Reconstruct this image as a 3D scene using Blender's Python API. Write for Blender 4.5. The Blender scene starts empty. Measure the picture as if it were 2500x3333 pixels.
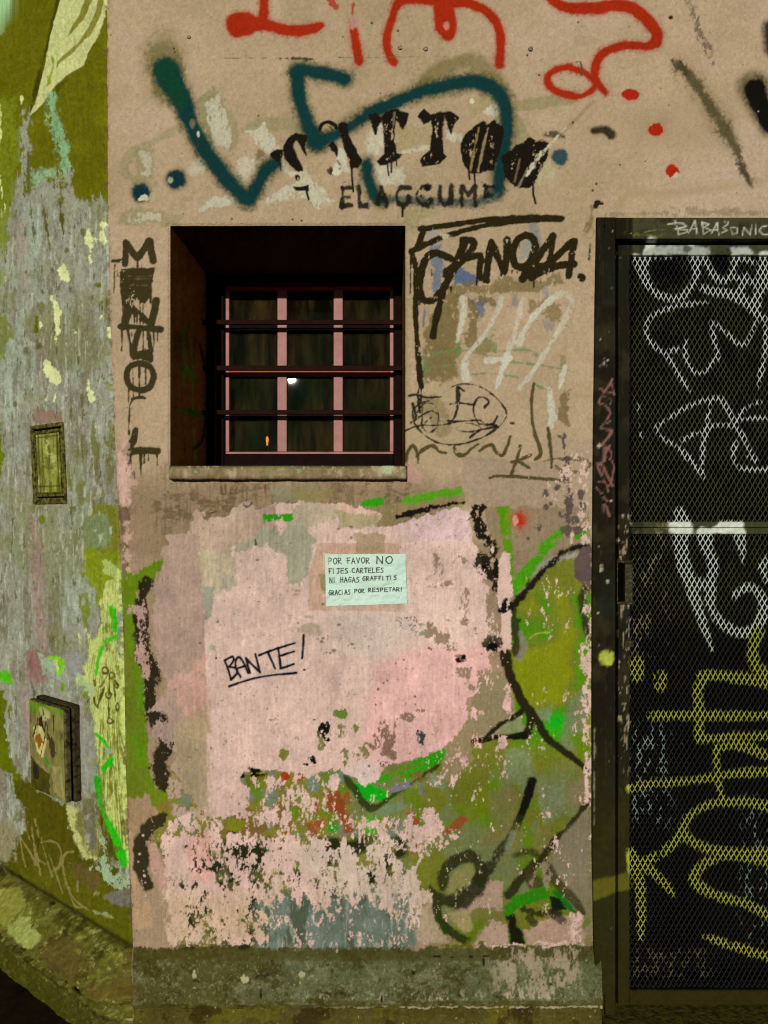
import bpy, math, random
import numpy as np

# ------------------------------------------------------------------ camera, light, exposure
sc = bpy.context.scene
COL = sc.collection
CAMZ = 1.48            # eye height
D = 2.05               # camera to wall
F = 2503.0             # focal length in photograph pixels (2500 x 3333)
K = D / F              # metres on the wall per photograph pixel
CX, CY = 1250.0, 1666.0

cam_d = bpy.data.cameras.new('camera')
cam = bpy.data.objects.new('camera', cam_d)
COL.objects.link(cam)
cam.location = (0, -D, CAMZ)
cam.rotation_euler = (math.radians(90), 0, 0)
cam_d.sensor_fit = 'VERTICAL'
cam_d.sensor_height = 36.0
cam_d.lens = 36.0 * F / 3333.0
cam_d.clip_start = 0.05
cam_d.clip_end = 200
sc.camera = cam

SUN_EL, SUN_AZ = math.radians(9.8), math.radians(6.9)      # lamp light from the street, a little left of square on
world = bpy.data.worlds.new('World')
sc.world = world
world.use_nodes = True
wn = world.node_tree
bg = wn.nodes['Background']
sky = wn.nodes.new('ShaderNodeTexSky')
sky.sky_type = 'NISHITA'
sky.sun_disc = False
sky.dust_density = 0.0
sky.air_density = 0.7
sky.sun_elevation = SUN_EL
sky.sun_rotation = math.radians(180) + SUN_AZ
tint = wn.nodes.new('ShaderNodeMix')
tint.data_type = 'RGBA'
tint.blend_type = 'MULTIPLY'
tint.inputs[0].default_value = 1.0
tint.inputs[7].default_value = (1.0, 0.80, 0.45, 1)
wn.links.new(sky.outputs[0], tint.inputs[6])
wn.links.new(tint.outputs[2], bg.inputs[0])
bg.inputs[1].default_value = 0.03

sun_d = bpy.data.lights.new('sun', 'SUN')
sun_d.energy = 3.85
sun_d.angle = math.radians(0.6)
sun_d.color = (1.0, 0.95, 0.80)
sun = bpy.data.objects.new('sun', sun_d)
COL.objects.link(sun)
# direction the light travels
_dx, _dy, _dz = math.sin(SUN_AZ) * math.cos(SUN_EL), math.cos(SUN_AZ) * math.cos(SUN_EL), -math.sin(SUN_EL)
from mathutils import Vector
sun.rotation_euler = Vector((_dx, _dy, _dz)).to_track_quat('-Z', 'Y').to_euler()
sun.location = (-2, -6, 5)

sc.view_settings.view_transform = 'Standard'
sc.view_settings.look = 'None'
sc.view_settings.gamma = 1
sc.view_settings.use_curve_mapping = False
sc.view_settings.exposure = 0.0
sc.cycles.max_bounces = 6
sc.cycles.pixel_filter_type = 'BLACKMAN_HARRIS'
sc.cycles.filter_width = 1.15

# ------------------------------------------------------------------ paint canvas (computed, in wall units)
STEP = 2.0
X0, X1, Y0, Y1 = -160.0, 2720.0, -140.0, 3500.0
W, H = int((X1 - X0) / STEP) + 1, int((Y1 - Y0) / STEP) + 1
gx = (X0 + np.arange(W) * STEP).astype(np.float32)
gy = (Y0 + np.arange(H) * STEP).astype(np.float32)

def vn(sx, sy, seed, octv=1, gain=0.5, xs=None, ys=None):
    xs = gx if xs is None else xs
    ys = gy if ys is None else ys
    rng = np.random.RandomState(seed)
    out = np.zeros((len(ys), len(xs)), np.float32)
    a, tot = 1.0, 0.0
    for o in range(octv):
        fx, fy = (xs - X0) / sx + 7.3, (ys - Y0) / sy + 3.1
        ix, iy = np.floor(fx).astype(int), np.floor(fy).astype(int)
        ix0, iy0 = ix.min(), iy.min()
        R = rng.uniform(-1, 1, (iy.max() - iy0 + 2, ix.max() - ix0 + 2)).astype(np.float32)
        tx, ty = (fx - ix).astype(np.float32), (fy - iy).astype(np.float32)
        tx, ty = tx * tx * (3 - 2 * tx), ty * ty * (3 - 2 * ty)
        A = R[:, ix - ix0] * (1 - tx) + R[:, ix - ix0 + 1] * tx
        out += a * (A[iy - iy0] * (1 - ty[:, None]) + A[iy - iy0 + 1] * ty[:, None])
        tot += a * a
        a *= gain; sx *= 0.5; sy *= 0.5
    return out / out.std()

def sst(x):
    x = np.clip(x, 0, 1)
    return x * x * (3 - 2 * x)

ILL = np.array([1.13, 0.98, 0.77])
def lin(c):
    c = np.array(c, float) / 255.0
    l = np.where(c <= 0.04045, c / 12.92, ((c + 0.055) / 1.055) ** 2.4)
    return np.clip(l / ILL, 0.002, 0.82).astype(np.float32)

RAG = vn(26, 30, 1, 5, 0.74)              # ragged paint edges
FINE = vn(7, 9, 2, 2, 0.7)
STREAK = vn(9, 70, 3, 4, 0.65)            # brushed and run-down, vertical
BIG = vn(420, 380, 4, 4, 0.55)
MID = vn(90, 90, 5, 4, 0.6)
FLAKE = 0.72 * vn(30, 56, 6, 6, 0.80) + 0.42 * vn(8, 15, 7, 2, 0.9)
FLAKE /= FLAKE.std()
FLAKE = FLAKE.astype(np.float32)
GRAIN = np.random.RandomState(9).normal(0, 1, (H, W)).astype(np.float32)

C = np.zeros((H, W, 3), np.float32)
RO = np.full((H, W), 0.75, np.float32)
HT = np.zeros((H, W), np.float32)          # relief, metres

class Tile:
    def __init__(s, ox, oy): s.ox, s.oy = ox, oy
    def __call__(s, *v):
        return [(s.ox + v[i] / 2.37, s.oy + v[i + 1] / 2.37) for i in range(0, len(v), 2)]
A0, B0, C0, D0 = Tile(0, 0), Tile(600, 0), Tile(1200, 0), Tile(1800, 0)
A1, B1, C1, D1 = Tile(0, 700), Tile(600, 700), Tile(1200, 700), Tile(1800, 700)
A2, B2, C2, D2 = Tile(0, 1400), Tile(600, 1400), Tile(1200, 1400), Tile(1800, 1400)
A3, B3, C3, D3 = Tile(0, 2100), Tile(600, 2100), Tile(1200, 2100), Tile(1800, 2100)
A4, B4, C4, D4 = Tile(0, 2700), Tile(600, 2700), Tile(1200, 2700), Tile(1800, 2700)

def curve(pts, ws, n=5):
    if len(pts) < 3: return pts, ws
    P = [pts[0]] + list(pts) + [pts[-1]]
    Q = [ws[0]] + list(ws) + [ws[-1]]
    op, ow = [], []
    for i in range(1, len(P) - 2):
        for j in range(n):
            t = j / n
            q = []
            for c in (0, 1):
                p0, p1, p2, p3 = P[i - 1][c], P[i][c], P[i + 1][c], P[i + 2][c]
                q.append(0.5 * (2 * p1 + (p2 - p0) * t + (2 * p0 - 5 * p1 + 4 * p2 - p3) * t * t + (3 * p1 - p0 - 3 * p2 + p3) * t ** 3))
            op.append(tuple(q)); ow.append(Q[i] * (1 - t) + Q[i + 1] * t)
    op.append(pts[-1]); ow.append(ws[-1])
    return op, ow

class Layer:
    """one raster the strokes are drawn on"""
    def __init__(s, C, RO, HT, x0, y0, step, rag, fine, flake, streak):
        s.C, s.RO, s.HT, s.x0, s.y0, s.st = C, RO, HT, x0, y0, step
        s.rag, s.fine, s.flake, s.streak = rag, fine, flake, streak
        s.H, s.W = C.shape[:2]
    def win(s, xa, ya, xb, yb):
        i0 = max(0, int((xa - s.x0) / s.st)); i1 = min(s.W, int((xb - s.x0) / s.st) + 2)
        j0 = max(0, int((ya - s.y0) / s.st)); j1 = min(s.H, int((yb - s.y0) / s.st) + 2)
        return i0, i1, j0, j1
    def segd(s, p, q, w0, w1, sl):
        i0, i1, j0, j1 = sl
        x = s.x0 + np.arange(i0, i1, dtype=np.float32) * s.st
        y = (s.y0 + np.arange(j0, j1, dtype=np.float32) * s.st)[:, None]
        dx, dy = q[0] - p[0], q[1] - p[1]
        L = dx * dx + dy * dy + 1e-9
        t = np.clip(((x - p[0]) * dx + (y - p[1]) * dy) / L, 0, 1)
        return np.hypot(x - p[0] - t * dx, y - p[1] - t * dy) - (w0 + (w1 - w0) * t) / 2
    def stroke_sd(s, pts, ws, m):
        xs = [p[0] for p in pts]; ys = [p[1] for p in pts]; mw = max(ws) / 2 + m
        sl = s.win(min(xs) - mw, min(ys) - mw, max(xs) + mw, max(ys) + mw)
        i0, i1, j0, j1 = sl
        if i1 <= i0 or j1 <= j0: return None, sl
        sd = np.full((j1 - j0, i1 - i0), 1e4, np.float32)
        for k in range(max(1, len(pts) - 1)):
            p, q = pts[k], pts[min(k + 1, len(pts) - 1)]
            a, b = ws[k], ws[min(k + 1, len(pts) - 1)]
            w = s.win(min(p[0], q[0]) - mw, min(p[1], q[1]) - mw, max(p[0], q[0]) + mw, max(p[1], q[1]) + mw)
            if w[1] <= w[0] or w[3] <= w[2]: continue
            d = s.segd(p, q, a, b, w)
            v = sd[w[2] - j0:w[3] - j0, w[0] - i0:w[1] - i0]
            np.minimum(v, d, out=v)
        return sd, sl
    def poly_sd(s, pts, m):
        xs = [p[0] for p in pts]; ys = [p[1] for p in pts]
        sl = s.win(min(xs) - m, min(ys) - m, max(xs) + m, max(ys) + m)
        i0, i1, j0, j1 = sl
        if i1 <= i0 or j1 <= j0: return None, sl
        x = s.x0 + np.arange(i0, i1, dtype=np.float32) * s.st
        y = (s.y0 + np.arange(j0, j1, dtype=np.float32) * s.st)[:, None]
        ins = np.zeros((j1 - j0, i1 - i0), bool)
        d = np.full((j1 - j0, i1 - i0), 1e4, np.float32)
        for k in range(len(pts)):
            p, q = pts[k - 1], pts[k]
            d = np.minimum(d, s.segd(p, q, 0, 0, sl))
            if p[1] != q[1]:
                cond = ((p[1] > y) != (q[1] > y)) & (x < (q[0] - p[0]) * (y - p[1]) / (q[1] - p[1]) + p[0])
                ins ^= cond
        return np.where(ins, -d, d), sl
    def put(s, sd, sl, col, a, soft, rag, drop, rough, dh, streaky=0.0, clip=None):
        if sd is None: return
        i0, i1, j0, j1 = sl
        W_ = (slice(j0, j1), slice(i0, i1))
        sd = sd + rag * s.rag[W_] + streaky * s.streak[W_]
        al = sst(0.5 - sd / soft)
        if drop > 0:                                        # chipped away: drop = share lost
            al = al * sst((s.flake[W_] - (-2.4 + 2.9 * drop ** 0.55)) / 0.25 + 0.5)
        al = al * a
        if soft > 10: al = (al + al * (1 - al) * .45 * s.fine[W_])
        al = al.clip(0, 1)
        if clip is not None: al = al * clip[W_]
        c = lin(col)
        s.C[W_] += (c - s.C[W_]) * al[..., None]
        if rough is not None: s.RO[W_] += (rough - s.RO[W_]) * al
        s.HT[W_] += dh * al
    def S(s, pts, w, col, a=1.0, soft=4.0, rag=1.0, drop=0.0, rough=0.55, dh=0.0, smooth=True, streaky=0, clip=None):
        ws = list(w) if isinstance(w, (list, tuple)) else [w] * len(pts)
        if len(ws) != len(pts):
            ws = list(np.interp(np.linspace(0, 1, len(pts)), np.linspace(0, 1, len(ws)), ws))
        ws = [v / 2.37 for v in ws]
        if smooth: pts, ws = curve(pts, ws)
        sd, sl = s.stroke_sd(pts, ws, soft + 3 * rag + 4)
        s.put(sd, sl, col, a, soft, rag, drop, rough, dh, streaky, clip)
    def P(s, pts, col, a=1.0, soft=4.0, rag=3.0, drop=0.0, rough=0.7, dh=0.0, streaky=0, clip=None):
        sd, sl = s.poly_sd(pts, soft + 3 * rag + 4 + 3 * streaky)
        s.put(sd, sl, col, a, soft, rag, drop, rough, dh, streaky, clip)
    def B(s, pt, rx, ry, col, **k):
        if isinstance(pt, list): pt = pt[0]
        n = 14
        k.setdefault('rag', min(rx, ry) / 2.37 * 0.22)
        s.P([(pt[0] + rx / 2.37 * math.cos(2 * math.pi * i / n), pt[1] + ry / 2.37 * math.sin(2 * math.pi * i / n)) for i in range(n)], col, **k)

L = Layer(C, RO, HT, X0, Y0, STEP, RAG, FINE, FLAKE, STREAK)
S, P, B = L.S, L.P, L.B
XX, YY = np.meshgrid(gx, gy)

def edge_x(y):              # the building corner, which leans
    return np.interp(y, [-200, 0, 350, 700, 1050, 1400, 1750, 2100, 2500, 2800, 3050, 3300, 3500],
                        [345, 348, 348, 351, 358, 372, 388, 402, 409, 418, 430, 440, 446])
PINK = sst((XX - edge_x(YY)[...] ) / 3.0 + 0.5).astype(np.float32) if False else (XX > np.interp(YY, gy, edge_x(gy))).astype(np.float32)
LEFT = 1 - PINK

def base(mask, col, amt=1.0):
    c = lin(col)
    C[...] += (c - C) * (mask * amt)[..., None]

# ---- base coats
base(np.ones((H, W), np.float32), (178, 147, 111))
base(sst((BIG - 0.2) / 2) * PINK, (160, 132, 94), 0.5)
base(sst((-BIG - 0.3) / 2) * PINK, (186, 154, 124), 0.65)
base(sst((MID - 0.8) / 2) * PINK, (176, 142, 120), 0.4)
HT += 0.0011 * BIG + 0.00028 * MID

# =============================================================== the corner house (left): murals over olive
OLV = (98, 92, 4)
base(LEFT, OLV)
base(LEFT * sst((MID - 0.3) / 2), (112, 104, 6), 0.6)
P(A0(-200, -200, 140, -200, 60, 130, 0, 240, -200, 400), (158, 192, 128), soft=40, rag=2, clip=LEFT)
P(A0(440, -60, 490, -60, 330, 560, 290, 760, 238, 892, 250, 720, 330, 440, 390, 200), (64, 60, 0), soft=8, clip=LEFT)
P(A0(500, -60, 840, -60, 820, 60, 800, 160, 770, 260, 700, 380, 640, 500, 540, 570, 430, 660, 370, 740, 300, 840, 236, 893, 280, 770, 330, 590, 360, 430, 390, 280, 430, 130, 470, 0),
  (192, 186, 116), soft=3, rag=1, clip=LEFT, dh=0.0003)
P(A0(660, -20, 720, -20, 690, 60, 640, 160, 560, 250, 525, 283, 560, 200, 620, 110), (128, 118, 42), soft=3, rag=1, clip=LEFT)
P(A0(760, -20, 805, -20, 790, 90, 740, 200, 690, 280, 610, 360, 540, 430, 470, 480, 430, 545, 440, 480, 520, 400, 600, 330, 680, 220, 740, 90), (132, 122, 48), soft=3, rag=1, clip=LEFT)
P(A0(400, 430, 430, 470, 410, 560, 395, 640, 365, 665, 370, 600, 400, 530), (128, 140, 30), soft=5, rag=2, clip=LEFT)
P(A0(430, 660, 540, 590, 470, 680, 430, 770), (70, 66, 2), soft=8, rag=2, clip=LEFT, a=.8)
S(A0(400, 740, 420, 930, 480, 1100, 500, 1300), [60, 90, 110, 90], (132, 165, 112), a=.85, soft=16, rag=6, drop=.25, clip=LEFT)
S(A0(500, 1330, 380, 1350, 270, 1390), 90, (138, 160, 118), a=.75, soft=20, rag=6, drop=.2, clip=LEFT)
# weathered grey lower wall
GREY = (146, 139, 114)
grey = A0(-300, 1900, -20, 1850, 20, 1640, 90, 1550, 160, 1260, 165, 850, 188, 850, 206, 960, 214, 1180, 205, 1460, 270, 1440, 330, 1410, 430, 1390, 452, 1460, 440, 1560, 490, 1600, 510, 1540, 490, 1400, 560, 1330, 590, 1500, 640, 1550, 710, 1560, 770, 1480, 810, 1560, 830, 1700, 1100, 1720) \
     + A4(1150, 100, 980, 200, 720, 60, 560, -100, 400, -150, 230, 60, 100, 250, -300, 200)
P(grey, GREY, soft=12, rag=8, streaky=7, clip=LEFT, dh=0.0004)
lowg = (sst((YY - 640) / 60) * LEFT)
g1 = lowg * sst((vn(60, 260, 21, 4, .6) - 0.1) / 1.2)
base(g1, (128, 112, 86), .85)
g2 = lowg * sst((vn(70, 300, 22, 4, .6) - 0.5) / 1.0)
base(g2, (152, 156, 128), .8)
g3 = lowg * sst((vn(26, 240, 23, 4, .65) - 0.9) / 0.5)
base(g3, (112, 98, 66), .65)
gz = lowg * sst((vn(16, 34, 25, 5, .85) - .1) / 1.6)
base(gz, (112, 104, 78), .6)
gz = lowg * sst((vn(14, 60, 26, 5, .85) - .5) / 1.4)
base(gz, (168, 166, 140), .55)
gz = lowg * sst((vn(200, 160, 27, 4, .6) - .3) / 1.5)
base(gz, (122, 120, 62), .5)
g4 = lowg * sst((STREAK - 1.35) / 0.2)
base(g4, (176, 172, 148), .5)
g5 = lowg * sst((vn(12, 60, 24, 4, .7) - 1.75) / 0.15)
base(g5, (92, 84, 36), .8)
S(A1(170, 60, 180, 330, 190, 560), 60, (150, 118, 100), a=.5, soft=40, clip=LEFT)
S(A2(270, 700, 290, 1300, 330, 1700), [90, 120, 100], (152, 118, 104), a=.65, soft=50, clip=LEFT, drop=.2)
S(A3(250, 100, 290, 250), 110, (140, 84, 76), a=.75, soft=20, rag=6, clip=LEFT)
S(A3(180, 350, 240, 800), 60, (156, 120, 104), a=.6, soft=30, clip=LEFT)
S(A3(600, 500, 620, 1000), 50, (150, 112, 98), a=.6, soft=30, clip=LEFT)
P(A1(270, 1500, 330, 1480, 480, 1530, 490, 1590, 240, 1620), (142, 98, 80), a=.7, soft=12, rag=5, clip=LEFT)
P(A3(600, 560, 740, 600, 750, 900, 730, 1200, 640, 1250, 600, 900), (140, 136, 116), a=.7, soft=12, clip=LEFT)
P(A3(500, 20, 660, 60, 640, 200, 560, 250, 500, 180), (140, 132, 122), a=.7, soft=20, clip=LEFT)
# left margin: olive and yellow-green showing through
P(A0(-300, 700, 130, 760, 150, 1250, 80, 1600, 30, 1900, -300, 1900), (112, 118, 20), a=.85, soft=12, rag=8, streaky=5, clip=LEFT)
for i, (x, y0, y1) in enumerate([(8, 800, 960), (6, 1320, 1430), (18, 1440, 1560), (36, 1560, 1660), (4, 960, 1100), (12, 1600, 1700), (170, 745, 800)]):
    S(A0(x, y0, x + 4, (y0 + y1) / 2, x - 2, y1), [8, 14, 6], (205, 205, 120), soft=2, rag=2, clip=LEFT, drop=.1)
P(A1(-300, -60, 60, -40, 40, 200, 20, 480, 0, 640, -300, 640), (122, 126, 40), a=.6, soft=14, rag=8, streaky=5, clip=LEFT)
P(A1(-300, 700, 30, 760, 110, 890, 100, 960, 60, 1000, 40, 1130, -300, 1200), (116, 118, 40), a=.8, soft=6, rag=8, drop=.2, clip=LEFT)
P(A1(-100, 1600, 10, 1600, 20, 1800, 10, 2000, -100, 2100), (100, 112, 6), soft=6, rag=5, clip=LEFT)
for pts in [(325, 1500, 345, 1640, 370, 1780, 385, 1890), (470, 1560, 475, 1700, 490, 1760, 495, 1830), (225, 1180, 225, 1470), (240, 1560, 240, 1680), (578, 1740, 580, 1860)]:
    S(A0(*pts), [12, 22, 16, 10], (84, 80, 8), a=.85, soft=3, rag=2, clip=LEFT, streaky=1)
S(A1(350, 60, 380, 190, 395, 290), 14, (84, 80, 14), a=.8, clip=LEFT, rag=2)
S(A1(480, 0, 495, 150), [34, 10], (80, 78, 8), clip=LEFT, rag=2)
YF = (208, 204, 138)
for p in [(690, 110, 715, 140, 715, 250, 700, 360, 690, 280, 665, 220, 665, 130), (495, 355, 515, 400, 540, 460, 530, 540, 470, 500, 460, 430),
          (405, 630, 450, 680, 470, 750, 465, 900, 435, 930, 430, 820, 410, 700), (425, 915, 436, 940, 430, 985, 414, 980),
          (370, 1120, 385, 1130, 400, 1170, 460, 1210, 460, 1290, 440, 1315, 390, 1300, 382, 1390, 355, 1440, 378, 1300, 350, 1200, 355, 1130),
          (436, 1370, 432, 1440, 408, 1440), (685, 1265, 700, 1320, 735, 1360, 730, 1420, 700, 1450, 680, 1420, 670, 1330),
          (790, 50, 820, 50, 825, 200, 800, 220, 775, 180), (575, 880, 600, 900, 580, 940), (315, 830, 325, 850, 300, 905), (840, 870, 852, 960, 828, 940),
          (735, 175, 750, 190, 740, 210), (788, 775, 790, 785, 778, 795), (510, 1380, 525, 1400, 515, 1425)]:
    P(A1(*p), YF, soft=2.5, rag=3.6, clip=LEFT, dh=-0.0006, streaky=.6)
P(A1(280, 780, 298, 780, 304, 905, 262, 912, 272, 850), (88, 86, 8), clip=LEFT, rag=2)
B(A1(322, 705), 34, 52, (112, 98, 52), a=.85, soft=8, clip=LEFT)
B(A1(755, 540), 24, 18, (104, 98, 20), soft=5, clip=LEFT)
for x, y, r in [(205, 440, 10), (330, 590, 16), (205, 1050, 22), (310, 1010, 22), (120, 1460, 16), (520, 270, 14), (580, 240, 10), (640, 130, 22), (860, 970, 10)]:
    B(A1(x, y), r, r * 1.3, (84, 80, 20), a=.8, soft=6, clip=LEFT)
for pts, w in [((720, -60, 735, 150, 740, 330), [20, 44, 16]), ((850, -60, 855, 60, 850, 210), 42), ((640, 40, 620, 180), 34), ((830, 250, 845, 400), 26), ((620, 420, 630, 540), 60), ((540, 350, 545, 450), 24), ((800, 60, 815, 90), 30)]:
    S(A2(*pts), w, (106, 100, 34), a=.75, soft=7, rag=4, clip=LEFT, streaky=2)
S(A1(830, 1300, 850, 1340), 40, (120, 120, 60), a=.8, clip=LEFT)
P(A2(710, 590, 800, 560, 900, 565, 960, 680, 960, 1000, 880, 1060, 760, 930, 650, 1000, 650, 680, 710, 640), (118, 114, 34), soft=8, rag=4, streaky=3, clip=LEFT)
P(A2(660, 690, 760, 650, 820, 640, 850, 770, 830, 900, 660, 900), (122, 128, 84), a=.9, soft=14, rag=4, clip=LEFT)
for p in [(840, 750, 865, 740, 855, 800, 845, 790), (755, 800, 795, 800, 770, 870), (720, 770, 745, 760, 740, 800), (765, 610, 775, 640, 762, 660)]:
    P(A2(*p), (160, 164, 126), soft=2, rag=1, clip=LEFT)
P(A2(295, 655, 340, 648, 355, 680, 345, 722, 318, 725, 292, 690), (104, 110, 30), soft=3, rag=2, clip=LEFT, dh=-0.0006)
P(A2(395, 670, 410, 680, 420, 715, 395, 712), (120, 108, 70), soft=3, rag=2, clip=LEFT)
P(A2(640, 950, 930, 960, 960, 1200, 950, 1500, 880, 1500, 780, 1350, 740, 1250, 690, 1200, 640, 1100), (124, 132, 22), soft=8, rag=6, streaky=7, clip=LEFT)
P(A2(620, 1240, 690, 1240, 695, 1380, 660, 1520, 640, 1460), (122, 124, 30), a=.9, soft=6, rag=4, streaky=3, clip=LEFT)
# pale plumage
PALE = (184, 186, 98)
P(A2(790, 1010, 850, 1000, 900, 1050, 925, 1110, 935, 1160, 880, 1130, 800, 1090), (168, 176, 92), soft=5, rag=3, clip=LEFT)
P(A2(780, 1330, 820, 1160, 920, 1160, 960, 1300, 970, 1700) + A3(985, 100, 990, 900, 1000, 1659) + A4(1000, 200, 985, 290, 930, 230, 880, 180, 840, 100, 812, 0)
  + A3(812, 1250, 800, 1100, 760, 900, 740, 680, 730, 570, 690, 420, 680, 300, 600, 280, 580, 235, 660, 230, 650, 160, 690, 100) + A2(700, 1780, 690, 1700, 665, 1540, 700, 1600, 740, 1620, 780, 1500),
  PALE, soft=3, rag=2.5, streaky=2.5, clip=LEFT, dh=0.0003)
P(A2(600, 1540, 620, 1600, 625, 1650, 608, 1620), PALE, soft=3, rag=2, clip=LEFT)
P(A2(900, 1380, 935, 1400, 940, 1600, 930, 1750, 905, 1700, 900, 1520), (140, 140, 118), soft=5, rag=3, clip=LEFT)
P(A3(490, 1230, 590, 1240, 640, 1290, 720, 1190, 745, 1300, 780, 1500, 800, 1659) + A4(780, 120, 740, 250, 690, 262, 640, 220, 590, 120, 540, 0) + A3(560, 1480, 520, 1320), (184, 176, 102), soft=4, rag=3, clip=LEFT, dh=.0002)
P(A3(640, 1290, 720, 1190, 735, 1300, 740, 1560) + A4(730, 150, 690, 160, 660, 60), (140, 132, 116), soft=6, rag=3, clip=LEFT)
P(A3(590, 1240, 640, 1290, 640, 1480, 600, 1400), (150, 130, 84), a=.7, soft=10, clip=LEFT)
P(A3(760, 1250, 800, 1250, 850, 1450, 930, 1659) + A4(900, 240, 830, 200, 800, 60) + A3(790, 1500), (72, 66, 4), soft=4, rag=2, clip=LEFT)
random.seed(5)
for i in range(46):     # feather barbs
    f = i / 45
    xb = 745 + 225 * f + random.uniform(-6, 6)
    y0 = random.choice([520, 640, 760, 980, 1120, 1260]) + random.uniform(-70, 70)
    xt = 850 + (xb - 850) * 0.72
    y1 = y0 + random.uniform(180, 520)
    S(A3(xt, y0, (xt + xb) / 2 + 4, (y0 + y1) / 2, xb + 6, y1), [3, 8, 3], (112, 106, 22), a=.9, soft=2, rag=.6, clip=LEFT)
for i in range(34):
    f = i / 33
    x = 690 + 270 * f
    y0 = random.uniform(-40, 300)
    S(A3(850 + (x - 850) * .8, y0, x, y0 + random.uniform(100, 260)), [3, 7, 2], (112, 106, 22), a=.85, soft=2, rag=.6, clip=LEFT)
for i in range(12):
    x = 800 + i * 12
    S(A2(x, random.uniform(1250, 1500), x + random.uniform(-8, 12), random.uniform(1550, 1850)), [3, 8, 3], (100, 100, 16), a=.8, soft=2, clip=LEFT)
DK = (78, 72, 14)
for x, y, rx, ry in [(815, 195, 34, 36), (865, 235, 28, 32), (842, 385, 26, 30), (912, 472, 20, 42), (855, 585, 28, 26), (905, 310, 16, 26), (735, 292, 14, 30)]:
    B(A3(x, y), rx, ry, DK, soft=3, rag=1, clip=LEFT)
    B(A3(x - 2, y - 4), rx * .48, ry * .48, (176, 172, 92), soft=3, rag=1, clip=LEFT)
for pts in [(830, 230, 800, 290, 770, 320), (845, 250, 845, 380), (880, 280, 895, 430), (840, 420, 845, 560), (810, 320, 780, 390, 760, 460), (740, 300, 722, 270), (690, 410, 676, 440), (725, 400, 735, 450, 760, 480), (890, 270, 910, 310)]:
    S(A3(*pts), [10, 19, 12], DK, soft=2.5, clip=LEFT)
base(LEFT * sst((XX - 240) / 60) * sst((YY - 1820) / 60) * sst((2760 - YY) / 100) * sst((vn(7, 50, 28, 4, .8) - .7) / .8), (128, 124, 40), .6)
GB = (42, 172, 14)
S(A3(750, 685, 800, 725, 842, 785), 26, GB, clip=LEFT)
P(A3(780, 935, 860, 860, 888, 868, 880, 920, 800, 992), GB, rag=2, clip=LEFT)
P(A3(738, 1010, 785, 1020, 782, 1180, 740, 1190), (40, 152, 14), rag=2, clip=LEFT)
S(A3(770, 1200, 830, 1350, 900, 1500, 925, 1620) + A4(940, 180, 955, 260), [22, 50, 60, 66, 60], GB, clip=LEFT)
S(A2(860, 1370, 880, 1450, 890, 1540), 46, (60, 170, 14), soft=8, clip=LEFT, streaky=2)
S(A2(900, 1590, 810, 1640, 770, 1740, 745, 1880), [30, 36, 22], (60, 172, 16), soft=6, drop=.1, clip=LEFT)
B(A3(845, 815), 26, 22, (146, 150, 130), clip=LEFT)
B(A3(40, 250), 62, 56, (82, 165, 14), soft=8, clip=LEFT)
base(LEFT * sst((YY - 2450) / 200) * sst((vn(50, 70, 29, 5, .7) - .2) / 1.2), (92, 82, 30), .7)
P(A3(-200, 320, 40, 340, 20, 560, 60, 720, 100, 880, 190, 1080, 240, 1280, 120, 1180, 90, 1000, -40, 900, -200, 900), (92, 96, 4), soft=3, rag=5, clip=LEFT, dh=-.0004)
S(A3(370, 95, 450, 110, 482, 160, 455, 215), [16, 40, 44, 16], (124, 190, 24), soft=4, rag=2, clip=LEFT)
S(A3(430, 120, 445, 190), 20, (190, 200, 90), soft=5, clip=LEFT)
P(A3(305, 60, 345, 90, 420, 130, 430, 200, 330, 215), (158, 170, 130), a=.8, soft=6, rag=4, drop=.15, clip=LEFT)
S(A3(490, 300, 485, 340), 28, (110, 140, 30), clip=LEFT)
B(A3(85, 480), 12, 30, (110, 130, 14), clip=LEFT)
S(A3(600, 240, 650, 290, 650, 400), 30, (110, 142, 24), soft=5, drop=.1, clip=LEFT)
P(A3(600, 210, 680, 260, 750, 330, 720, 390, 660, 330, 580, 270), (172, 180, 118), a=.8, soft=6, clip=LEFT)
# dark olive base of that wall and pale tag
P(A3(110, 1040, 240, 1075, 420, 1190, 500, 1240, 560, 1480, 640, 1659) + A4(900, 300, 1050, 500, 1080, 1100, 700, 900, 300, 560, -60, 200, 60, 240, 140, 60) + A3(190, 1400, 215, 1290, 130, 1180), (80, 72, 6), soft=6, rag=5, clip=LEFT)
P(A4(120, 330, 300, 300, 700, 300, 1050, 500, 1080, 900, 700, 860, 300, 560), (88, 84, 8), a=.8, soft=40, rag=8, clip=LEFT)
P(A3(-200, 1300, 120, 1350, 150, 1450, 130, 1659) + A4(100, 200, 40, 260, -200, 200), (140, 124, 86), a=.8, soft=16, rag=6, drop=.15, clip=LEFT)
P(A4(560, 250, 660, 280, 760, 330, 770, 460, 700, 480, 640, 430, 560, 330), (98, 76, 34), a=.8, soft=14, rag=5, clip=LEFT)
TG = (140, 120, 66)
for pts, w in [((155, 50, 170, 160, 197, 285), 14), ((150, 50, 215, 150, 280, 278), 15), ((280, 278, 262, 120, 245, -20), 12), ((250, 40, 285, 200, 310, 355), 15), ((318, 60, 350, 200, 400, 362), 14), ((300, 235, 345, 262), 14),
               ((320, 100, 390, 88, 450, 120, 472, 200, 455, 280, 412, 318), 18), ((350, 110, 420, 320, 480, 490), 10), ((560, 172, 510, 180, 482, 230, 485, 320, 510, 420, 560, 520, 640, 592), 16), ((520, 250, 545, 262), 10), ((530, 480, 580, 590, 650, 600, 680, 620), 12), ((595, 400, 600, 470), 12),
               ((190, -60, 230, 80), 12), ((270, -80, 300, 60), 12)]:
    S(A4(*pts), w, TG, a=.8, soft=3, rag=1.2, drop=.03, clip=LEFT)
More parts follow.
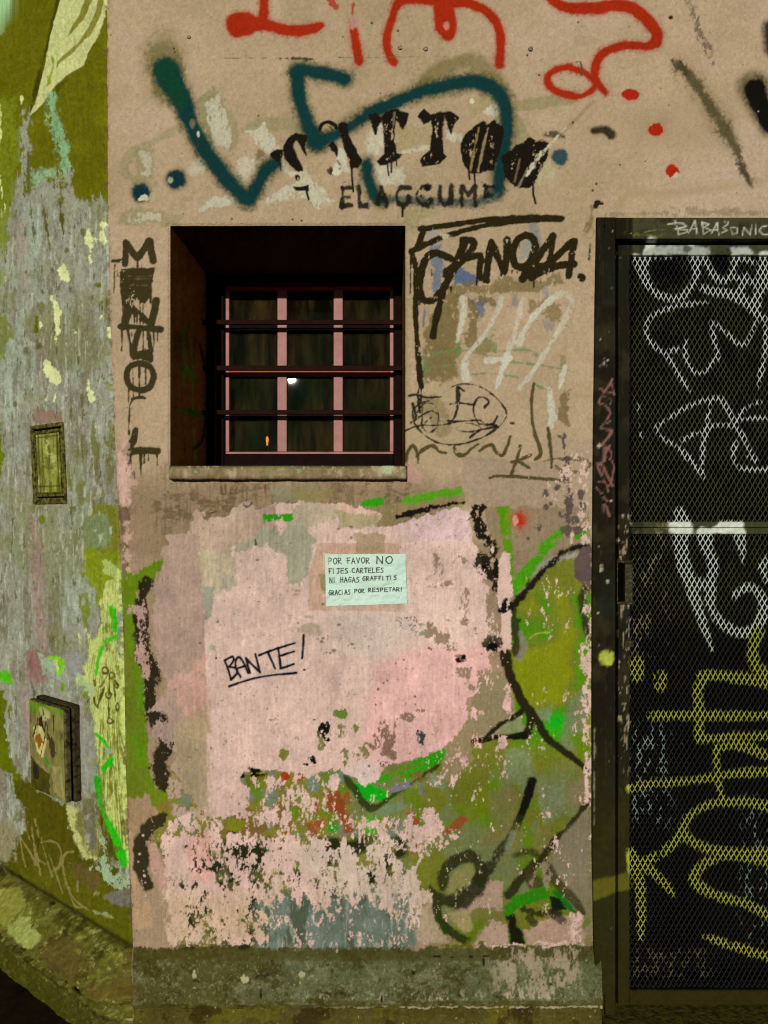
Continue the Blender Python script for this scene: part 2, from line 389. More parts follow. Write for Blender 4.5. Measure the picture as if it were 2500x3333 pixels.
S(A4(238, 60, 270, 100, 300, 70, 290, 160), 9, (40, 32, 8), a=.8, clip=LEFT)
P(A4(780, -20, 800, 10, 830, 180, 820, 260, 900, 330, 960, 320, 985, 450, 900, 480, 830, 430, 790, 320, 700, 310, 690, 290, 780, 260), (158, 172, 128), a=.9, soft=4, rag=5, drop=.22, clip=LEFT)
P(A4(850, 480, 985, 450, 1005, 600, 900, 600, 790, 520), (118, 106, 90), a=.8, soft=10, rag=4, clip=LEFT)
S(A4(740, 640, 800, 655, 900, 690), [34, 30, 14], (140, 150, 88), a=.8, soft=5, rag=3, drop=.1, clip=LEFT)
B(A4(745, 490), 30, 22, (132, 118, 66), clip=LEFT, soft=5)
S(A4(345, 380, 355, 420, 362, 460), [16, 8, 4], (120, 108, 52), a=.7, clip=LEFT)
# lilac stains near the corner
S(A2(930, 1160, 935, 1500), 14, (146, 148, 128), a=.4, soft=6, clip=LEFT)

# =============================================================== pink wall, upper part
# ghosts of buffed letters
GH, GW = (142, 128, 84), (192, 178, 146)
def ghost(pts, col=GH, a=.5, drop=.0, soft=10, rag=4): P(pts, col, a=min(1, a * 1.35), streaky=2, soft=soft, rag=rag, drop=drop, clip=PINK, rough=.4)
S(A0(1410, 965, 1200, 1080, 1010, 1190, 965, 1290, 1020, 1370, 1200, 1420), [40, 60, 70, 70, 60, 40], GH, a=.55, soft=8, rag=3, clip=PINK)
ghost(A0(1050, 1150, 1180, 1150, 1210, 1400, 1040, 1390)); ghost(A0(1090, 1170, 1160, 1170, 1200, 1360, 1110, 1370), GW, .5, .35, 4)
ghost(A0(905, 1730, 960, 1620, 1080, 1580, 1260, 1640, 1420, 1650, 1380, 1740, 1250, 1735)); ghost(A0(1000, 1640, 1240, 1650, 1230, 1700, 1000, 1700), GW, .5, .4, 4)
ghost(A0(1440, 1330, 1540, 1220, 1600, 1220, 1590, 1330, 1480, 1370), GW, .5, .15); ghost(A0(1480, 800, 1659, 680, 1659, 1100, 1560, 960), GH, .5)
ghost(B0(110, 760, 240, 680, 310, 760, 390, 900, 440, 1020, 390, 1150, 280, 1160, 160, 1000)); ghost(B0(160, 800, 280, 720, 330, 900, 380, 1040, 330, 1150, 240, 1130), GW, .6, .3, 4)
ghost(B0(450, 1010, 560, 900, 760, 890, 900, 960, 930, 1030, 700, 1010, 560, 1040)); ghost(B0(480, 1010, 620, 970, 720, 1080, 740, 1200, 650, 1200, 540, 1090), GW, .65, .2, 5)
ghost(B0(400, 1220, 560, 1220, 540, 1330, 480, 1400, 410, 1360), GW, .6, .1); ghost(B0(540, 1180, 620, 1160, 640, 1220, 560, 1240), (110, 92, 50), .6)
ghost(B0(80, 1650, 190, 1520, 350, 1490, 430, 1560, 300, 1580, 180, 1620), GW, .8, .1, 5); ghost(B0(560, 1560, 780, 1440, 960, 1380, 1080, 1460, 1150, 1560, 1080, 1620, 940, 1520, 740, 1550), GW, .7, .15, 5)
ghost(B0(760, 1180, 830, 1320, 900, 1330, 830, 1380, 740, 1300), GW, .7, .1, 5)
ghost(B0(1180, 1140, 1260, 1180, 1270, 1330, 1150, 1330), GW, .7, .05, 6); ghost(B0(1000, 1170, 1160, 1240, 1120, 1380, 1020, 1330), (172, 142, 104), .7)
ghost(B0(870, 1330, 930, 1300, 970, 1370, 960, 1450, 870, 1450), (190, 172, 134), .9, .3, 4)
B(A0(1105, 1525), 40, 26, (196, 180, 146), a=.9, clip=PINK)
ghost(C0(10, 1000, 120, 960, 130, 1120, 80, 1200, 0, 1180), GW, .6, .05, 20); ghost(C0(40, 1250, 160, 1280, 270, 1300, 270, 1420, 120, 1440, 60, 1400), GW, .6, 0, 12)
ghost(C0(230, 1170, 420, 1110, 480, 1130, 400, 1160, 250, 1210), GW, .6, .1, 6); ghost(C0(600, 1010, 740, 1030, 720, 1090, 600, 1070), GW, .6, .05, 12)
ghost(C0(210, 960, 500, 960, 480, 1110, 220, 1180), (160, 136, 92), .6); ghost(C0(740, 760, 980, 740, 1000, 860, 780, 880), (160, 138, 92), .7)
ghost(C0(890, 860, 1000, 760, 1010, 900, 960, 900), GW, .8, .2, 4); B(C0(800, 785), 20, 24, (206, 188, 150), clip=PINK)
S(C0(840, 410, 700, 480, 520, 560, 400, 660), [10, 110, 130, 60], (116, 100, 52), a=.75, soft=26, rag=3, clip=PINK)
S(C0(830, 480, 980, 590, 1060, 700), [120, 110, 60], (120, 104, 56), a=.7, soft=30, rag=3, clip=PINK)
P(C0(1080, 790, 1400, 730, 1640, 690, 1640, 790, 1400, 830, 1200, 860, 1100, 850), (148, 130, 86), a=.85, soft=8, rag=2, clip=PINK)
P(C0(1100, 860, 1180, 900, 1250, 1060, 1290, 1110, 1110, 1110), (148, 130, 84), a=.75, soft=8, rag=2, clip=PINK)
P(C0(1250, 1320, 1400, 1240, 1440, 1300, 1430, 1420, 1330, 1420), (176, 158, 116), a=.7, soft=12, clip=PINK)
P(C0(300, 1620, 640, 1600, 560, 1640, 400, 1700, 380, 1800, 280, 1800, 270, 1640), (152, 134, 88), a=.7, soft=10, rag=3, clip=PINK)
S(D0(1600, 1400, 1000, 1480, 600, 1500, 480, 1630), [60, 60, 40, 20], (152, 126, 84), a=.4, soft=30, clip=PINK)
S(D0(320, 780, 200, 900, 60, 1040), [24, 30, 20], (140, 118, 78), a=.6, soft=10, clip=PINK)
S(D0(700, 1000, 1250, 950), 300, (150, 122, 84), a=.3, soft=120, clip=PINK)
# dark halo of overspray, then the teal letters
TE, TG2 = (6, 50, 46), (4, 58, 32)
SPK = sst((vn(5, 5, 140, 2, .8) - .75) / .3)
TQ = []
def teal(pts, w, a=1.0, col=TE, halo=True, soft=13):
    TQ.append((pts, w, a if a < .8 else 1.0, col, soft + 5))
    if halo: S(pts, [v + 60 for v in (w if isinstance(w, list) else [w])] * (1 if isinstance(w, list) else 2), (98, 88, 44), a=.65, soft=30, rag=4, clip=PINK, rough=.6)
S(A0(1270, 420, 1300, 640), [300, 300], (112, 98, 50), a=.8, soft=70, rag=8, clip=PINK)
teal(A0(1285, 540, 1330, 640, 1420, 800, 1480, 960, 1560, 1100, 1659, 1260) + B0(100, 1060, 250, 1280, 380, 1440, 500, 1540), [200, 190, 150, 110, 110, 120, 120, 120, 120, 100], col=TE)
for t, r in [(A0(1365, 1380), 76), (A0(1095, 1490), 74)]: B(t, r + 18, r + 18, (104, 92, 48), a=.6, soft=22, rag=2, clip=PINK)
def teal_flush():
    for pts, w, a, col, soft in TQ: S(pts, [v + 56 for v in (w if isinstance(w, list) else [w, w])], (30, 62, 50), a=.5, soft=26, rag=3, clip=PINK * SPK, rough=.45)
    for pts, w, a, col, soft in TQ: S(pts, w, col, a=a, soft=soft, rag=1.6, clip=PINK, rough=.45, dh=.00012)
def green_top(): S(A0(1275, 530, 1320, 640, 1400, 790), [170, 150, 100], TG2, a=.85, soft=20, clip=PINK, rough=.3)
teal(B0(500, 1530, 570, 1430, 640, 1310, 710, 1265), [100, 105, 110, 100])
teal(B0(1240, 605, 1100, 570, 950, 545, 880, 560), [110, 110, 105, 120]); teal(B0(870, 560, 900, 780, 960, 960, 1020, 1090), [120, 105, 110, 120])
teal(B0(1020, 1100, 1180, 1040, 1350, 930, 1500, 850, 1640, 790), [130, 80, 80, 80, 80], a=.9)
teal(C0(0, 870, 200, 790, 450, 700, 700, 640, 850, 640, 980, 690, 1055, 800, 1065, 950, 1055, 1130, 1020, 1250, 1005, 1450), [70, 90, 95, 105, 115, 115, 110, 105, 100, 90, 90], a=.95)
teal(C0(1010, 1480, 850, 1560, 600, 1560, 300, 1550, 60, 1530), [100, 80, 70, 70, 80], a=.75, halo=False); teal(B0(1410, 1270, 1430, 1400, 1470, 1500, 1530, 1545), [80, 90, 90, 70], a=.95)
teal_flush(); green_top()
for t, r in [(A0(1365, 1380), 76), (A0(1095, 1490), 74)]:
    B(t, r, r, (8, 44, 48), soft=14, rag=2, clip=PINK, rough=.3)
B(C0(1480, 1210), 66, 62, (10, 60, 66), soft=12, rag=3, clip=PINK, rough=.3, a=.95)
B(A0(1320, 1390), 20, 22, (150, 150, 120), soft=4, clip=PINK); B(A0(1110, 1530), 38, 24, (190, 178, 146), soft=4, rag=4, clip=PINK); B(A0(1180, 1520), 22, 36, (170, 160, 120), a=.7, clip=PINK, drop=.2)
B(A0(1490, 950), 18, 34, (110, 96, 66), a=.9, clip=PINK); B(A0(1535, 1035), 10, 24, (196, 184, 150), clip=PINK)
# red letters
RD = (160, 36, 6)
RQ = []
def red(pts, w, **k):
    RQ.append((pts, w))
    S(pts, [v + 34 for v in (w if isinstance(w, list) else [w, w])], (172, 110, 84), a=.55, soft=14, rag=2, clip=PINK)
red(B0(420, 190, 480, 185), [190, 180]); red(B0(480, 180, 620, 190), [150, 90]); red(B0(628, -60, 620, 60, 612, 160), [70, 72, 84])
red(B0(620, 185, 750, 228, 880, 238, 1000, 222, 1055, 200), [84, 80, 84, 80, 56])
RQ.append((C0(590, 60, 585, 140), 70)); S(B0(1110, -20, 1140, 20, 1170, 60), [30, 60, 26], RD, a=.85, soft=5, rag=3, drop=.25, clip=PINK); S(B0(1310, 40, 1300, 110), 34, RD, a=.8, drop=.3, rag=3, clip=PINK)
red(B0(1305, 170, 1325, 320, 1352, 468), [50, 72, 74])
red(C0(228, 30, 195, 110, 170, 200, 145, 290, 152, 400, 198, 488), [70, 56, 60, 68, 62, 66]); red(C0(215, 30, 300, 8, 500, 5, 650, 25, 800, 35, 920, 95, 1000, 200, 1022, 330, 1014, 500), [50, 60, 80, 70, 74, 76, 72, 70, 68])
red(C0(545, 20, 548, 190, 610, 280, 655, 215, 640, 120, 610, 60), [76, 66, 76, 60, 66, 80])
red(C0(1400, -40, 1440, 10, 1520, 50, 1640, 55) + D0(120, 55, 330, 58, 480, 40, 600, 52, 690, 110, 760, 185, 808, 260, 800, 320), [60, 80, 76, 70, 84, 92, 92, 88, 92, 92, 92, 90])
red(D0(800, 320, 740, 355, 640, 348, 540, 352, 440, 385, 360, 445, 328, 540, 338, 620, 410, 708), [76, 74, 66, 64, 64, 64, 64, 74, 44])
red(D0(330, 640, 290, 590, 220, 545, 120, 520) + C0(1560, 515, 1450, 535, 1388, 590, 1400, 660, 1480, 715, 1600, 740) + D0(240, 735, 310, 690, 340, 640), [50, 50, 50, 56, 56, 56, 60, 60, 60, 56, 50, 50, 56])
for pts, w in RQ: S(pts, [v + 34 for v in (w if isinstance(w, list) else [w, w])], (150, 60, 30), a=.6, soft=14, rag=2, clip=PINK * SPK)
for pts, w in RQ: S(pts, w, RD, soft=8, rag=1.2, clip=PINK, rough=.5, dh=.0001)
P(B0(1280, 120, 1360, 120, 1365, 220, 1290, 220), (176, 140, 116), a=.7, soft=6, rag=4, clip=PINK)
B(C0(600, 205), 16, 30, (196, 112, 84), soft=6, clip=PINK)
for t, rx, ry in [(D0(602, 726), 72, 46), (D0(798, 997), 58, 54), (D0(930, 1320), 55, 52)]:
    B(t, rx + 14, ry + 14, (176, 120, 92), a=.5, soft=12, clip=PINK); B(t, rx, ry, (168, 30, 6), soft=3, rag=2, clip=PINK, rough=.35)
P(D0(915, 1370, 960, 1330, 1030, 1345, 960, 1375), (186, 166, 128), soft=3, rag=1.5, clip=PINK, dh=.001)
# black stencilled lettering
BK = (22, 15, 6)
def closed(pts): return curve(pts + pts[:2], [1] * (len(pts) + 2), 4)[0]
def blk(pts, **k):
    S(pts + pts[:1], 9, BK, smooth=False, soft=3.5, rag=1, clip=PINK)
    P(closed(pts) if k.pop('rnd', 0) else pts, BK, soft=3.5, rag=k.pop('rag', 1.1), drop=k.pop('drop', .015), clip=PINK, rough=.5, **k)
blk(B0(670, 1190, 720, 1155, 760, 1165, 765, 1190, 745, 1240, 752, 1320, 738, 1250, 690, 1222))
blk(B0(780, 1120, 830, 1062, 890, 1046, 940, 1066, 930, 1140, 915, 1150, 895, 1105, 850, 1076, 835, 1110, 860, 1180, 912, 1290, 916, 1315, 862, 1312, 812, 1250, 782, 1180), rnd=1)
S(B0(920, 1075, 860, 1062, 815, 1110, 815, 1190, 850, 1260, 885, 1300), [70, 56, 70, 90, 80, 44], BK, clip=PINK, rag=1.5)
S(B0(925, 1150, 945, 1200), [26, 6], BK, clip=PINK)
S(B0(1232, 975, 1250, 1060, 1290, 1160, 1325, 1270), [58, 60, 86, 60], BK, clip=PINK, rag=1.5)
S(B0(1050, 1010, 1065, 965, 1110, 945, 1160, 960, 1180, 990), [16, 30, 30, 34, 20], BK, clip=PINK, soft=3); S(B0(1050, 1010, 1080, 1035, 1130, 1040, 1150, 1010, 1110, 970), 10, (40, 34, 20), clip=PINK, a=.8, soft=3)
blk(B0(1198, 965, 1262, 962, 1262, 1050, 1300, 1100, 1340, 1190, 1375, 1240, 1335, 1290, 1292, 1296, 1264, 1210, 1220, 1080))
S(B0(1150, 1120, 1175, 1170, 1180, 1225), [50, 26, 10], BK, clip=PINK, rag=2); S(B0(1185, 1240, 1215, 1290, 1200, 1310), 22, BK, a=.8, drop=.2, clip=PINK); B(B0(1130, 1325), 26, 34, BK, drop=.15, clip=PINK, a=.9); B(B0(1185, 1325), 34, 30, (196, 184, 150), clip=PINK, rag=4, soft=3)
blk(B0(845, 1440, 900, 1452, 960, 1430, 960, 1465, 860, 1468)); B(B0(875, 1370), 16, 20, BK, drop=.1, clip=PINK)
blk(C0(10, 890, 60, 878, 100, 905, 160, 860, 230, 846, 312, 880, 300, 930, 272, 1024, 240, 950, 212, 912, 198, 1000, 216, 1186, 268, 1190, 230, 1232, 180, 1256, 92, 1280, 72, 1244, 130, 1190, 122, 1000, 112, 918, 82, 950, 56, 1036, 20, 950))
S(C0(205, 870, 198, 960), 10, (120, 104, 70), a=.8, clip=PINK)
blk(C0(384, 900, 430, 848, 480, 890, 560, 860, 640, 868, 697, 910, 665, 960, 640, 1036, 610, 950, 592, 900, 576, 1000, 578, 1190, 602, 1208, 545, 1262, 420, 1282, 398, 1230, 480, 1160, 502, 1000, 490, 920, 430, 960))
blk(C0(975, 925, 1045, 990, 1030, 1090, 975, 1290, 960, 1310, 860, 1330, 790, 1335, 730, 1250, 712, 1130, 760, 1030, 860, 950, 900, 935, 920, 965), rnd=1)
S(C0(856, 985, 820, 1150, 790, 1310), 16, (140, 118, 52), a=.9, clip=PINK, soft=3); S(C0(925, 990, 890, 1130, 850, 1320), 16, (150, 124, 84), a=.9, clip=PINK, soft=3)
blk(C0(1100, 1150, 1200, 1100, 1240, 1070, 1290, 1085, 1350, 1075, 1395, 1110, 1380, 1200, 1320, 1320, 1262, 1432, 1170, 1446, 1100, 1410, 1055, 1340, 1035, 1200), rag=3, drop=.05, rnd=1)
S(C0(1370, 1040, 1440, 1040, 1520, 1060), [40, 60, 20], (60, 50, 18), a=.85, soft=12, drop=.1, clip=PINK)
S(C0(1170, 1230, 1130, 1400), [16, 22], (118, 88, 58), a=.8, clip=PINK, drop=.1); S(C0(1230, 1300, 1160, 1440), 16, (140, 116, 84), a=.8, clip=PINK)
S(C0(1525, 985, 1400, 1120, 1300, 1230, 1225, 1355), [6, 22, 30, 30], (196, 180, 144), a=.95, soft=3, rag=2, drop=.16, clip=PINK)
for t, pts, w in [(C0, (150, 1240, 152, 1300, 160, 1352), 12), (C0, (180, 1240, 180, 1328), 12), (C0, (218, 1210, 222, 1282), 12), (C0, (772, 1290, 778, 1340, 784, 1386), 12), (C0, (820, 1330, 824, 1430), 14), (C0, (1270, 1420, 1275, 1500, 1290, 1568), 16),
                  (C0, (264, 1590, 266, 1668), 14), (B0, (1296, 1290, 1300, 1380, 1308, 1478), 15), (B0, (942, 1452, 965, 1540), 13), (B0, (1478, 960, 1482, 1036), 12), (C0, (56, 1000, 56, 1036), 8)]:
    S(t(*pts), w, BK, clip=PINK, soft=2.5, rag=.6)
for t, pts in [(B0, (1225, 1450, 1225, 1590)), (B0, (1225, 1452, 1285, 1448)), (B0, (1225, 1520, 1275, 1520)), (B0, (1225, 1590, 1292, 1582)), (B0, (1357, 1442, 1357, 1592, 1420, 1586)),
               (C0, (75, 1565, 105, 1452, 145, 1588)), (C0, (85, 1535, 130, 1535)), (C0, (325, 1450, 262, 1445, 218, 1490, 222, 1560, 270, 1592, 312, 1562, 312, 1522)), (C0, (480, 1442, 420, 1446, 388, 1500, 402, 1570, 458, 1584, 482, 1545)),
               (C0, (555, 1440, 555, 1550, 592, 1585, 635, 1560, 642, 1440)), (C0, (722, 1585, 728, 1440, 770, 1512, 822, 1440, 828, 1585)), (C0, (905, 1440, 905, 1520)), (C0, (905, 1442, 965, 1440)), (C0, (905, 1512, 950, 1508))]:
    S(t(*pts), [38, 40], (26, 22, 12), a=.96, soft=6, rag=2, drop=.06, smooth=False, clip=PINK)
B(C0(462, 1440), 26, 26, BK, soft=5, clip=PINK)
for x in (30, 90, 250, 580, 600, 740, 945, 1090, 1440, 1630):      # faint pale row under it
    S(B0(x, 1560, x + 5, 1660), 22, (186, 156, 124), a=.4, soft=6, clip=PINK)
# soft black marks on the right
S(D0(1045, -30, 1090, 110, 1130, 240, 1190, 380, 1232, 480), [40, 50, 60, 64, 40], (92, 74, 60), a=.75, soft=16, rag=5, drop=.4, clip=PINK)
S(D0(940, 480, 990, 520, 1100, 650, 1240, 850, 1370, 1050, 1470, 1290, 1530, 1430), [90, 150, 160, 160, 150, 110, 40], (60, 48, 22), a=.6, soft=40, rag=4, clip=PINK * SPK)
S(D0(940, 480, 990, 520, 1100, 650, 1240, 850, 1370, 1050, 1470, 1290, 1530, 1430), [30, 70, 84, 84, 80, 56, 14], (56, 46, 22), a=.92, soft=18, rag=4, clip=PINK)
S(D0(1100, 640, 1300, 950, 1420, 1180), [150, 160, 100], (112, 96, 56), a=.35, soft=40, rag=4, clip=PINK)
S(D0(1560, 680, 1600, 790, 1690, 950), [260, 220, 210], (70, 60, 26), a=.8, soft=40, clip=PINK); S(D0(1565, 690, 1600, 790, 1690, 950), [170, 150, 150], (12, 9, 2), soft=14, clip=PINK)
S(D0(1680, 200, 1690, 380), 110, (50, 40, 22), soft=30, clip=PINK)
S(D0(320, 1010, 400, 1000, 455, 1035), [50, 70, 80], (34, 27, 8), a=.95, soft=14, clip=PINK)
# fixings, specks and hairline joint
S(B0(310, 446, 640, 448), 4, (92, 72, 48), a=.6, drop=.3, clip=PINK, soft=2.5); S(B0(740, 450, 1030, 456), 10, (62, 48, 30), a=.9, rag=2, drop=.3, clip=PINK, soft=2.5); S(B0(1180, 444, 1330, 446), 6, (40, 30, 18), clip=PINK, soft=2.5); S(B0(1340, 446, 1600, 446), 4, (96, 76, 50), a=.6, clip=PINK, soft=2.5); S(C0(0, 446, 900, 436), 4, (112, 92, 62), a=.5, drop=.2, clip=PINK, soft=2.5)
for t, x, y, r in [(A0, 1463, 290, 12), (A0, 1348, 372, 9), (A0, 1352, 400, 7), (D0, 915, 133, 18), (D0, 833, 680, 8), (D0, 158, 943, 9), (D0, 520, 1272, 6), (D0, 716, 1243, 6), (B0, 578, 893, 8), (B0, 1517, 722, 6), (B0, 1228, 286, 5), (C0, 245, 372, 18), (C0, 440, 384, 20), (C0, 1320, 575, 7), (C0, 1580, 943, 5), (C0, 95, 723, 5), (C0, 1100, 340, 4), (C0, 1230, 425, 10), (A0, 1420, 1648, 5), (A0, 860, 270, 5), (C0, 30, 180, 10), (C0, 228, 240, 12), (B0, 372, 1688, 10), (B0, 910, 1700, 7), (B0, 840, 1692, 6), (B0, 705, 1694, 5), (B0, 1025, 1698, 5), (D0, 900, 810, 5), (D0, 200, 165, 6), (D0, 310, 1470, 9), (D0, 338, 1418, 9), (D0, 350, 1565, 22), (D0, 335, 1590, 16), (D0, 385, 1572, 10)]:
    B(t(x, y), r, r, (36, 26, 14), soft=3, clip=PINK, dh=-.001)
S(D0(160, 488, 215, 480, 225, 580), [8, 16, 12], (86, 68, 40), clip=PINK, dh=.0005)
S(D0(300, 1600, 300, 1700, 260, 1800), [10, 34, 40], (110, 90, 56), a=.7, soft=8, rag=3, drop=.15, clip=PINK); S(D1(292, 210, 285, 340), [8, 14], (44, 34, 16), drop=.3, clip=PINK)
S(D1(270, 60, 240, 130, 290, 180, 320, 120, 275, 60), 10, (120, 98, 60), a=.6, clip=PINK)
P(D0(400, 1640, 800, 1625, 1100, 1600, 1400, 1610, 1659, 1620, 1659, 1660, 330, 1672), (120, 112, 78), a=.6, soft=5, rag=4, drop=.4, clip=PINK)

# =============================================================== pink wall, right of the window
MK = (38, 28, 4)
S(C1(1265, 20, 1280, 120, 1330, 260), [50, 80, 40], (104, 112, 110), a=.6, soft=14, clip=PINK)
P(C1(470, 240, 560, 225, 565, 560, 520, 600, 492, 540, 490, 380), (84, 98, 114), a=.8, soft=10, rag=5, clip=PINK)
P(C1(680, 440, 740, 418, 790, 450, 868, 490, 790, 545, 660, 535, 655, 490), (74, 92, 116), a=.9, soft=6, rag=5, clip=PINK)
P(C1(440, 120, 540, 90, 545, 250, 480, 250), (140, 140, 128), a=.5, soft=14, clip=PINK); P(C1(1180, 200, 1260, 190, 1250, 330, 1160, 370), (130, 132, 122), a=.6, soft=14, clip=PINK)
P(C1(780, 650, 930, 660, 900, 720, 850, 785, 820, 740), (78, 94, 112), a=.8, soft=8, rag=4, clip=PINK); P(C1(1100, 590, 1150, 600, 1160, 700, 1110, 690), (120, 108, 108), a=.6, soft=12, clip=PINK); P(C1(1340, 800, 1450, 820, 1420, 900, 1360, 880), (118, 110, 112), a=.5, soft=10, clip=PINK)
S(C1(1360, 560, 1390, 640), 40, (110, 110, 130), a=.5, soft=10, clip=PINK); S(C1(440, 720, 425, 860), 14, (70, 86, 112), a=.7, clip=PINK)
P(C1(650, 535, 900, 550, 1100, 470, 1300, 520, 1480, 430, 1520, 520, 1300, 590, 960, 600, 700, 610, 620, 600), (120, 98, 54), a=.8, soft=8, rag=7, drop=.12, clip=PINK)
P(C1(580, 610, 700, 620, 695, 1240, 640, 1280, 560, 1330, 540, 1260, 430, 1300, 420, 1080, 430, 880, 540, 720), (114, 94, 48), a=.85, soft=10, rag=5, drop=.05, clip=PINK)
P(C1(760, 640, 960, 640, 1000, 700, 860, 690, 840, 960, 790, 1060, 752, 960, 765, 760), (112, 88, 48), a=.8, soft=6, rag=5, drop=.12, clip=PINK)
P(C1(830, 970, 960, 960, 980, 1060, 880, 1100, 780, 1080), (126, 108, 62), a=.8, soft=10, rag=4, clip=PINK); P(C1(1230, 640, 1400, 660, 1480, 700, 1480, 820, 1400, 790, 1250, 740), (122, 94, 54), a=.7, soft=8, rag=6, drop=.15, clip=PINK)
P(C1(1480, 1360, 1540, 1360, 1550, 1620, 1480, 1600), (116, 90, 52), a=.8, soft=8, rag=5, drop=.1, clip=PINK); P(C1(1480, 1080, 1520, 1080, 1520, 1170, 1480, 1170), (130, 106, 62), a=.7, soft=10, clip=PINK)
P(C1(380, 1380, 560, 1400, 630, 1520, 640, 1700, 540, 1680, 480, 1560, 390, 1500), (112, 92, 50), a=.8, soft=12, rag=6, drop=.1, clip=PINK)
P(C1(290, 80, 340, 200, 300, 900, 330, 1400, 285, 1400), (150, 136, 92), a=.5, soft=12, clip=PINK)
P(C1(290, 1380, 700, 1300, 1000, 1900, 290, 1900), (164, 142, 100), a=.4, soft=60, clip=PINK)
GL = (92, 124, 70)
for pts, w in [((430, 1100, 560, 1062, 690, 1045, 980, 1050, 1130, 1040, 1240, 1040, 1300, 1080), 15), ((430, 1100, 440, 1200), 20), ((690, 1040, 690, 1080), 14), ((975, 990, 980, 1050), 36), ((1090, 1130, 1350, 1160, 1600, 1210), 16), ((740, 1235, 900, 1220, 1000, 1225, 1160, 1252), 12), ((1280, 1300, 1360, 1340), 14), ((430, 1180, 560, 1165, 760, 1130), 10), ((830, 880, 960, 880, 990, 910, 880, 970), 12), ((690, 930, 750, 910), 10), ((680, 1000, 750, 990), 9)]:
    S(C1(*pts), w, GL, a=.7, soft=4, rag=1.5, drop=.1, clip=PINK)
WS = (198, 184, 156)
for pts, w, a in [((735, 650, 740, 760, 710, 880, 685, 980), [60, 56, 40, 12], .75), ((1030, 640, 990, 760, 930, 870, 850, 980, 770, 1080, 745, 1150), [40, 34, 36, 36, 40, 60], .7), ((740, 1180, 760, 1260), [60, 70], .8), ((1200, 640, 1150, 830, 1110, 980, 1070, 1080), [40, 36, 40, 44], .55), ((1070, 1080, 1040, 1180, 990, 1330), [60, 50, 24], .95), ((920, 1120, 1090, 1105), 44, .9),
                  ((1165, 980, 1220, 870, 1320, 730, 1420, 645), [56, 44, 40, 40], .85), ((1420, 640, 1510, 600, 1570, 640, 1560, 720, 1500, 850), [46, 50, 46, 44, 50], .5), ((1490, 860, 1430, 950, 1300, 1170, 1170, 1330), [44, 36, 40, 24], .75), ((1525, 1170, 1490, 1260, 1475, 1340), [30, 36, 16], .85), ((1400, 1340, 1415, 1480, 1410, 1620), [40, 50, 60], .85)]:
    S(C1(*pts), w, WS, a=a, soft=5, rag=2, drop=.12, clip=PINK)
B(C1(1420, 1555), 30, 60, (190, 178, 152), drop=.25, clip=PINK)
for pts, w in [((400, 110, 600, 82, 900, 42, 1200, 22, 1495, 25), [46, 44, 44, 46, 44]), ((560, 175, 660, 145, 900, 82, 1200, 45, 1490, 36), [40, 44, 44, 50, 40]), ((425, 100, 405, 180, 380, 260), 48), ((335, 280, 430, 235, 560, 178), [50, 50, 44]),
               ((335, 275, 370, 420, 372, 620, 365, 800, 378, 950, 388, 1100, 408, 1320), [46, 50, 48, 42, 40, 46, 50]), ((332, 300, 328, 420, 326, 600), [24, 16, 8]), ((395, 1300, 385, 1400, 400, 1520), [20, 12, 16]), ((410, 1320, 408, 1440), 10),
               ((640, 340, 560, 300, 480, 305, 430, 370, 405, 480, 398, 580, 430, 655, 500, 655, 570, 580, 640, 450, 710, 300, 750, 190), [56, 60, 60, 58, 60, 60, 60, 58, 60, 64, 64, 60]), ((575, 600, 540, 740, 515, 850, 500, 940), [56, 54, 50, 50]),
               ((730, 190, 800, 200, 815, 240, 770, 310, 700, 370, 620, 430, 600, 470), [50, 54, 54, 60, 64, 60, 50]), ((700, 365, 790, 330, 850, 310, 870, 340, 860, 430, 870, 480, 920, 505), [50, 50, 52, 50, 50, 50, 50]),
               ((915, 470, 930, 340, 948, 210), [56, 58, 56]), ((948, 205, 1000, 330, 1050, 430), [50, 56, 56]), ((1050, 430, 1070, 310, 1072, 190), [56, 56, 56]),
               ((1215, 155, 1270, 180, 1290, 250, 1250, 350, 1190, 400, 1135, 385, 1115, 300, 1150, 200, 1215, 155), 56), ((1240, 420, 1190, 490), [80, 60]),
               ((1425, 160, 1360, 260, 1290, 360), [54, 56, 60]), ((1425, 160, 1410, 300, 1400, 340), [56, 50, 50]), ((1580, 200, 1470, 300, 1350, 410, 1260, 480), [56, 60, 64, 60]), ((1290, 360, 1200, 480), [60, 56]),
               ((1590, 200, 1570, 330, 1548, 465), [54, 54, 56]), ((1310, 450, 1450, 395, 1590, 378), [60, 60, 56]), ((1640, 478, 1648, 486), 62), ((1300, 400, 1440, 380), [70, 40])]:
    S(C1(*pts), w, MK, soft=2.6, rag=1.2, drop=.01, clip=PINK, rough=.35, dh=.0001)
for x, y, l in [(400, 675, 30), (435, 690, 20), (470, 690, 16), (840, 480, 60), (1110, 430, 24), (1150, 440, 16), (1280, 500, 60), (1330, 490, 30), (1380, 440, 24), (1530, 470, 24), (1030, 450, 20), (640, 560, 30), (490, 420, 60), (1170, 240, 20)]:
    S(C1(x, y, x, y + l), [12, 5], MK, clip=PINK, soft=2.5)
P(C1(560, 150, 600, 145, 640, 160, 625, 195, 580, 185), (186, 166, 124), soft=3, rag=3, drop=.15, clip=PINK)
BL = (32, 22, 8)
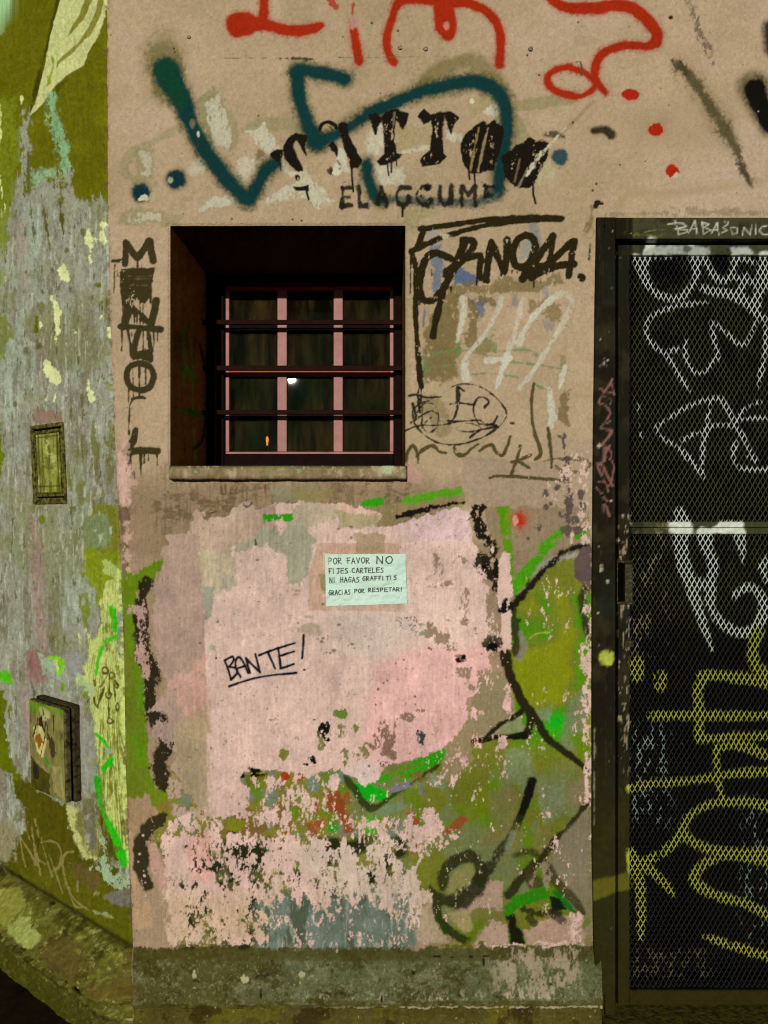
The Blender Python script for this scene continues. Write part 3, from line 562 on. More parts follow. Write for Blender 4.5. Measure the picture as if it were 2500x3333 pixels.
for pts, w in [((640, 1330, 700, 1305, 790, 1302, 900, 1340, 1000, 1420, 1060, 1500, 1065, 1560, 1010, 1630, 880, 1715, 700, 1768, 540, 1755, 430, 1690, 360, 1610), [4, 6, 8, 12, 16, 16, 14, 14, 14, 14, 14, 10, 10]), ((360, 1610, 345, 1520, 390, 1460, 470, 1430), 10),
               ((690, 1330, 695, 1400, 690, 1480, 660, 1570, 620, 1600), [26, 34, 26, 16, 10]), ((700, 1330, 745, 1355), 14), ((635, 1458, 720, 1450, 810, 1462), [10, 18, 16]), ((905, 1475, 932, 1440, 900, 1408, 850, 1410, 815, 1470, 820, 1540, 850, 1600, 910, 1622, 970, 1600, 998, 1550), [26, 20, 16, 16, 16, 16, 14, 12, 12, 18]),
               ((620, 1585, 700, 1590, 850, 1580, 890, 1600), 16), ((860, 1610, 980, 1620, 1010, 1640), [16, 18, 10]), ((320, 1392, 380, 1385, 450, 1405, 575, 1400), [24, 16, 14, 12]), ((288, 1660, 400, 1622, 560, 1618, 700, 1590), [12, 10, 8, 10]), ((380, 1520, 440, 1450, 520, 1470, 545, 1560, 520, 1650, 450, 1670, 410, 1600), 9), ((420, 1480, 415, 1640), 9), ((390, 1560, 480, 1510, 530, 1530), 12), ((345, 1450, 370, 1560, 330, 1600), [22, 18, 16]),
               ((680, 1640, 770, 1605, 850, 1625, 870, 1650, 790, 1670, 700, 1660, 680, 1640), [10, 6, 6, 14, 8, 6, 10]), ((785, 1715, 860, 1660, 940, 1640, 1010, 1625), [10, 18, 14, 8]), ((1100, 1605, 1118, 1606), 16), ((440, 1600, 490, 1560), 9)]:
    S(C1(*pts), w, BL, a=.95, soft=3, rag=1.2, drop=.05, clip=PINK)
P(C2(730, 200, 1380, 250, 1380, 590, 730, 580), (160, 132, 104), a=.75, soft=5, rag=1.5, clip=PINK)
P(C2(1380, 60, 1400, 600, 1730, 600, 1730, 60), (164, 136, 110), a=.4, soft=20, clip=PINK)
KK = (74, 62, 24)
for pts, w in [((300, 260, 300, 190, 345, 118, 380, 180, 388, 258), [14, 26, 30, 30, 16]), ((375, 200, 430, 145, 500, 120, 545, 160, 600, 175), [30, 28, 28, 28, 20]), ((662, 130, 690, 185, 750, 185, 800, 140, 850, 105), [24, 30, 30, 28, 20]), ((860, 160, 950, 110, 985, 160, 1030, 195, 1065, 150, 1098, 50), [26, 30, 30, 32, 28, 20]),
               ((1172, 120, 1155, 200, 1105, 335), [24, 30, 26]), ((1258, 190, 1190, 220, 1110, 245), [20, 28, 30]), ((1150, 235, 1200, 265, 1245, 290), [28, 28, 20]), ((940, 370, 975, 358), 24), ((995, 355, 1120, 356, 1300, 370, 1500, 388), [26, 28, 24, 20])]:
    S(C2(*pts), w, KK, a=.95, soft=3, rag=1.2, drop=.04, clip=PINK)
S(C1(1280, 1300, 1262, 1420, 1265, 1560, 1285, 1680, 1325, 1790, 1330, 1850, 1285, 1885), [18, 26, 26, 28, 28, 26, 22], KK, a=.95, soft=3, rag=1, clip=PINK)
S(C1(1388, 1640, 1400, 1740, 1415, 1860) + C2(1418, 220, 1415, 285), [26, 30, 32, 30, 20], KK, a=.95, soft=3, drop=.06, clip=PINK)
S(C2(1350, 245, 1420, 222, 1530, 220, 1640, 222, 1710, 260, 1660, 315, 1560, 322, 1480, 300, 1445, 265), [20, 24, 26, 22, 22, 22, 24, 24, 20], KK, a=.75, soft=4, rag=2, drop=.12, clip=PINK)
# painted name running down beside the window
MB = (58, 47, 20)
for pts, w in [((975, 210, 968, 380), [54, 44]), ((985, 210, 1020, 280, 1070, 330), [50, 50, 60]), ((1155, 205, 1110, 270, 1070, 330), [66, 60, 60]), ((1155, 200, 1185, 350), [64, 60]), ((870, 352, 960, 350), 26), ((910, 400, 910, 470), 8), ((890, 380, 885, 600), [16, 5]), ((1068, 340, 1066, 400), 20), ((1100, 310, 1098, 400), 8),
               ((965, 650, 985, 740, 960, 860), [50, 66, 60]), ((1000, 690, 1080, 770, 1160, 830), [50, 60, 50]), ((1210, 655, 1195, 740, 1165, 850), [54, 60, 60]), ((940, 860, 1080, 865, 1245, 882), [50, 44, 56]), ((1075, 890, 1050, 980, 1035, 1080), [50, 56, 50]), ((990, 890, 1015, 1000, 1035, 1090), [22, 26, 40]), ((1150, 890, 1165, 1000, 1170, 1120), [16, 34, 40]),
               ((1085, 1140, 1160, 1170, 1190, 1245, 1160, 1325, 1085, 1350, 1010, 1320, 985, 1245, 1010, 1170, 1085, 1140), 50), ((1025, 1420, 1080, 1405, 1120, 1410), [20, 30, 16]), ((1030, 1425, 1005, 1480, 1000, 1690), [14, 12, 16]),
               ((1052, 1655, 1035, 1740, 975, 1825), [46, 54, 56]), ((970, 1835, 1090, 1815, 1222, 1818), [60, 52, 52]),
               ((1030, 1170, 1035, 1400), [14, 12]), ((1080, 1160, 1080, 1390), [20, 14]), ((1130, 1150, 1128, 1300), [18, 10]), ((1000, 1330, 998, 1450), [22, 8]), ((1000, 1280, 1000, 1360), 18)]:
    S(A1(*pts), w, MB, soft=2.8, rag=1.0, drop=.012, clip=PINK, rough=.45)
P(A1(935, 412, 1190, 404, 1192, 470, 1182, 600, 1172, 650, 1150, 640, 1120, 690, 1060, 640, 1030, 700, 945, 650, 930, 560), MB, soft=3, rag=2, drop=.02, clip=PINK)
for y in (470, 490, 540):
    S(A1(1000, y, 1090, y + 3, 1175, y - 4), 7, (128, 106, 70), a=.5, drop=.5, clip=PINK)
P(A1(1040, 1040, 1185, 1040, 1175, 1120, 1030, 1120), MB, soft=3, rag=2, drop=.02, clip=PINK)
for x, y0, y1, w in [(948, 640, 735, 14), (1040, 690, 840, 14), (1085, 650, 860, 16), (1108, 690, 1040, 14), (1165, 600, 680, 16), (945, 870, 1045, 14), (1020, 880, 1010, 10), (1190, 890, 1020, 12), (1220, 890, 970, 12), (1140, 890, 960, 12), (1060, 780, 860, 12)]:
    S(A1(x, y0, x + 2, (y0 + y1) / 2, x, y1), [w, w, w * .6], MB, clip=PINK, soft=2.5)
for pts, w in [((985, 170, 990, 280), [26, 10]), ((1015, 180, 1010, 290, 1040, 340, 1050, 430), [20, 12, 14, 14]), ((1090, 170, 1092, 300, 1095, 362), [30, 18, 10]), ((1117, 180, 1116, 250), 10), ((1150, 180, 1149, 230), 8), ((1215, 150, 1218, 270), [14, 10]), ((1010, 590, 1012, 650), 14), ((1050, 590, 1050, 650), 10)]:
    S(A2(*pts), w, MB, clip=PINK, soft=2.5)

# =============================================================== pink wall, dirty middle band and flaking lower half
low = PINK * sst((YY - 1500) / 120 + 0.15 * MID) * (1 - sst((XX - 1490) / 30) * sst((1800 - YY) / 60))
base(low * sst((1760 - YY) / 80 + .3 * MID + 1), (136, 108, 76), .8)
base(low * sst((YY - 1600) / 200), (142, 112, 82), .6)
dirt = PINK * np.exp(-((YY - 1640) / 110) ** 2) * sst((XX - 470) / 60) * sst((1400 - XX) / 80)
base(dirt * sst((vn(40, 24, 31, 5, .7) + .1) / 1.4), (92, 74, 44), .75)
base(dirt * sst((STREAK - .2) / 1.2), (104, 84, 54), .6)
base(PINK * sst((XX - 390) / 15) * sst((430 - XX + 12 * RAG) / 14) * sst((YY - 1380) / 60) * sst((2050 - YY) / 80), (206, 160, 136), .6)
P(A2(900, 150, 980, 200, 1000, 420, 1010, 560, 930, 560, 895, 400), (206, 160, 138), a=.85, soft=8, rag=6, drop=.35, clip=PINK)
P(A2(915, 590, 990, 610, 1005, 690, 940, 720, 915, 690), (104, 74, 56), a=.85, soft=4, rag=4, clip=PINK)
S(A2(930, 760, 955, 900, 960, 1100, 950, 1250), [30, 46, 40, 40], (92, 72, 40), a=.75, soft=8, rag=5, drop=.15, clip=PINK)
P(C2(300, 250, 400, 290, 430, 370, 400, 410, 290, 400, 270, 370), (180, 136, 114), a=.8, soft=8, clip=PINK)
P(B2(650, 430, 1050, 430, 1040, 560, 800, 560, 700, 600), (142, 130, 96), a=.7, soft=10, rag=6, clip=PINK)
P(B2(830, 440, 1150, 450, 1120, 530, 840, 540), (136, 118, 64), a=.6, soft=12, rag=5, clip=PINK)
P(C2(-80, 620, 60, 560, 340, 560, 740, 480, 740, 580, 400, 660, 200, 730, 0, 730), (138, 116, 74), a=.7, soft=8, rag=4, clip=PINK)
# --- old mural under the flaking coat
P(C2(880, 590, 1659, 590, 1720, 800, 1720, 1400, 1200, 1400, 1060, 1100, 960, 880), (144, 118, 86), soft=8, rag=4, clip=PINK)
P(C2(1120, 1380, 1250, 1180, 1350, 1080, 1500, 960, 1640, 960, 1720, 1000) + C3(1760, 300, 1760, 1900, 1300, 2400, 400, 2200, 0, 1500, -100, 1300, 300, 900, 640, 780, 1000, 700, 1140, 540, 1100, 300, 1050, 0), (114, 112, 30), soft=8, rag=3, clip=PINK)
MUR = PINK * sst((XX - 1100) / 80) * sst((YY - 1900) / 60)
mm = vn(150, 170, 41, 3, .5)
base(MUR * sst((YY - 1830) / 20) * sst((XX - 1660) / 20) * sst((mm + .5) / .8) * sst((2480 - YY) / 100), (70, 128, 4), .95)
base(MUR * sst((XX - 1660) / 20) * sst((-mm - .2) / .8) * sst((2500 - YY) / 100), (128, 130, 4), .8)
base(MUR * sst((YY - 2440) / 120) * sst((vn(120, 150, 42, 3, .5) - .1) / .9), (124, 126, 84), .6)
base(MUR * sst((YY - 2440) / 120) * sst((vn(100, 140, 43, 3, .5) - .15) / .9), (96, 124, 8), .9)
base(MUR * sst((YY - 2440) / 120) * sst((vn(140, 120, 44, 3, .5) - .7) / .7), (128, 110, 58), .7)
P(C3(1350, 560, 1560, 520, 1570, 620, 1500, 740, 1400, 700, 1330, 620), (58, 146, 12), soft=40, clip=PINK)
B(C3(1450, 590), 66, 60, (16, 158, 22), soft=30, rag=2, clip=PINK)
P(C3(1050, 820, 1230, 800, 1290, 1000, 1200, 1130, 1050, 1000), (122, 128, 84), a=.8, soft=26, clip=PINK); P(C3(1320, 1100, 1500, 1080, 1540, 1300, 1380, 1360, 1310, 1230), (126, 130, 88), a=.7, soft=30, clip=PINK); P(C3(1270, 520, 1420, 470, 1400, 580, 1310, 600), (124, 130, 92), a=.8, soft=20, clip=PINK); P(C3(1550, 420, 1700, 300, 1700, 700, 1560, 850, 1480, 740), (114, 116, 78), a=.8, soft=24, clip=PINK)
P(C3(1560, 700, 1700, 620, 1700, 880, 1620, 860), (96, 120, 6), a=.9, soft=14, clip=PINK); P(C3(1560, 1100, 1720, 900, 1720, 1200, 1560, 1250), (140, 118, 84), a=.8, soft=24, clip=PINK); P(C3(1500, 1400, 1720, 1200, 1720, 1900, 1350, 1800), (142, 122, 92), a=.9, soft=24, clip=PINK)
P(C3(850, 200, 1040, 200, 1130, 480, 1140, 540, 900, 700, 780, 690, 700, 720, 780, 520), (142, 122, 84), soft=8, rag=4, clip=PINK); P(C3(600, 750, 800, 560, 800, 900, 700, 1000, 600, 1060, 560, 900), (146, 122, 84), soft=10, rag=4, clip=PINK)
P(C3(1010, 620, 1180, 540, 1230, 660, 1000, 700), (132, 132, 84), soft=8, clip=PINK)
P(C3(1200, 1650, 930, 1300, 900, 1150, 1100, 1080, 1180, 1150), (126, 108, 62), a=.7, soft=40, clip=PINK)
P(C3(590, 1450, 640, 1370, 720, 1310, 765, 1340, 700, 1420), (152, 76, 32), a=.95, soft=12, clip=PINK)
P(C3(350, 1120, 520, 1060, 640, 1200, 480, 1350, 350, 1260), (116, 112, 20), a=.9, soft=20, clip=PINK); P(C3(480, 1000, 590, 1010, 560, 1100, 480, 1100), (130, 136, 98), a=.8, soft=16, clip=PINK)
P(C3(780, 1090, 920, 1100, 930, 1300, 800, 1350, 760, 1200), (112, 118, 4), a=.9, soft=14, clip=PINK)
P(C3(1700, -80, 1700, 260, 1590, 200, 1600, 0), (90, 128, 4), a=.6, soft=40, clip=PINK)
P(C4(1480, 60, 1720, -100, 1720, 700, 1560, 600, 1400, 300), (138, 120, 90), a=.9, soft=30, rag=4, clip=PINK)
P(C4(800, 380, 1040, 400, 1040, 620, 860, 590, 780, 640, 700, 620), (176, 142, 112), soft=8, rag=4, clip=PINK); P(C4(330, 580, 500, 560, 560, 760, 640, 880, 360, 870), (176, 146, 112), a=.9, soft=14, clip=PINK)
P(C4(590, 600, 760, 640, 820, 780, 740, 800, 640, 700), (164, 142, 88), soft=12, clip=PINK)
P(C4(1210, 780, 1420, 660, 1660, 640, 1660, 900, 1230, 890), (184, 146, 116), soft=10, rag=4, clip=PINK)
P(C4(790, 870, 820, 800, 1000, 700, 1080, 720, 1080, 890, 820, 930), (188, 150, 122), soft=8, rag=6, drop=.15, clip=PINK)
P(C4(640, 340, 780, 260, 850, 300, 800, 420, 640, 510, 600, 470), (146, 134, 72), soft=16, clip=PINK)
# left edge greens
P(A2(935, 1150, 1100, 1080, 1260, 980, 1270, 1040, 1180, 1130, 1090, 1250, 1070, 1500) + A3(1100, 100, 1130, 500, 1160, 900, 1200, 1150, 960, 1180), (98, 118, 12), soft=7, rag=5, streaky=4, clip=PINK)
P(A3(960, 100, 1060, 100, 1100, 900, 1180, 1120, 960, 1160), (104, 110, 24), a=.8, soft=10, rag=6, drop=.2, clip=PINK)
S(A3(1090, 250, 1100, 480), 60, (88, 128, 6), a=.8, soft=20, drop=.1, clip=PINK); S(A3(1060, 700, 1090, 900), 60, (84, 126, 6), a=.7, soft=20, clip=PINK)
P(A3(960, 1190, 1160, 1190, 1220, 1240, 1210, 1340, 1100, 1400, 1020, 1600, 960, 1700), (158, 124, 88), soft=6, rag=3, clip=PINK)
P(A3(1120, 1120, 1240, 1100, 1420, 1150, 1480, 1250, 1340, 1340, 1230, 1300), (104, 116, 18), soft=7, rag=4, clip=PINK)
P(A3(1220, 1210, 1340, 1200, 1330, 1330, 1230, 1300), (128, 104, 40), a=.9, soft=6, clip=PINK)
P(A3(1170, 1540, 1230, 1480, 1380, 1450, 1440, 1520, 1430, 1659) + A4(1440, 260, 1280, 280, 1240, 180, 1200, 100), (88, 98, 10), soft=8, rag=5, drop=.1, clip=PINK)
P(A4(1160, 120, 1200, 100, 1260, 260, 1330, 420, 1420, 520, 1320, 570, 1240, 480, 1170, 300), (186, 140, 116), soft=6, rag=3, clip=PINK)
P(A4(1000, 20, 1060, 30, 1040, 240, 1080, 430, 1160, 560, 1180, 760, 1030, 760, 1010, 500), (176, 138, 100), soft=8, rag=4, clip=PINK)
BC = (34, 26, 10)
S(A2(1130, 1180, 1100, 1330, 1095, 1560, 1130, 1760, 1190, 1896) + A3(1190, 180, 1170, 330, 1190, 520, 1270, 640, 1290, 800, 1230, 900, 1280, 1060, 1370, 1110), [80, 120, 110, 130, 120, 120, 110, 120, 150, 150, 110, 110, 90], BC, a=.97, soft=8, rag=5, drop=.1, streaky=2, clip=PINK)
P(A2(1090, 1300, 1130, 1290, 1120, 1700, 1160, 1896, 1100, 1896, 1060, 1600), (196, 150, 128), a=.8, soft=4, rag=8, drop=.5, clip=PINK)
S(A3(1400, 1365, 1260, 1345, 1150, 1410, 1085, 1540, 1080, 1659) + A4(1085, 100, 1095, 300, 1140, 440), [80, 100, 112, 112, 110, 110, 116, 70], (44, 36, 12), a=.97, soft=9, rag=3, drop=.04, clip=PINK)
for x, y, r in [(1105, 45, 10), (1080, 190, 9), (1118, 355, 12), (1125, 410, 7), (1128, 510, 14), (1070, 250, 7), (1112, 320, 7)]:
    B(A4(x, y), r, r, (186, 160, 128), clip=PINK, soft=3)
# --- the flaking pink coat: thresholds in FLAKE units
TF = np.full((H, W), -4.0, np.float32)
def fld(pts, v, soft=20, rag=4):
    sd, sl = L.poly_sd(pts, soft + rag * 3)
    if sd is None: return
    W_ = (slice(sl[2], sl[3]), slice(sl[0], sl[1]))
    al = sst(.5 - (sd + rag * RAG[W_]) / soft)
    TF[W_] += (v - TF[W_]) * al
panel = B2(80, 630, 160, 630, 170, 680, 210, 680, 340, 660, 440, 560, 480, 540, 560, 590, 700, 560, 960, 560, 1240, 560, 1420, 620, 1540, 640) + \
        C2(60, 740, 200, 740, 450, 650, 700, 590, 780, 620, 815, 790, 800, 850, 870, 970, 880, 1160, 930, 1180, 1000, 1270, 1015, 1000, 1040, 940, 1095, 960, 1103, 1290, 1050, 1300, 1035, 1380, 1100, 1400, 1100, 1690, 1060, 1700, 930, 1680, 930, 1860) + \
        C3(930, 170, 850, 200, 850, 360, 770, 420, 750, 500, 770, 560, 690, 680, 600, 780, 410, 860, 280, 900, 120, 940, 60, 1050, -20, 1080) + \
        B3(1300, 1020, 1200, 960, 1100, 980, 960, 1000, 720, 960, 460, 980, 440, 1040, 520, 1100, 480, 1250, 400, 1300, 260, 1330, 150, 1290, 60, 1180) + \
        A3(1480, 1160, 1420, 1150, 1400, 1050, 1330, 950, 1370, 800, 1350, 700, 1300, 620, 1310, 515, 1140, 512, 1270, 360, 1310, 300, 1230, 180, 1190, 0) + \
        A2(1200, 1750, 1185, 1600, 1180, 1400, 1200, 1200, 1240, 1150, 1270, 990, 1240, 960, 1250, 920, 1300, 880, 1280, 810, 1440, 790, 1480, 700)
fld(B3(-60, 1300, 150, 1290, 300, 1320, 480, 1220, 520, 1090, 460, 1000, 760, 960, 1200, 980, 1330, 1050, 1300, 1350, 1500, 1300, 1650, 1340, 1740, 1500, 1850, 1250, 2000, 1330, 1800, 1659, 0, 1659), 0.05, 40)
fld(B3(280, 1330, 480, 1340, 490, 1460, 320, 1450), -2.2, 20); fld(B3(1090, 1100, 1330, 1050, 1340, 1460, 1090, 1450), -1.0, 30); fld(B3(820, 1230, 970, 1240, 960, 1420, 840, 1400), -.5, 20); fld(B3(560, 1400, 700, 1400, 690, 1460, 540, 1440), -1.6, 16); fld(B3(960, 1010, 1040, 1010, 1040, 1170, 960, 1150), -1.4, 16)
fld(B4(-180, 30, 230, 40, 620, 60, 1100, 60, 1320, 130, 1500, 30, 1640, -20, 1750, 100, 1800, 400, 1900, 500, 1850, 640, 1700, 900, -120, 900, -180, 400), 1.15, 50, 6)
fld(B4(1300, 60, 1560, 20, 1530, 260, 1330, 260), -.3, 24); fld(B4(1080, 40, 1230, 40, 1200, 160, 1090, 150), -1.0, 16); fld(B4(230, 60, 640, 60, 640, 420, 260, 420), .35, 30)
fld(B4(700, 520, 980, 560, 1180, 640, 1240, 560, 1500, 490, 1900, 560, 1900, 900, 680, 900, 520, 560), -1.1, 50, 8); fld(B4(1700, 480, 1940, 480, 1900, 560, 1740, 640), .6, 20); fld(B4(1560, 150, 1800, 150, 1830, 520, 1500, 480), .9, 30)
fld(A4(1320, 60, 1640, 60, 1620, 420, 1340, 400), 1.5, 20)
fld(C3(80, 1330, 350, 1300, 500, 1220, 560, 1350, 700, 1450, 640, 1560, 400, 1659, 0, 1700, -100, 1500), .35, 30)
fld(C4(60, 20, 330, 20, 540, -40, 780, 10, 600, 160, 420, 200, 340, 420, 440, 420, 380, 620, 340, 800, 0, 560), .7, 24); fld(C4(190, 150, 380, 180, 360, 280, 220, 220), -2.4, 12)
fld(C4(360, 600, 440, 600, 430, 780, 350, 780), -.2, 10)
fld(C4(860, 880, 1620, 860, 1640, 1000, 1300, 960, 1000, 940), 1.0, 10); fld(C4(1520, 620, 1660, 640, 1640, 900, 1560, 880), .7, 20)
fld(A2(985, 1330, 1110, 1340, 1110, 1420, 1000, 1410), .6, 12); fld(A3(1240, 540, 1370, 620, 1380, 860, 1200, 830, 1150, 650), -.1, 16); fld(A3(1320, 1020, 1420, 1060, 1400, 1180, 1300, 1180), 1.6, 10); fld(A3(1330, 1200, 1640, 1290, 1660, 1480, 1280, 1450), 0.0, 16)
fld(C2(1500, 160, 1740, 160, 1730, 900, 1560, 860, 1560, 600, 1330, 520, 1400, 400), -.55, 40); fld(C2(1640, 1150, 1740, 1150, 1740, 1900, 1680, 1900), -.2, 14); fld(C2(1500, 780, 1590, 790, 1580, 890, 1510, 890), 1.2, 10)
fld(C3(1640, 0, 1740, 0, 1740, 1300, 1660, 1300), .2, 14); fld(C3(800, 680, 880, 680, 880, 810, 800, 810), .8, 10); fld(C3(1010, 690, 1085, 690, 1085, 830, 980, 820), .9, 10); fld(C3(1040, 300, 1110, 280, 1110, 520, 1040, 500), .3, 10); fld(C3(610, 860, 790, 820, 760, 1000, 650, 1060), -.2, 16); fld(C3(780, 400, 880, 520, 850, 700, 740, 690), -.3, 16)
fld(C3(820, 820, 1100, 800, 1100, 1150, 800, 1120), -1.05, 30)
fld(C2(830, 900, 1000, 900, 1010, 1280, 900, 1180, 870, 1120), -1.2, 20)
mur_all = sst((TF + 3.9) / .1)
specks = PINK * sst((XX - 1080) / 60) * sst((YY - 1850) / 40) * (TF < -3)
TF = np.where(specks > .5, -1.95, TF)
panel_sd, psl = L.poly_sd(panel, 60)
W_ = (slice(psl[2], psl[3]), slice(psl[0], psl[1]))
al = sst(.5 - (panel_sd + 3.2 * RAG[W_]) / 14)
TF[W_] += (3.4 - TF[W_]) * al
# bits where even the panel coat is lost
for t, x, y, rx, ry, v in [(B3, 1085, 660, 60, 70, -.6), (B3, 1020, 570, 20, 24, -.5), (B3, 1205, 530, 56, 34, -.8), (B3, 770, 840, 34, 44, -.5), (B3, 665, 570, 30, 16, -.8), (B3, 570, 960, 50, 20, -1), (B3, 940, 915, 34, 22, -.4), (B3, 985, 880, 40, 30, .3), (B3, 1420, 780, 60, 34, .2), (B3, 1270, 850, 90, 40, .1), (B3, 1330, 640, 30, 40, .2), (B3, 1240, 900, 30, 24, -.4), (B3, 1410, 850, 24, 24, 0), (B3, 1230, 630, 34, 20, 0), (B3, 1230, 690, 30, 20, .1), (B3, 1065, 770, 24, 40, -.3),
                           (C3, 130, 690, 90, 110, -.1), (C3, 160, 840, 60, 40, 0), (C3, 300, 560, 60, 34, .1), (C3, 408, 720, 40, 60, -.6), (C3, 715, 98, 34, 26, -.8), (C3, 130, 910, 40, 24, -.5), (C3, 765, 215, 74, 50, -.1), (C3, 820, 300, 40, 34, .1), (C3, 415, 500, 30, 12, .2),
                           (C2, 520, 1010, 40, 70, .3), (C2, 540, 1090, 50, 50, .1), (C2, 470, 1160, 30, 40, .2), (C2, 745, 1330, 46, 110, .1), (C2, 740, 1470, 40, 40, 0), (C2, 585, 1465, 36, 24, 0), (C2, 460, 1540, 70, 60, -.2), (C2, 570, 1600, 60, 50, -.1), (C2, 400, 1540, 50, 40, -.3), (C2, 600, 1180, 100, 30, .3), (C2, 830, 1530, 30, 40, .2), (C2, 970, 1480, 50, 180, -.2), (C2, 960, 1640, 70, 50, -.9), (C2, 960, 1300, 50, 90, -.1), (C2, 660, 1670, 60, 40, .1), (C2, 710, 1010, 34, 34, .4), (C2, 380, 730, 20, 16, 0)]:
    B_ = t(x, y)[0]
    n = 12
    fld([(B_[0] + rx * 1.1 / 2.37 * math.cos(6.2832 * i / n), B_[1] + ry * 1.1 / 2.37 * math.sin(6.2832 * i / n)) for i in range(n)], v - .35, 9, 4)
cov = sst((TF - FLAKE) / .16 + .5) * PINK
# colours that lie under the coat, by place (drawn before the coat goes on)
def under(pts, col, soft=12, rag=5, a=1.0, **k): P(pts, col, a=a, soft=soft, rag=rag, clip=PINK * (TF > -3.5), **k)
under(B3(-300, 900, 1400, 900, 1500, 1500, -300, 1500), (124, 112, 36))
uc = vn(46, 70, 51, 3, .5)
zone = (PINK * sst((XX - 560) / 60) * sst((1420 - XX) / 60) * sst((YY - 2470) / 20) * sst((2790 - YY) / 20)).astype(np.float32)
base(zone * sst((uc - 1.3) / .3), (150, 60, 24), .9); base(zone * sst((-uc - .6) / .3), (112, 116, 92), .9)
uc = vn(60, 50, 52, 3, .5)
base(zone * sst((uc - .9) / .3), (96, 116, 14), .9); base(zone * sst((-uc - .9) / .3), (118, 88, 40), .9)
zone = (PINK * sst((XX - 565 - 8 * RAG) / 20) * sst((YY - 2715) / 14) * sst((1340 - XX) / 30)).astype(np.float32)
uc = vn(60, 50, 53, 3, .5)
base(zone, (72, 68, 22), .9); base(zone * sst((uc - .2) / .3), (28, 30, 8), .9); base(zone * sst((-uc - .5) / .4), (124, 112, 50), .9)
P(B4(560, 480, 760, 470, 1000, 520, 1250, 500, 1500, 440, 1800, 470, 1800, 920, 560, 920), (98, 104, 84), soft=40, rag=6, clip=PINK)
zone = (PINK * sst((XX - 830) / 40) * sst((1350 - XX) / 30) * sst((YY - 2890) / 40)).astype(np.float32)
base(zone * sst((vn(50, 90, 54, 4, .6) - .2) / 1), (116, 122, 106), .7); base(zone * sst((vn(40, 80, 55, 4, .6) - .8) / .6), (70, 76, 52), .8); base(zone * sst((STREAK - 1.2) / .4), (150, 146, 120), .6)
B(B3(780, 1015), 46, 34, (160, 52, 16), clip=PINK, soft=8); B(B3(800, 1460), 28, 30, (156, 56, 18), clip=PINK, soft=6); B(B3(1030, 1380), 56, 40, (150, 70, 32), clip=PINK, soft=10)
P(B3(1100, 1130, 1190, 1110, 1230, 1190, 1280, 1330, 1310, 1440, 1240, 1450, 1190, 1300, 1090, 1260), (136, 66, 24), soft=10, clip=PINK)
B(B3(390, 1390), 76, 54, (124, 118, 20), clip=PINK, soft=5); S(B3(350, 1440, 450, 1460), 20, (28, 36, 8), clip=PINK, drop=.2)
P(B3(1260, 1000, 1660, 900, 1700, 1300, 1300, 1350), (112, 112, 56), clip=PINK, soft=10)
B(B3(1010, 1060), 50, 60, (112, 122, 96), clip=PINK, soft=10); B(B3(1205, 1010), 70, 44, (108, 114, 92), clip=PINK, soft=8); B(B3(1150, 1410), 50, 36, (20, 142, 22), clip=PINK, soft=6); B(B3(1445, 1390), 80, 60, (60, 150, 14), clip=PINK, soft=16); B(B3(890, 1290), 70, 50, (104, 118, 10), clip=PINK, soft=8); B(B3(880, 1150), 40, 50, (104, 118, 10), clip=PINK, soft=8)
P(B3(440, 1000, 640, 990, 600, 1040, 500, 1100), (98, 96, 14), clip=PINK, soft=5)
B(B3(570, 960), 60, 22, (14, 12, 4), clip=PINK); B(B3(455, 1010), 22, 20, (14, 12, 4), clip=PINK); S(B3(520, 1005, 650, 995), 14, (14, 12, 4), clip=PINK, drop=.2)
B(B3(1085, 650), 70, 60, (16, 15, 4), clip=PINK); B(B3(1030, 700), 34, 50, (98, 96, 24), clip=PINK); B(B3(1205, 530), 60, 40, (106, 120, 50), clip=PINK); B(B3(1020, 570), 26, 30, (16, 14, 4), clip=PINK); B(B3(960, 900), 90, 50, (16, 14, 4), clip=PINK); B(B3(770, 840), 50, 60, (118, 112, 40), clip=PINK); B(B3(665, 570), 40, 24, (132, 130, 70), clip=PINK)
for x, y in [(1420, 780), (1270, 850), (1330, 640), (1240, 900), (1230, 690), (1065, 770)]: B(B3(x, y), 90, 60, (122, 112, 62), clip=PINK)
B(C3(130, 720), 120, 160, (136, 98, 76), clip=PINK); B(C3(300, 560), 80, 50, (138, 104, 84), clip=PINK); B(C3(408, 720), 50, 80, (54, 62, 50), clip=PINK); B(C3(715, 98), 44, 36, (16, 12, 6), clip=PINK); B(C3(135, 905), 44, 26, (16, 12, 6), clip=PINK); B(C3(780, 240), 110, 100, (152, 118, 94), clip=PINK); B(C3(415, 500), 40, 20, (140, 106, 84), clip=PINK)
for x, y, rx, ry in [(520, 1050, 120, 160), (745, 1370, 90, 170), (585, 1465, 60, 50), (500, 1570, 160, 110), (600, 1180, 130, 60), (830, 1530, 60, 70), (970, 1430, 110, 240), (660, 1670, 90, 60), (710, 1010, 60, 60), (470, 1160, 60, 60)]:
    B(C2(x, y), rx, ry, (150, 120, 92), clip=PINK, soft=10)
B(C2(395, 1550), 50, 50, (134, 136, 112), clip=PINK); B(C2(960, 1640), 90, 50, (86, 72, 52), clip=PINK); B(C2(965, 1660), 34, 24, (14, 10, 6), clip=PINK)
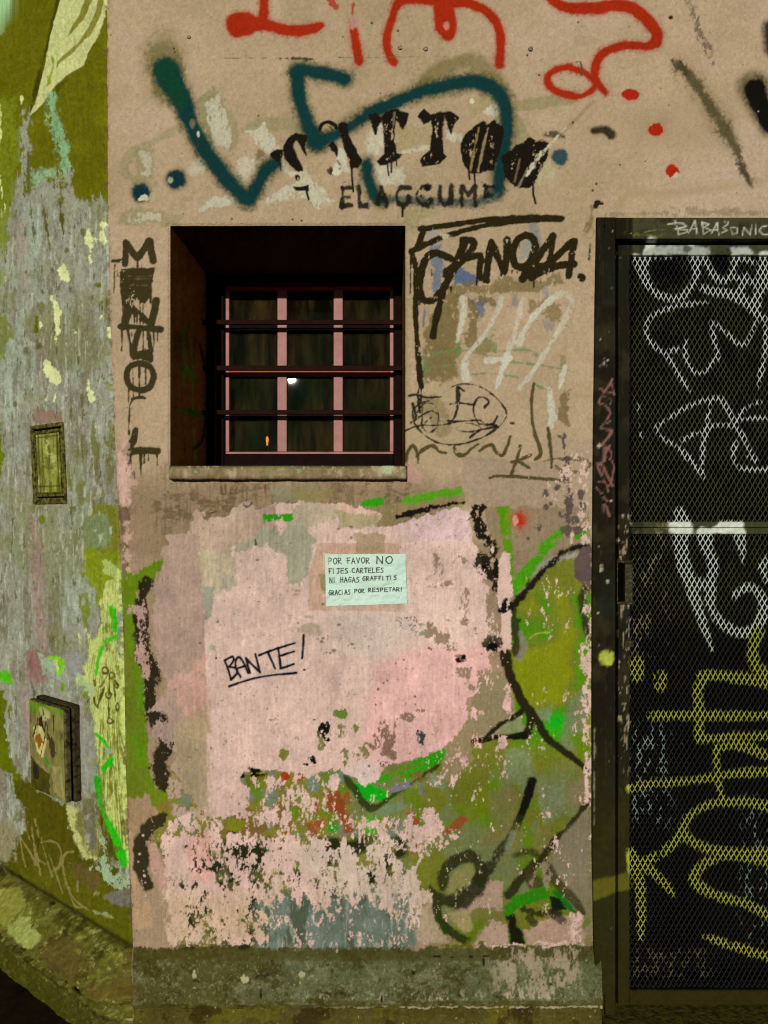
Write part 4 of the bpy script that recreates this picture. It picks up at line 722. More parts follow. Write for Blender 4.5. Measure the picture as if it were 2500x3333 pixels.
# green and black marks of the mural
BG = (26, 150, 14)
P(C3(40, 1060, 250, 930, 420, 860, 590, 788, 612, 815, 590, 890, 400, 975, 330, 1000, 290, 1045, 270, 1000, 100, 1060), (40, 142, 8), soft=5, rag=3, clip=PINK)
P(C3(160, 960, 300, 920, 420, 900, 400, 940, 240, 990, 180, 1040), (110, 108, 34), a=.8, soft=16, clip=PINK)
P(B3(1320, 1060, 1440, 1050, 1480, 1090, 1560, 1120, 1600, 1160, 1560, 1200, 1450, 1215, 1350, 1180, 1310, 1120), (12, 152, 18), soft=6, rag=3, clip=PINK)
S(B3(1250, 1020, 1330, 1130, 1390, 1220, 1470, 1250, 1560, 1200) + C3(240, 1130, 400, 1020, 560, 920), [50, 60, 60, 60, 40, 26, 26, 20], (44, 52, 12), a=.95, soft=9, rag=3, drop=.05, clip=PINK)
P(C3(140, 1120, 220, 1060, 320, 1050, 330, 1090, 230, 1130), (118, 112, 110), soft=8, rag=3, clip=PINK); P(B3(1480, 1290, 1560, 1230, 1700, 1200, 1700, 1260, 1560, 1310), (112, 124, 84), soft=10, clip=PINK)
P(C2(265, 560, 280, 515, 480, 485, 640, 455, 735, 420, 733, 490, 560, 520, 380, 562), (84, 146, 22), soft=5, rag=4, drop=.04, clip=PINK)
P(B2(1370, 570, 1430, 532, 1552, 516, 1548, 580, 1400, 588), (50, 140, 10), soft=3, rag=2.5, clip=PINK)
P(B2(610, 655, 700, 650, 745, 670, 700, 700, 625, 708), (40, 134, 8), soft=3, rag=3, drop=.05, clip=PINK); P(B2(760, 655, 846, 630, 830, 695, 780, 700), (46, 140, 10), soft=3, rag=3, clip=PINK)
S(C2(225, 670, 340, 640, 460, 605, 600, 575, 740, 560), [20, 34, 30, 14, 6], (22, 16, 8), soft=4, rag=3, drop=.1, clip=PINK)
P(C2(995, 590, 1090, 585, 1115, 800, 1115, 900, 1128, 1130, 1090, 1130, 1060, 950, 1020, 800), (88, 134, 10), soft=6, rag=2, drop=.04, clip=PINK)
P(C2(1010, 805, 1120, 795, 1120, 840, 1030, 845), (150, 124, 92), a=.9, soft=4, rag=4, drop=.3, clip=PINK)
S(C2(1165, 690, 1170, 700), [130, 130], (176, 90, 60), a=.6, soft=50, rag=4, clip=PINK); B(C2(1165, 700), 56, 62, (172, 42, 14), soft=26, rag=4, clip=PINK)
B(C2(1135, 700), 26, 46, (196, 150, 120), drop=.4, clip=PINK, a=.8)
S(C2(1140, 1200, 1230, 1090, 1320, 990, 1390, 880, 1500, 785), [110, 100, 70, 74, 60], (72, 142, 8), soft=9, rag=3, drop=.03, clip=PINK)
B(C2(1640, 800), 50, 50, (60, 140, 10), drop=.15, clip=PINK); S(C2(1430, 860, 1560, 800), [30, 40], (140, 126, 80), a=.6, soft=12, clip=PINK)
S(C2(1290, 1110, 1400, 1010, 1520, 965, 1610, 960), [30, 60, 60, 50], (150, 138, 120), a=.95, soft=10, rag=3, clip=PINK)
S(C2(1040, 1380, 1130, 1340, 1250, 1200, 1380, 1060, 1490, 950, 1620, 900, 1700, 905), [60, 60, 56, 44, 50, 54, 40], (26, 20, 10), soft=9, rag=3, drop=.03, clip=PINK)
P(C2(1600, 960, 1660, 900, 1720, 900, 1720, 1250, 1650, 1160, 1590, 1120), (92, 72, 62), a=.9, soft=5, rag=4, clip=PINK)
S(C2(1700, 1200, 1640, 1300, 1700, 1600), [30, 60, 40], (46, 40, 18), a=.85, soft=14, drop=.1, clip=PINK)
P(C2(1500, 60, 1560, 380, 1570, 560, 1560, 700, 1530, 700, 1500, 560, 1530, 400), (88, 68, 62), a=.85, soft=5, rag=8, drop=.2, clip=PINK)
for x, y, r in [(1370, 480, 24), (1375, 590, 20), (1475, 640, 14), (1640, 500, 26), (1600, 690, 30), (1320, 745, 22), (1620, 770, 34), (1530, 780, 34), (1410, 570, 14), (1460, 440, 16), (1660, 580, 18), (1235, 835, 10), (1520, 45, 12)]:
    B(C2(x, y), r, r * 1.2, (90, 74, 58), drop=.1, clip=PINK, soft=4)
S(C2(1115, 1400, 1140, 1560, 1150, 1700), [60, 80, 60], (40, 34, 18), a=.9, soft=8, rag=5, drop=.15, clip=PINK); S(C2(1180, 1560, 1200, 1680, 1160, 1760), [40, 60, 40], (128, 118, 96), a=.8, soft=10, drop=.1, clip=PINK)
S(C2(830, 640, 850, 760, 930, 850, 980, 960), [70, 60, 80, 60], (26, 20, 8), a=.95, soft=5, rag=8, drop=.45, clip=PINK)
S(C2(780, 610, 900, 600), [24, 40], (24, 18, 8), soft=4, rag=5, drop=.2, clip=PINK); S(C2(900, 990, 920, 1080, 960, 1130, 985, 1230), [90, 100, 90, 40], (34, 26, 12), a=.95, soft=5, rag=8, drop=.3, clip=PINK); B(C2(895, 1057), 14, 14, (8, 6, 3), soft=3, rag=.5, clip=PINK, dh=-.002)
S(C2(980, 1040, 995, 1130), [50, 40], (24, 18, 8), drop=.05, rag=4, clip=PINK)
S(C2(1400, 1560, 1300, 1570, 1240, 1610), 10, (176, 176, 70), a=.6, clip=PINK)
BM = (38, 29, 12)
S(C2(1040, 1680, 1055, 1800) + C3(1065, 60, 1085, 190, 1140, 330, 1200, 450, 1250, 540, 1245, 640, 1215, 690), [54, 66, 70, 72, 74, 72, 66, 66, 60], BM, soft=7, rag=1.5, drop=.01, clip=PINK)
S(C3(1220, 690, 1100, 702, 960, 715, 810, 745), [54, 44, 36, 34], (18, 16, 6), soft=6, rag=2, drop=.08, clip=PINK); S(C3(1180, 515, 1060, 590, 960, 660, 890, 740), [46, 36, 36, 30], (34, 28, 8), soft=6, rag=2, drop=.04, clip=PINK)
S(C3(1240, 500, 1320, 600, 1350, 680, 1450, 770, 1560, 850, 1659, 930, 1740, 1010), [70, 66, 60, 60, 56, 50, 40], (34, 30, 10), soft=7, rag=2, drop=.02, clip=PINK)
S(C3(1265, 1050, 1240, 1140, 1210, 1240, 1170, 1330), [72, 74, 70, 60], (16, 14, 4), soft=8, rag=2, drop=.12, clip=PINK); S(C3(1170, 1330, 1120, 1430, 1060, 1530, 980, 1640) + C4(940, 280, 870, 380), [60, 50, 60, 60, 80, 90], (40, 40, 14), a=.85, soft=12, rag=4, drop=.25, clip=PINK)
S(C3(1120, 1450, 1080, 1560), 50, (130, 134, 96), a=.7, soft=12, clip=PINK)
S(C3(1710, 1200, 1600, 1330, 1480, 1460, 1340, 1640) + C4(1320, 240, 1200, 360, 1080, 500), [44, 46, 46, 50, 70, 90, 80], (42, 38, 10), a=.95, soft=10, rag=3, drop=.05, clip=PINK)
DG = (44, 42, 14)
S(C4(870, 390, 800, 500, 690, 560, 560, 540, 480, 450), [100, 110, 110, 96, 50], DG, a=.95, soft=14, rag=3, drop=.03, clip=PINK); S(C4(570, 440, 600, 310, 700, 225, 800, 210, 860, 270, 880, 380), [80, 96, 100, 100, 100, 100], DG, a=.92, soft=14, rag=3, drop=.05, clip=PINK)
S(C4(700, 480, 800, 430), 50, DG, a=.7, drop=.35, soft=14, clip=PINK)
S(C4(530, 580, 560, 700, 640, 790, 760, 860), [56, 76, 76, 80], (46, 54, 12), soft=9, rag=3, drop=.02, clip=PINK); S(C4(880, 700, 840, 800, 780, 880), [40, 60, 60], (96, 110, 12), a=.7, soft=16, drop=.1, clip=PINK)
S(C4(1090, 640, 1120, 750, 1150, 870), [60, 84, 110], (26, 22, 8), soft=8, rag=3, drop=.03, clip=PINK); S(C4(1130, 200, 1260, 170, 1340, 240), [40, 60, 50], DG, a=.75, soft=16, drop=.1, clip=PINK)
S(C4(1390, 290, 1450, 400, 1600, 560, 1660, 640), [70, 90, 70, 40], (60, 52, 14), a=.85, soft=12, drop=.03, clip=PINK); S(C4(1240, 300, 1280, 400, 1360, 420), [60, 120, 60], (66, 54, 26), a=.8, soft=14, drop=.1, clip=PINK)
P(C4(1050, 600, 1130, 510, 1240, 480, 1310, 430, 1395, 445, 1380, 510, 1290, 560, 1180, 590, 1120, 650, 1060, 660), (48, 124, 8), soft=7, rag=3, clip=PINK)
S(C4(1440, 470, 1510, 550, 1590, 640), [40, 50, 30], (18, 110, 20), soft=5, rag=2, clip=PINK); P(C4(1420, 520, 1480, 530, 1540, 620, 1420, 630), (14, 28, 12), soft=5, clip=PINK)
S(C4(1200, 620, 1320, 640, 1480, 640), [40, 50, 50], (34, 26, 10), a=.85, soft=8, rag=4, drop=.15, clip=PINK); S(C4(1240, 680, 1280, 720), 60, (52, 44, 16), a=.8, drop=.3, clip=PINK); S(C4(1440, 660, 1500, 700), 70, (52, 40, 24), a=.8, soft=10, drop=.2, clip=PINK)
P(C4(1300, 240, 1400, 250, 1420, 460, 1370, 450, 1330, 300, 1270, 440, 1250, 400), (164, 136, 104), a=.8, soft=4, rag=5, drop=.5, clip=PINK)
P(C4(560, 880, 900, 870, 820, 920, 560, 910), (98, 92, 10), soft=8, rag=5, clip=PINK)
S(A4(1000, 350, 1015, 700), 16, (58, 46, 20), a=.7, soft=8, rag=4, drop=.1, clip=PINK)
# --- the coat itself, with the tones of its several patches
coat = np.zeros((H, W, 3), np.float32); coat[...] = lin((208, 170, 148))
def ctone(pts, col, a=1.0, soft=12, rag=2):
    sd, sl = L.poly_sd(pts, soft + 3 * rag)
    if sd is None: return
    Wd = (slice(sl[2], sl[3]), slice(sl[0], sl[1]))
    al = (sst(.5 - (sd + rag * RAG[Wd]) / soft) * a)[..., None]
    coat[Wd] += (lin(col) - coat[Wd]) * al
coat += (lin((210, 172, 150)) - coat) * sst((BIG + .2) / 2)[..., None] * .6
coat += (lin((212, 166, 146)) - coat) * (sst((YY - 2050) / 400) * .5)[..., None]
ctone([(x, y) for x, y in ((350, 1600), (700, 1600), (900, 1640), (900, 1760), (663, 1790), (672, 2200), (676, 2480), (680, 2620), (480, 2700), (350, 2500))], (172, 138, 116), 1, 4, .6)
ctone(A3(1320, 300, 1480, 220, 1590, 60, 1600, 700, 1480, 700, 1440, 560), (200, 148, 124), .8, 20, 8)
ctone(A3(1330, 620, 1600, 480, 1610, 1659, 1450, 1200, 1360, 900), (164, 140, 98), .75, 30, 8)
ctone(B2(130, 910, 340, 900, 420, 1000, 400, 1180, 250, 1260, 190, 1240, 140, 1150), (178, 158, 118), .75, 10, 6)
ctone(B2(150, 1200, 230, 1210, 240, 1320, 200, 1450, 150, 1470), (150, 144, 116), .9, 5, 3)
ctone(B2(330, 950, 420, 860, 560, 790, 600, 740, 700, 760, 740, 830, 800, 720, 860, 580, 960, 560, 970, 700, 940, 800, 1010, 860, 1000, 960, 960, 1100, 900, 1200, 800, 1190, 790, 960, 700, 940, 640, 880, 540, 900, 480, 940), (156, 146, 116), .95, 5, 4)
ctone(B2(280, 1130, 370, 1110, 390, 1190, 330, 1260, 290, 1210), (158, 146, 120), .8, 6, 4)
ctone(B2(80, 640, 450, 560, 560, 700, 540, 860, 300, 940, 130, 900, 80, 800), (180, 148, 120), .9, 14, 5)
ctone(B2(850, 580, 960, 560, 1240, 560, 1240, 700, 1000, 740, 860, 720), (176, 152, 120), .8, 10, 8)
ctone(B2(1180, 620, 1500, 640, 1600, 740, 1180, 760), (158, 140, 96), .85, 8, 6)
ctone(B2(1150, 560, 1400, 560, 1540, 640, 1300, 640), (206, 160, 138), .9, 8, 6)
ctone(B2(1040, 870, 1659, 870, 1700, 1400, 960, 1390, 960, 1100), (190, 148, 120), .95, 3, .6)
ctone(B2(1320, 790, 1560, 800, 1556, 950, 1330, 950), (156, 128, 90), .8, 5, 4)
ctone(B2(1050, 1100, 1100, 1100, 1090, 1260, 1050, 1220), (136, 122, 82), .9, 6, 4)
ctone(C2(200, 730, 450, 650, 700, 590, 790, 620, 815, 780, 800, 850, 360, 845, 230, 800), (208, 170, 156), 1, 4, 2)
ctone(C2(360, 850, 1110, 850, 1110, 1900, 900, 1900, 400, 1900, 380, 1420), (216, 176, 154), 1, 4, .8)
ctone(C2(0, 1880, 120, 1770, 400, 1680, 700, 1650, 1110, 1640, 1110, 2100) + C3(930, 900, 100, 960, -60, 700, 40, 250), (222, 166, 150), 1, 60, 6)
ctone(B3(1480, 200, 1700, 100, 1800, 900, 1500, 700), (222, 166, 150), .8, 40, 6)
ctone(B2(1150, 1400, 1700, 1410, 1750, 1500, 1600, 1750, 1150, 1700), (198, 172, 150), .7, 60, 4)
ctone(C3(-60, 900, 100, 940, 60, 1060, -80, 1080, -220, 1000), (206, 174, 156), .9, 14)
ctone(A4(1430, 40, 1640, 40, 1650, 300, 1620, 440, 1480, 380), (220, 160, 142), .9, 20, 6)
ctone(B2(800, 1540, 960, 1500, 1040, 1500, 1030, 1600, 940, 1570), (162, 140, 112), .8, 8, 6)
ctone(B2(180, 1650, 270, 1650, 260, 1690, 190, 1710), (172, 154, 128), .9, 6, 2)
ctone(B2(930, 1430, 1000, 1430, 990, 1450, 930, 1455), (168, 144, 116), .9, 4, 2)
ctone(B4(-200, 480, 300, 500, 700, 560, 700, 860, -200, 860), (200, 162, 126), .8, 60, 6)
ctone(B4(900, 100, 1800, 60, 1900, 600, 1200, 520, 900, 300), (196, 168, 144), .8, 60, 6)
ctone(C2(1500, 100, 1740, 100, 1740, 1900, 1500, 1900), (206, 166, 142), 1, 10)
# thin spots and brushing in the coat
coat *= (1 + .03 * STREAK + .035 * MID + .03 * vn(12, 30, 63, 5, .85))[..., None]
ct = sst((vn(30, 60, 61, 5, .75) - 1.3) / .8) * sst((STREAK + .5) / 1.5)
coat += (lin((150, 126, 88)) - coat) * (ct * .45)[..., None]
sp = sst((vn(11, 12, 62, 2, .8) - 2.35) / .12)
coat += (lin((120, 86, 58)) - coat) * (sp * .7)[..., None]
# the coat is worn thin low on the wall
wear = sst((YY - 2720) / 160) * sst((FINE * .8 + STREAK * .6 - .1) / 1.6)
coat += (lin((150, 128, 84)) - coat) * (wear * .6)[..., None]
rim = 4 * cov * (1 - cov)
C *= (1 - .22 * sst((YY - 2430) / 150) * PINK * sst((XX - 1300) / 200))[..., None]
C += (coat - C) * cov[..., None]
C += (lin((96, 72, 40)) - C) * (rim * .45)[..., None]  # edge dirt and the coat edge's shadow, put into the colour
RO += (.7 - RO) * cov
HT += .00055 * cov
HT += cov * .00045 * sst((XX - 1290) / 20) * sst((1545 - XX) / 10) * sst((YY - 1660) / 20) * sst((1760 - YY) / 14) * FINE * 1.5
# fine upright brush marks in everything on the lower half
C *= (1 + .04 * vn(4.5, 60, 120, 3, .7) * PINK * sst((YY - 1500) / 200))[..., None]
# marks that lie over the coat
B(B3(1085, 650), 52, 50, (14, 13, 4), soft=3, rag=7, drop=.06, clip=PINK, dh=-.0005); B(B3(1110, 725), 30, 26, (14, 13, 4), soft=3, rag=6, drop=.1, clip=PINK); B(B3(1022, 572), 15, 18, (14, 13, 4), soft=3, rag=4, clip=PINK); B(B3(568, 960), 38, 14, (14, 12, 4), soft=3, rag=4, clip=PINK)
B(B3(1205, 532), 44, 30, (100, 116, 44), soft=3, rag=5, drop=.1, clip=PINK)
P(B2(610, 655, 700, 650, 745, 670, 700, 700, 625, 708), (40, 134, 8), soft=3, rag=4, drop=.08, clip=PINK); P(B2(760, 655, 846, 630, 830, 695, 780, 700), (46, 140, 10), soft=3, rag=3, clip=PINK)
S(C2(225, 672, 340, 642, 460, 607, 600, 577, 740, 560), [26, 40, 36, 18, 8], (20, 15, 8), soft=4, rag=3, drop=.05, clip=PINK)
S(C2(790, 606, 850, 640, 900, 600), [30, 50, 30], (22, 17, 8), soft=4, rag=6, drop=.15, clip=PINK)
S(C2(830, 640, 850, 760, 930, 850, 980, 960), [60, 50, 76, 60], (26, 20, 8), a=.95, soft=5, rag=9, drop=.35, clip=PINK)
S(C2(880, 980, 920, 1080, 960, 1130, 985, 1230), [80, 110, 96, 40], (34, 26, 12), a=.97, soft=5, rag=8, drop=.2, streaky=3, clip=PINK)
S(C2(985, 1030, 998, 1130), [50, 44], (18, 14, 6), rag=4, clip=PINK); B(C2(895, 1057), 14, 14, (6, 5, 2), soft=3, rag=.5, clip=PINK, dh=-.002)
P(C2(1090, 950, 1100, 1280, 1102, 1690, 1050, 1690, 1030, 1400, 1040, 1290, 1000, 1260, 1010, 1000, 1040, 945), (216, 174, 152), soft=3, rag=1.5, clip=PINK, dh=.0003)
S(C2(1040, 1370, 1070, 1320, 1100, 1360), [40, 60, 40], (18, 14, 6), soft=4, rag=5, drop=.2, clip=PINK)
B(C2(965, 1655), 60, 34, (60, 50, 36), rag=6, drop=.1, clip=PINK); B(C2(965, 1665), 30, 20, (10, 8, 4), rag=4, clip=PINK)
P(C2(1600, 960, 1660, 900, 1720, 900, 1720, 1250, 1650, 1160, 1590, 1120), (92, 72, 64), a=.95, soft=5, rag=4, drop=.05, clip=PINK)
P(C2(1500, 60, 1560, 380, 1572, 560, 1560, 700, 1530, 700, 1505, 560, 1530, 400), (88, 68, 62), a=.9, soft=5, rag=8, drop=.25, clip=PINK)
S(C2(1690, 1200, 1660, 1320, 1700, 1600), [30, 60, 40], (46, 40, 18), a=.85, soft=10, rag=5, drop=.2, clip=PINK)
for x, y, q in [(1370, 480, 24), (1375, 590, 18), (1475, 640, 14), (1640, 500, 26), (1600, 690, 26), (1320, 745, 22), (1620, 770, 30), (1530, 780, 34), (1410, 570, 12), (1460, 440, 14), (1660, 580, 18), (1520, 45, 12)]:
    B(C2(x, y), q, q * 1.3, (92, 76, 60), drop=.1, clip=PINK, soft=4, rag=4)
# small grey-green spots, grime around panel
for x, y in [(555, 880), (570, 1000), (488, 1146), (578, 1320), (262, 1478), (390, 1415), (870, 1235), (870, 1265), (1075, 1342), (880, 1485), (1065, 1630), (1075, 1605), (1100, 1715), (1130, 1718), (1160, 1700), (1270, 1660), (1300, 1650), (1200, 1500), (1400, 1590), (130, 1640), (1290, 745), (1190, 762), (1445, 742), (1290, 830), (930, 1848)]:
    r = random.uniform(5, 12)
    B(B2(x, y), r * random.uniform(1, 1.8), r, (108, 84, 52), a=.8, soft=3, clip=PINK)
for x, y in [(470, 20), (487, 30), (275, 110), (215, 135), (875, 66), (148, 272), (120, 290), (60, 458), (366, 455), (363, 395), (590, 1300 - 1280), (78, 340), (8, 930)]:
    B(C3(x, y), 7, 9, (70, 44, 34), a=.85, soft=3, clip=PINK)
for i in range(70):
    B(B3(random.uniform(180, 1450), random.uniform(350, 960)), random.uniform(2, 6), random.uniform(3, 9), (104, 84, 50), a=.7, soft=2.5, clip=PINK)
S(B2(552, 836, 556, 886), 12, (70, 62, 34), clip=PINK, drop=.1)
for pts in [((290, 430, 292, 492, 325, 492, 322, 425)), ((362, 430, 362, 490, 410, 488)), ((410, 440, 402, 470)), ((630, 420, 628, 500))]:
    S(B2(*pts), 11, (84, 62, 40), a=.8, drop=.15, smooth=False, clip=PINK)
S(B2(200, 640, 260, 625), 12, (60, 48, 26), drop=.2, clip=PINK); S(B2(460, 540, 520, 560, 500, 590, 460, 575), 16, (60, 48, 30), a=.8, drop=.35, rag=3, clip=PINK)
for x in range(5):
    S(B2(705 + x * 12, 700, 690 + x * 12, 800), 3, (88, 76, 48), a=.6, clip=PINK)
S(C2(300, 1250, 400, 1250, 450, 1210, 530, 1215), 4, (150, 112, 84), a=.7, clip=PINK); S(C2(530, 1215, 800, 1230), 3, (170, 130, 106), a=.6, clip=PINK)
S(C2(480, 640, 550, 690), 8, (50, 38, 24), drop=.4, clip=PINK); S(C2(760, 700, 800, 670), 12, (40, 30, 18), drop=.3, clip=PINK)
for i in range(26): B(C2(random.uniform(240, 400), random.uniform(1430, 1510)), 4, 5, (66, 52, 40), soft=2, clip=PINK)
# BANTE!
INK = (14, 13, 22)
for pts in [(318, 115, 345, 190, 366, 265), (318, 115, 372, 88, 386, 112, 352, 165), (352, 165, 405, 178, 412, 215, 366, 265), (440, 242, 405, 180, 402, 120, 425, 92, 455, 120, 500, 214), (405, 180, 478, 158), (512, 212, 480, 100), (480, 100, 588, 208), (588, 208, 552, 66), (580, 76, 740, 18), (648, 52, 706, 180), (728, 20, 738, 90, 748, 180), (748, 180, 852, 144), (735, 84, 850, 48), (735, 20, 858, -18), (925, -78, 922, 20, 912, 100), (352, 316, 430, 288, 560, 250, 700, 228, 870, 212)]:
    S(B3(*pts), 18, INK, soft=2.4, rag=.5, clip=PINK, rough=.4, smooth=len(pts) > 6)
B(B3(930, 187), 8, 8, INK, clip=PINK, soft=2.4); B(B3(250, 97), 8, 8, INK, clip=PINK, soft=2.4)

# =============================================================== plinth band (both walls)
pl_y = np.interp(gx, [-200, 0, 430, 1000, 2000, 2800], [2700, 2820, 3085, 3086, 3078, 3070])[None, :] + 4 * RAG
PLm = (sst((YY - pl_y) / 5 + .5)).astype(np.float32)
base(PLm, (80, 72, 30))  # dirt and the dimness near the ground, both put into this colour
base(PLm * PINK * sst((XX - 700) / 300) * sst((3240 - YY) / 10), (92, 94, 60), .7)
base(PLm * sst((vn(70, 50, 71, 6, .8) + .1) / 2.2), (116, 112, 74), .6)
base(PLm * sst((vn(90, 60, 72, 6, .8) - .1) / 1.6), (64, 54, 12), .8)
base(PLm * sst((vn(12, 10, 76, 4, .85) - .8) / .9), (140, 132, 92), .45)
base(PLm * sst((vn(12, 12, 77, 4, .85) - .7) / .9), (46, 38, 10), .55)
base(PLm * PINK * sst((3125 - YY) / 14), (70, 60, 16), .7)
base(PLm * PINK * sst((YY - 3245) / 10), (80, 68, 20), .75)
base(PLm * PINK * sst((YY - 3245) / 10) * sst((vn(90, 70, 78, 5, .65) - .3) / 1.2), (104, 92, 24), .6)
base(PLm * PINK * sst((YY - 3245) / 10) * sst((vn(60, 60, 79, 5, .65) - .8) / .6), (52, 40, 10), .8)
base(PLm * PINK * sst((XX - 1550) / 100) * sst((1900 - XX) / 30) * sst((3232 - YY) / 8) * sst((FLAKE + .2 + (3180 - YY) / 200) / .3 * 1) * sst((YY - 3100 - 20 * RAG) / 20), (166, 142, 110), .75)
base(PLm * PINK * sst((XX - 880) / 200) * sst((3236 - YY) / 8) * sst((YY - 3190) / 40) * sst((FLAKE - .6) / .3), (176, 152, 116), .7)
base(PLm * PINK * (np.abs(YY - 3256 - 2 * RAG) < 4) * sst((XX - 900) / 500) * sst((RAG + .6) / .6), (178, 156, 120), .75)
base(PLm * PINK * sst((vn(9, 9, 73, 2, .8) - 2.2) / .3), (170, 156, 118), .7)
for t, x, y, rx, ry in [(B4, 925, 1090, 24, 44), (B4, 490, 1120, 26, 16), (B4, 1185, 930, 14, 14), (B4, 90, 1080, 16, 20), (B4, 560, 900, 0.1, .1)]:
    B(t(x, y), rx * .8, ry * .8, (168, 154, 110), soft=3, rag=5, clip=PINK)
for t, x, y, rx, ry in [(C4, 345, 1062, 14, 18), (C4, 885, 1000, 10, 30), (C4, 530, 960, 34, 6), (C4, 640, 962, 20, 5), (C4, 790, 960, 18, 10), (C4, 905, 960, 30, 5), (C4, 105, 1250, 8, 30), (B4, 1528, 1250, 8, 34), (B4, 80, 1480, 50, 20)]:
    B(t(x, y), rx, ry, (24, 20, 8), soft=3, clip=PINK)
for pts in [(565, 1060, 590, 1120, 605, 1180, 608, 1250), (700, 800, 745, 900, 740, 960, 700, 1010)]:
    S((B4 if pts[0] == 565 else A4)(*pts), 5, (30, 24, 8), soft=2.5, rag=2)
base(PLm * LEFT, (84, 76, 14), .7)
_m1, _m2 = vn(90, 80, 131, 6, .78), vn(70, 60, 132, 6, .8)
base(PLm * LEFT * sst((_m1 + .1) / 2.2), (112, 106, 34), .8); base(PLm * LEFT * sst((_m2 - .1) / 1.6), (52, 46, 6), .85)
base(PLm * LEFT * sst((YY - 2990 - .80 * XX) / 40) , (66, 60, 8), .7)  # shade on the ledge's upright face, put into the colour
base(PLm * LEFT * sst((vn(14, 12, 133, 4, .85) - .9) / .8), (132, 126, 58), .5); base(PLm * LEFT * sst((vn(14, 18, 74, 3, .8) - 1.8) / .3), (160, 150, 82), .6)
P(A4(190, 690, 250, 610, 360, 680, 430, 760, 400, 840, 330, 850, 240, 800), (142, 142, 68), soft=14, rag=6, drop=.12, clip=LEFT); P(A4(50, 560, 90, 440, 200, 450, 260, 560, 200, 680, 120, 680), (136, 128, 50), soft=8, rag=3, clip=LEFT, a=.8)
P(A4(-200, 340, 20, 350, 80, 460, 40, 520, -200, 480), (152, 148, 72), soft=8, rag=3, clip=LEFT, a=.8); P(A4(-200, 520, 30, 560, 40, 640, 140, 720, 0, 640, -200, 600), (134, 150, 96), soft=8, rag=3, clip=LEFT, a=.7)
P(A4(420, 840, 560, 780, 700, 850, 760, 960, 700, 1100, 560, 1060), (84, 66, 26), soft=14, rag=4, a=.7); P(A4(830, 1130, 1040, 1080, 1090, 1240, 830, 1250), (92, 68, 26), soft=14, rag=4, a=.5)
S(A4(520, 1030, 640, 1130, 720, 1190, 800, 1250), 6, (24, 18, 4), rag=2); S(A4(0, 660, 60, 720, 180, 780, 330, 860), 16, (34, 30, 6), rag=3, soft=6, clip=LEFT); S(A4(0, 320, 120, 330, 240, 440, 420, 570), 10, (44, 40, 8), rag=3, drop=.15, clip=LEFT); S(A4(590, 1330, 650, 1360, 690, 1400), 8, (24, 18, 4), rag=3, clip=LEFT)
for i in range(26): S(A4(*(lambda x, y: (x, y, x + random.uniform(-10, 30), y + random.uniform(5, 50)))(random.uniform(0, 760), random.uniform(760, 1400))), random.uniform(3, 9), random.choice([(150, 140, 60), (48, 42, 8), (126, 120, 40)]), a=.6, soft=4, rag=3, clip=LEFT)

base(PLm * LEFT * sst((YY - 2985 - .78 * XX) / 24), (58, 52, 6), .75)  # the same shaded lower face, darkened further in the colour
base(LEFT * np.exp(-((YY - pl_y + 4 + 5 * RAG) / 9) ** 2), (34, 30, 4), .85)  # shadow line where the wall meets the ledge, painted in
base(LEFT * np.exp(-((YY - 2992 - .76 * XX + 5 * RAG) / 6) ** 2), (34, 30, 4), .7)  # shade along the ledge's outer edge, painted in
for q in range(16):
    x = random.uniform(480, 1850); y = random.uniform(3095, 3230); L2 = random.uniform(15, 70)
    pts = [(x, y)]
    for _ in range(5): pts.append((pts[-1][0] + random.uniform(-.4, 1) * L2 / 3, pts[-1][1] + random.uniform(-.6, .8) * L2 / 4))
    S(pts, random.uniform(3, 8), (36, 30, 10), a=.8, soft=2.5, rag=2, drop=.1, clip=PINK * PLm)
# overall grime and grain on the plaster
C *= (1 + (.17 + .05 * STREAK + .035 * FINE)[..., None] * LEFT[..., None])
C *= (1 + .03 * vn(6, 9, 150, 3, .9))[..., None]
C *= (1 + .045 * FINE + .03 * GRAIN + .03 * MID)[..., None]
gr = sst((vn(14, 16, 81, 3, .7) - 2.5) / .2)
C += (lin((92, 72, 44)) - C) * (gr * .5)[..., None]
np.clip(C, .002, .85, out=C)
HT += PLm * (.0012 * RAG + .0008 * MID)
HT += .00010 * FINE + .00020 * RAG + .00012 * STREAK * LEFT
HT -= .0006 * sst((vn(10, 10, 82, 2, .8) - 2.4) / .2)
edge_d = np.abs(XX - np.interp(YY, gy, edge_x(gy)))
crumb = sst(1 - edge_d / 16) * sst((vn(9, 16, 83, 3, .8) - .6) / .3)
C += (lin((96, 62, 40)) - C) * (crumb * .75)[..., None]
pinkedge = sst(1 - edge_d / 10) * sst((vn(14, 40, 84, 3, .8) - .2) / .5) * PINK
C += (lin((200, 156, 128)) - C) * (pinkedge * .5)[..., None]

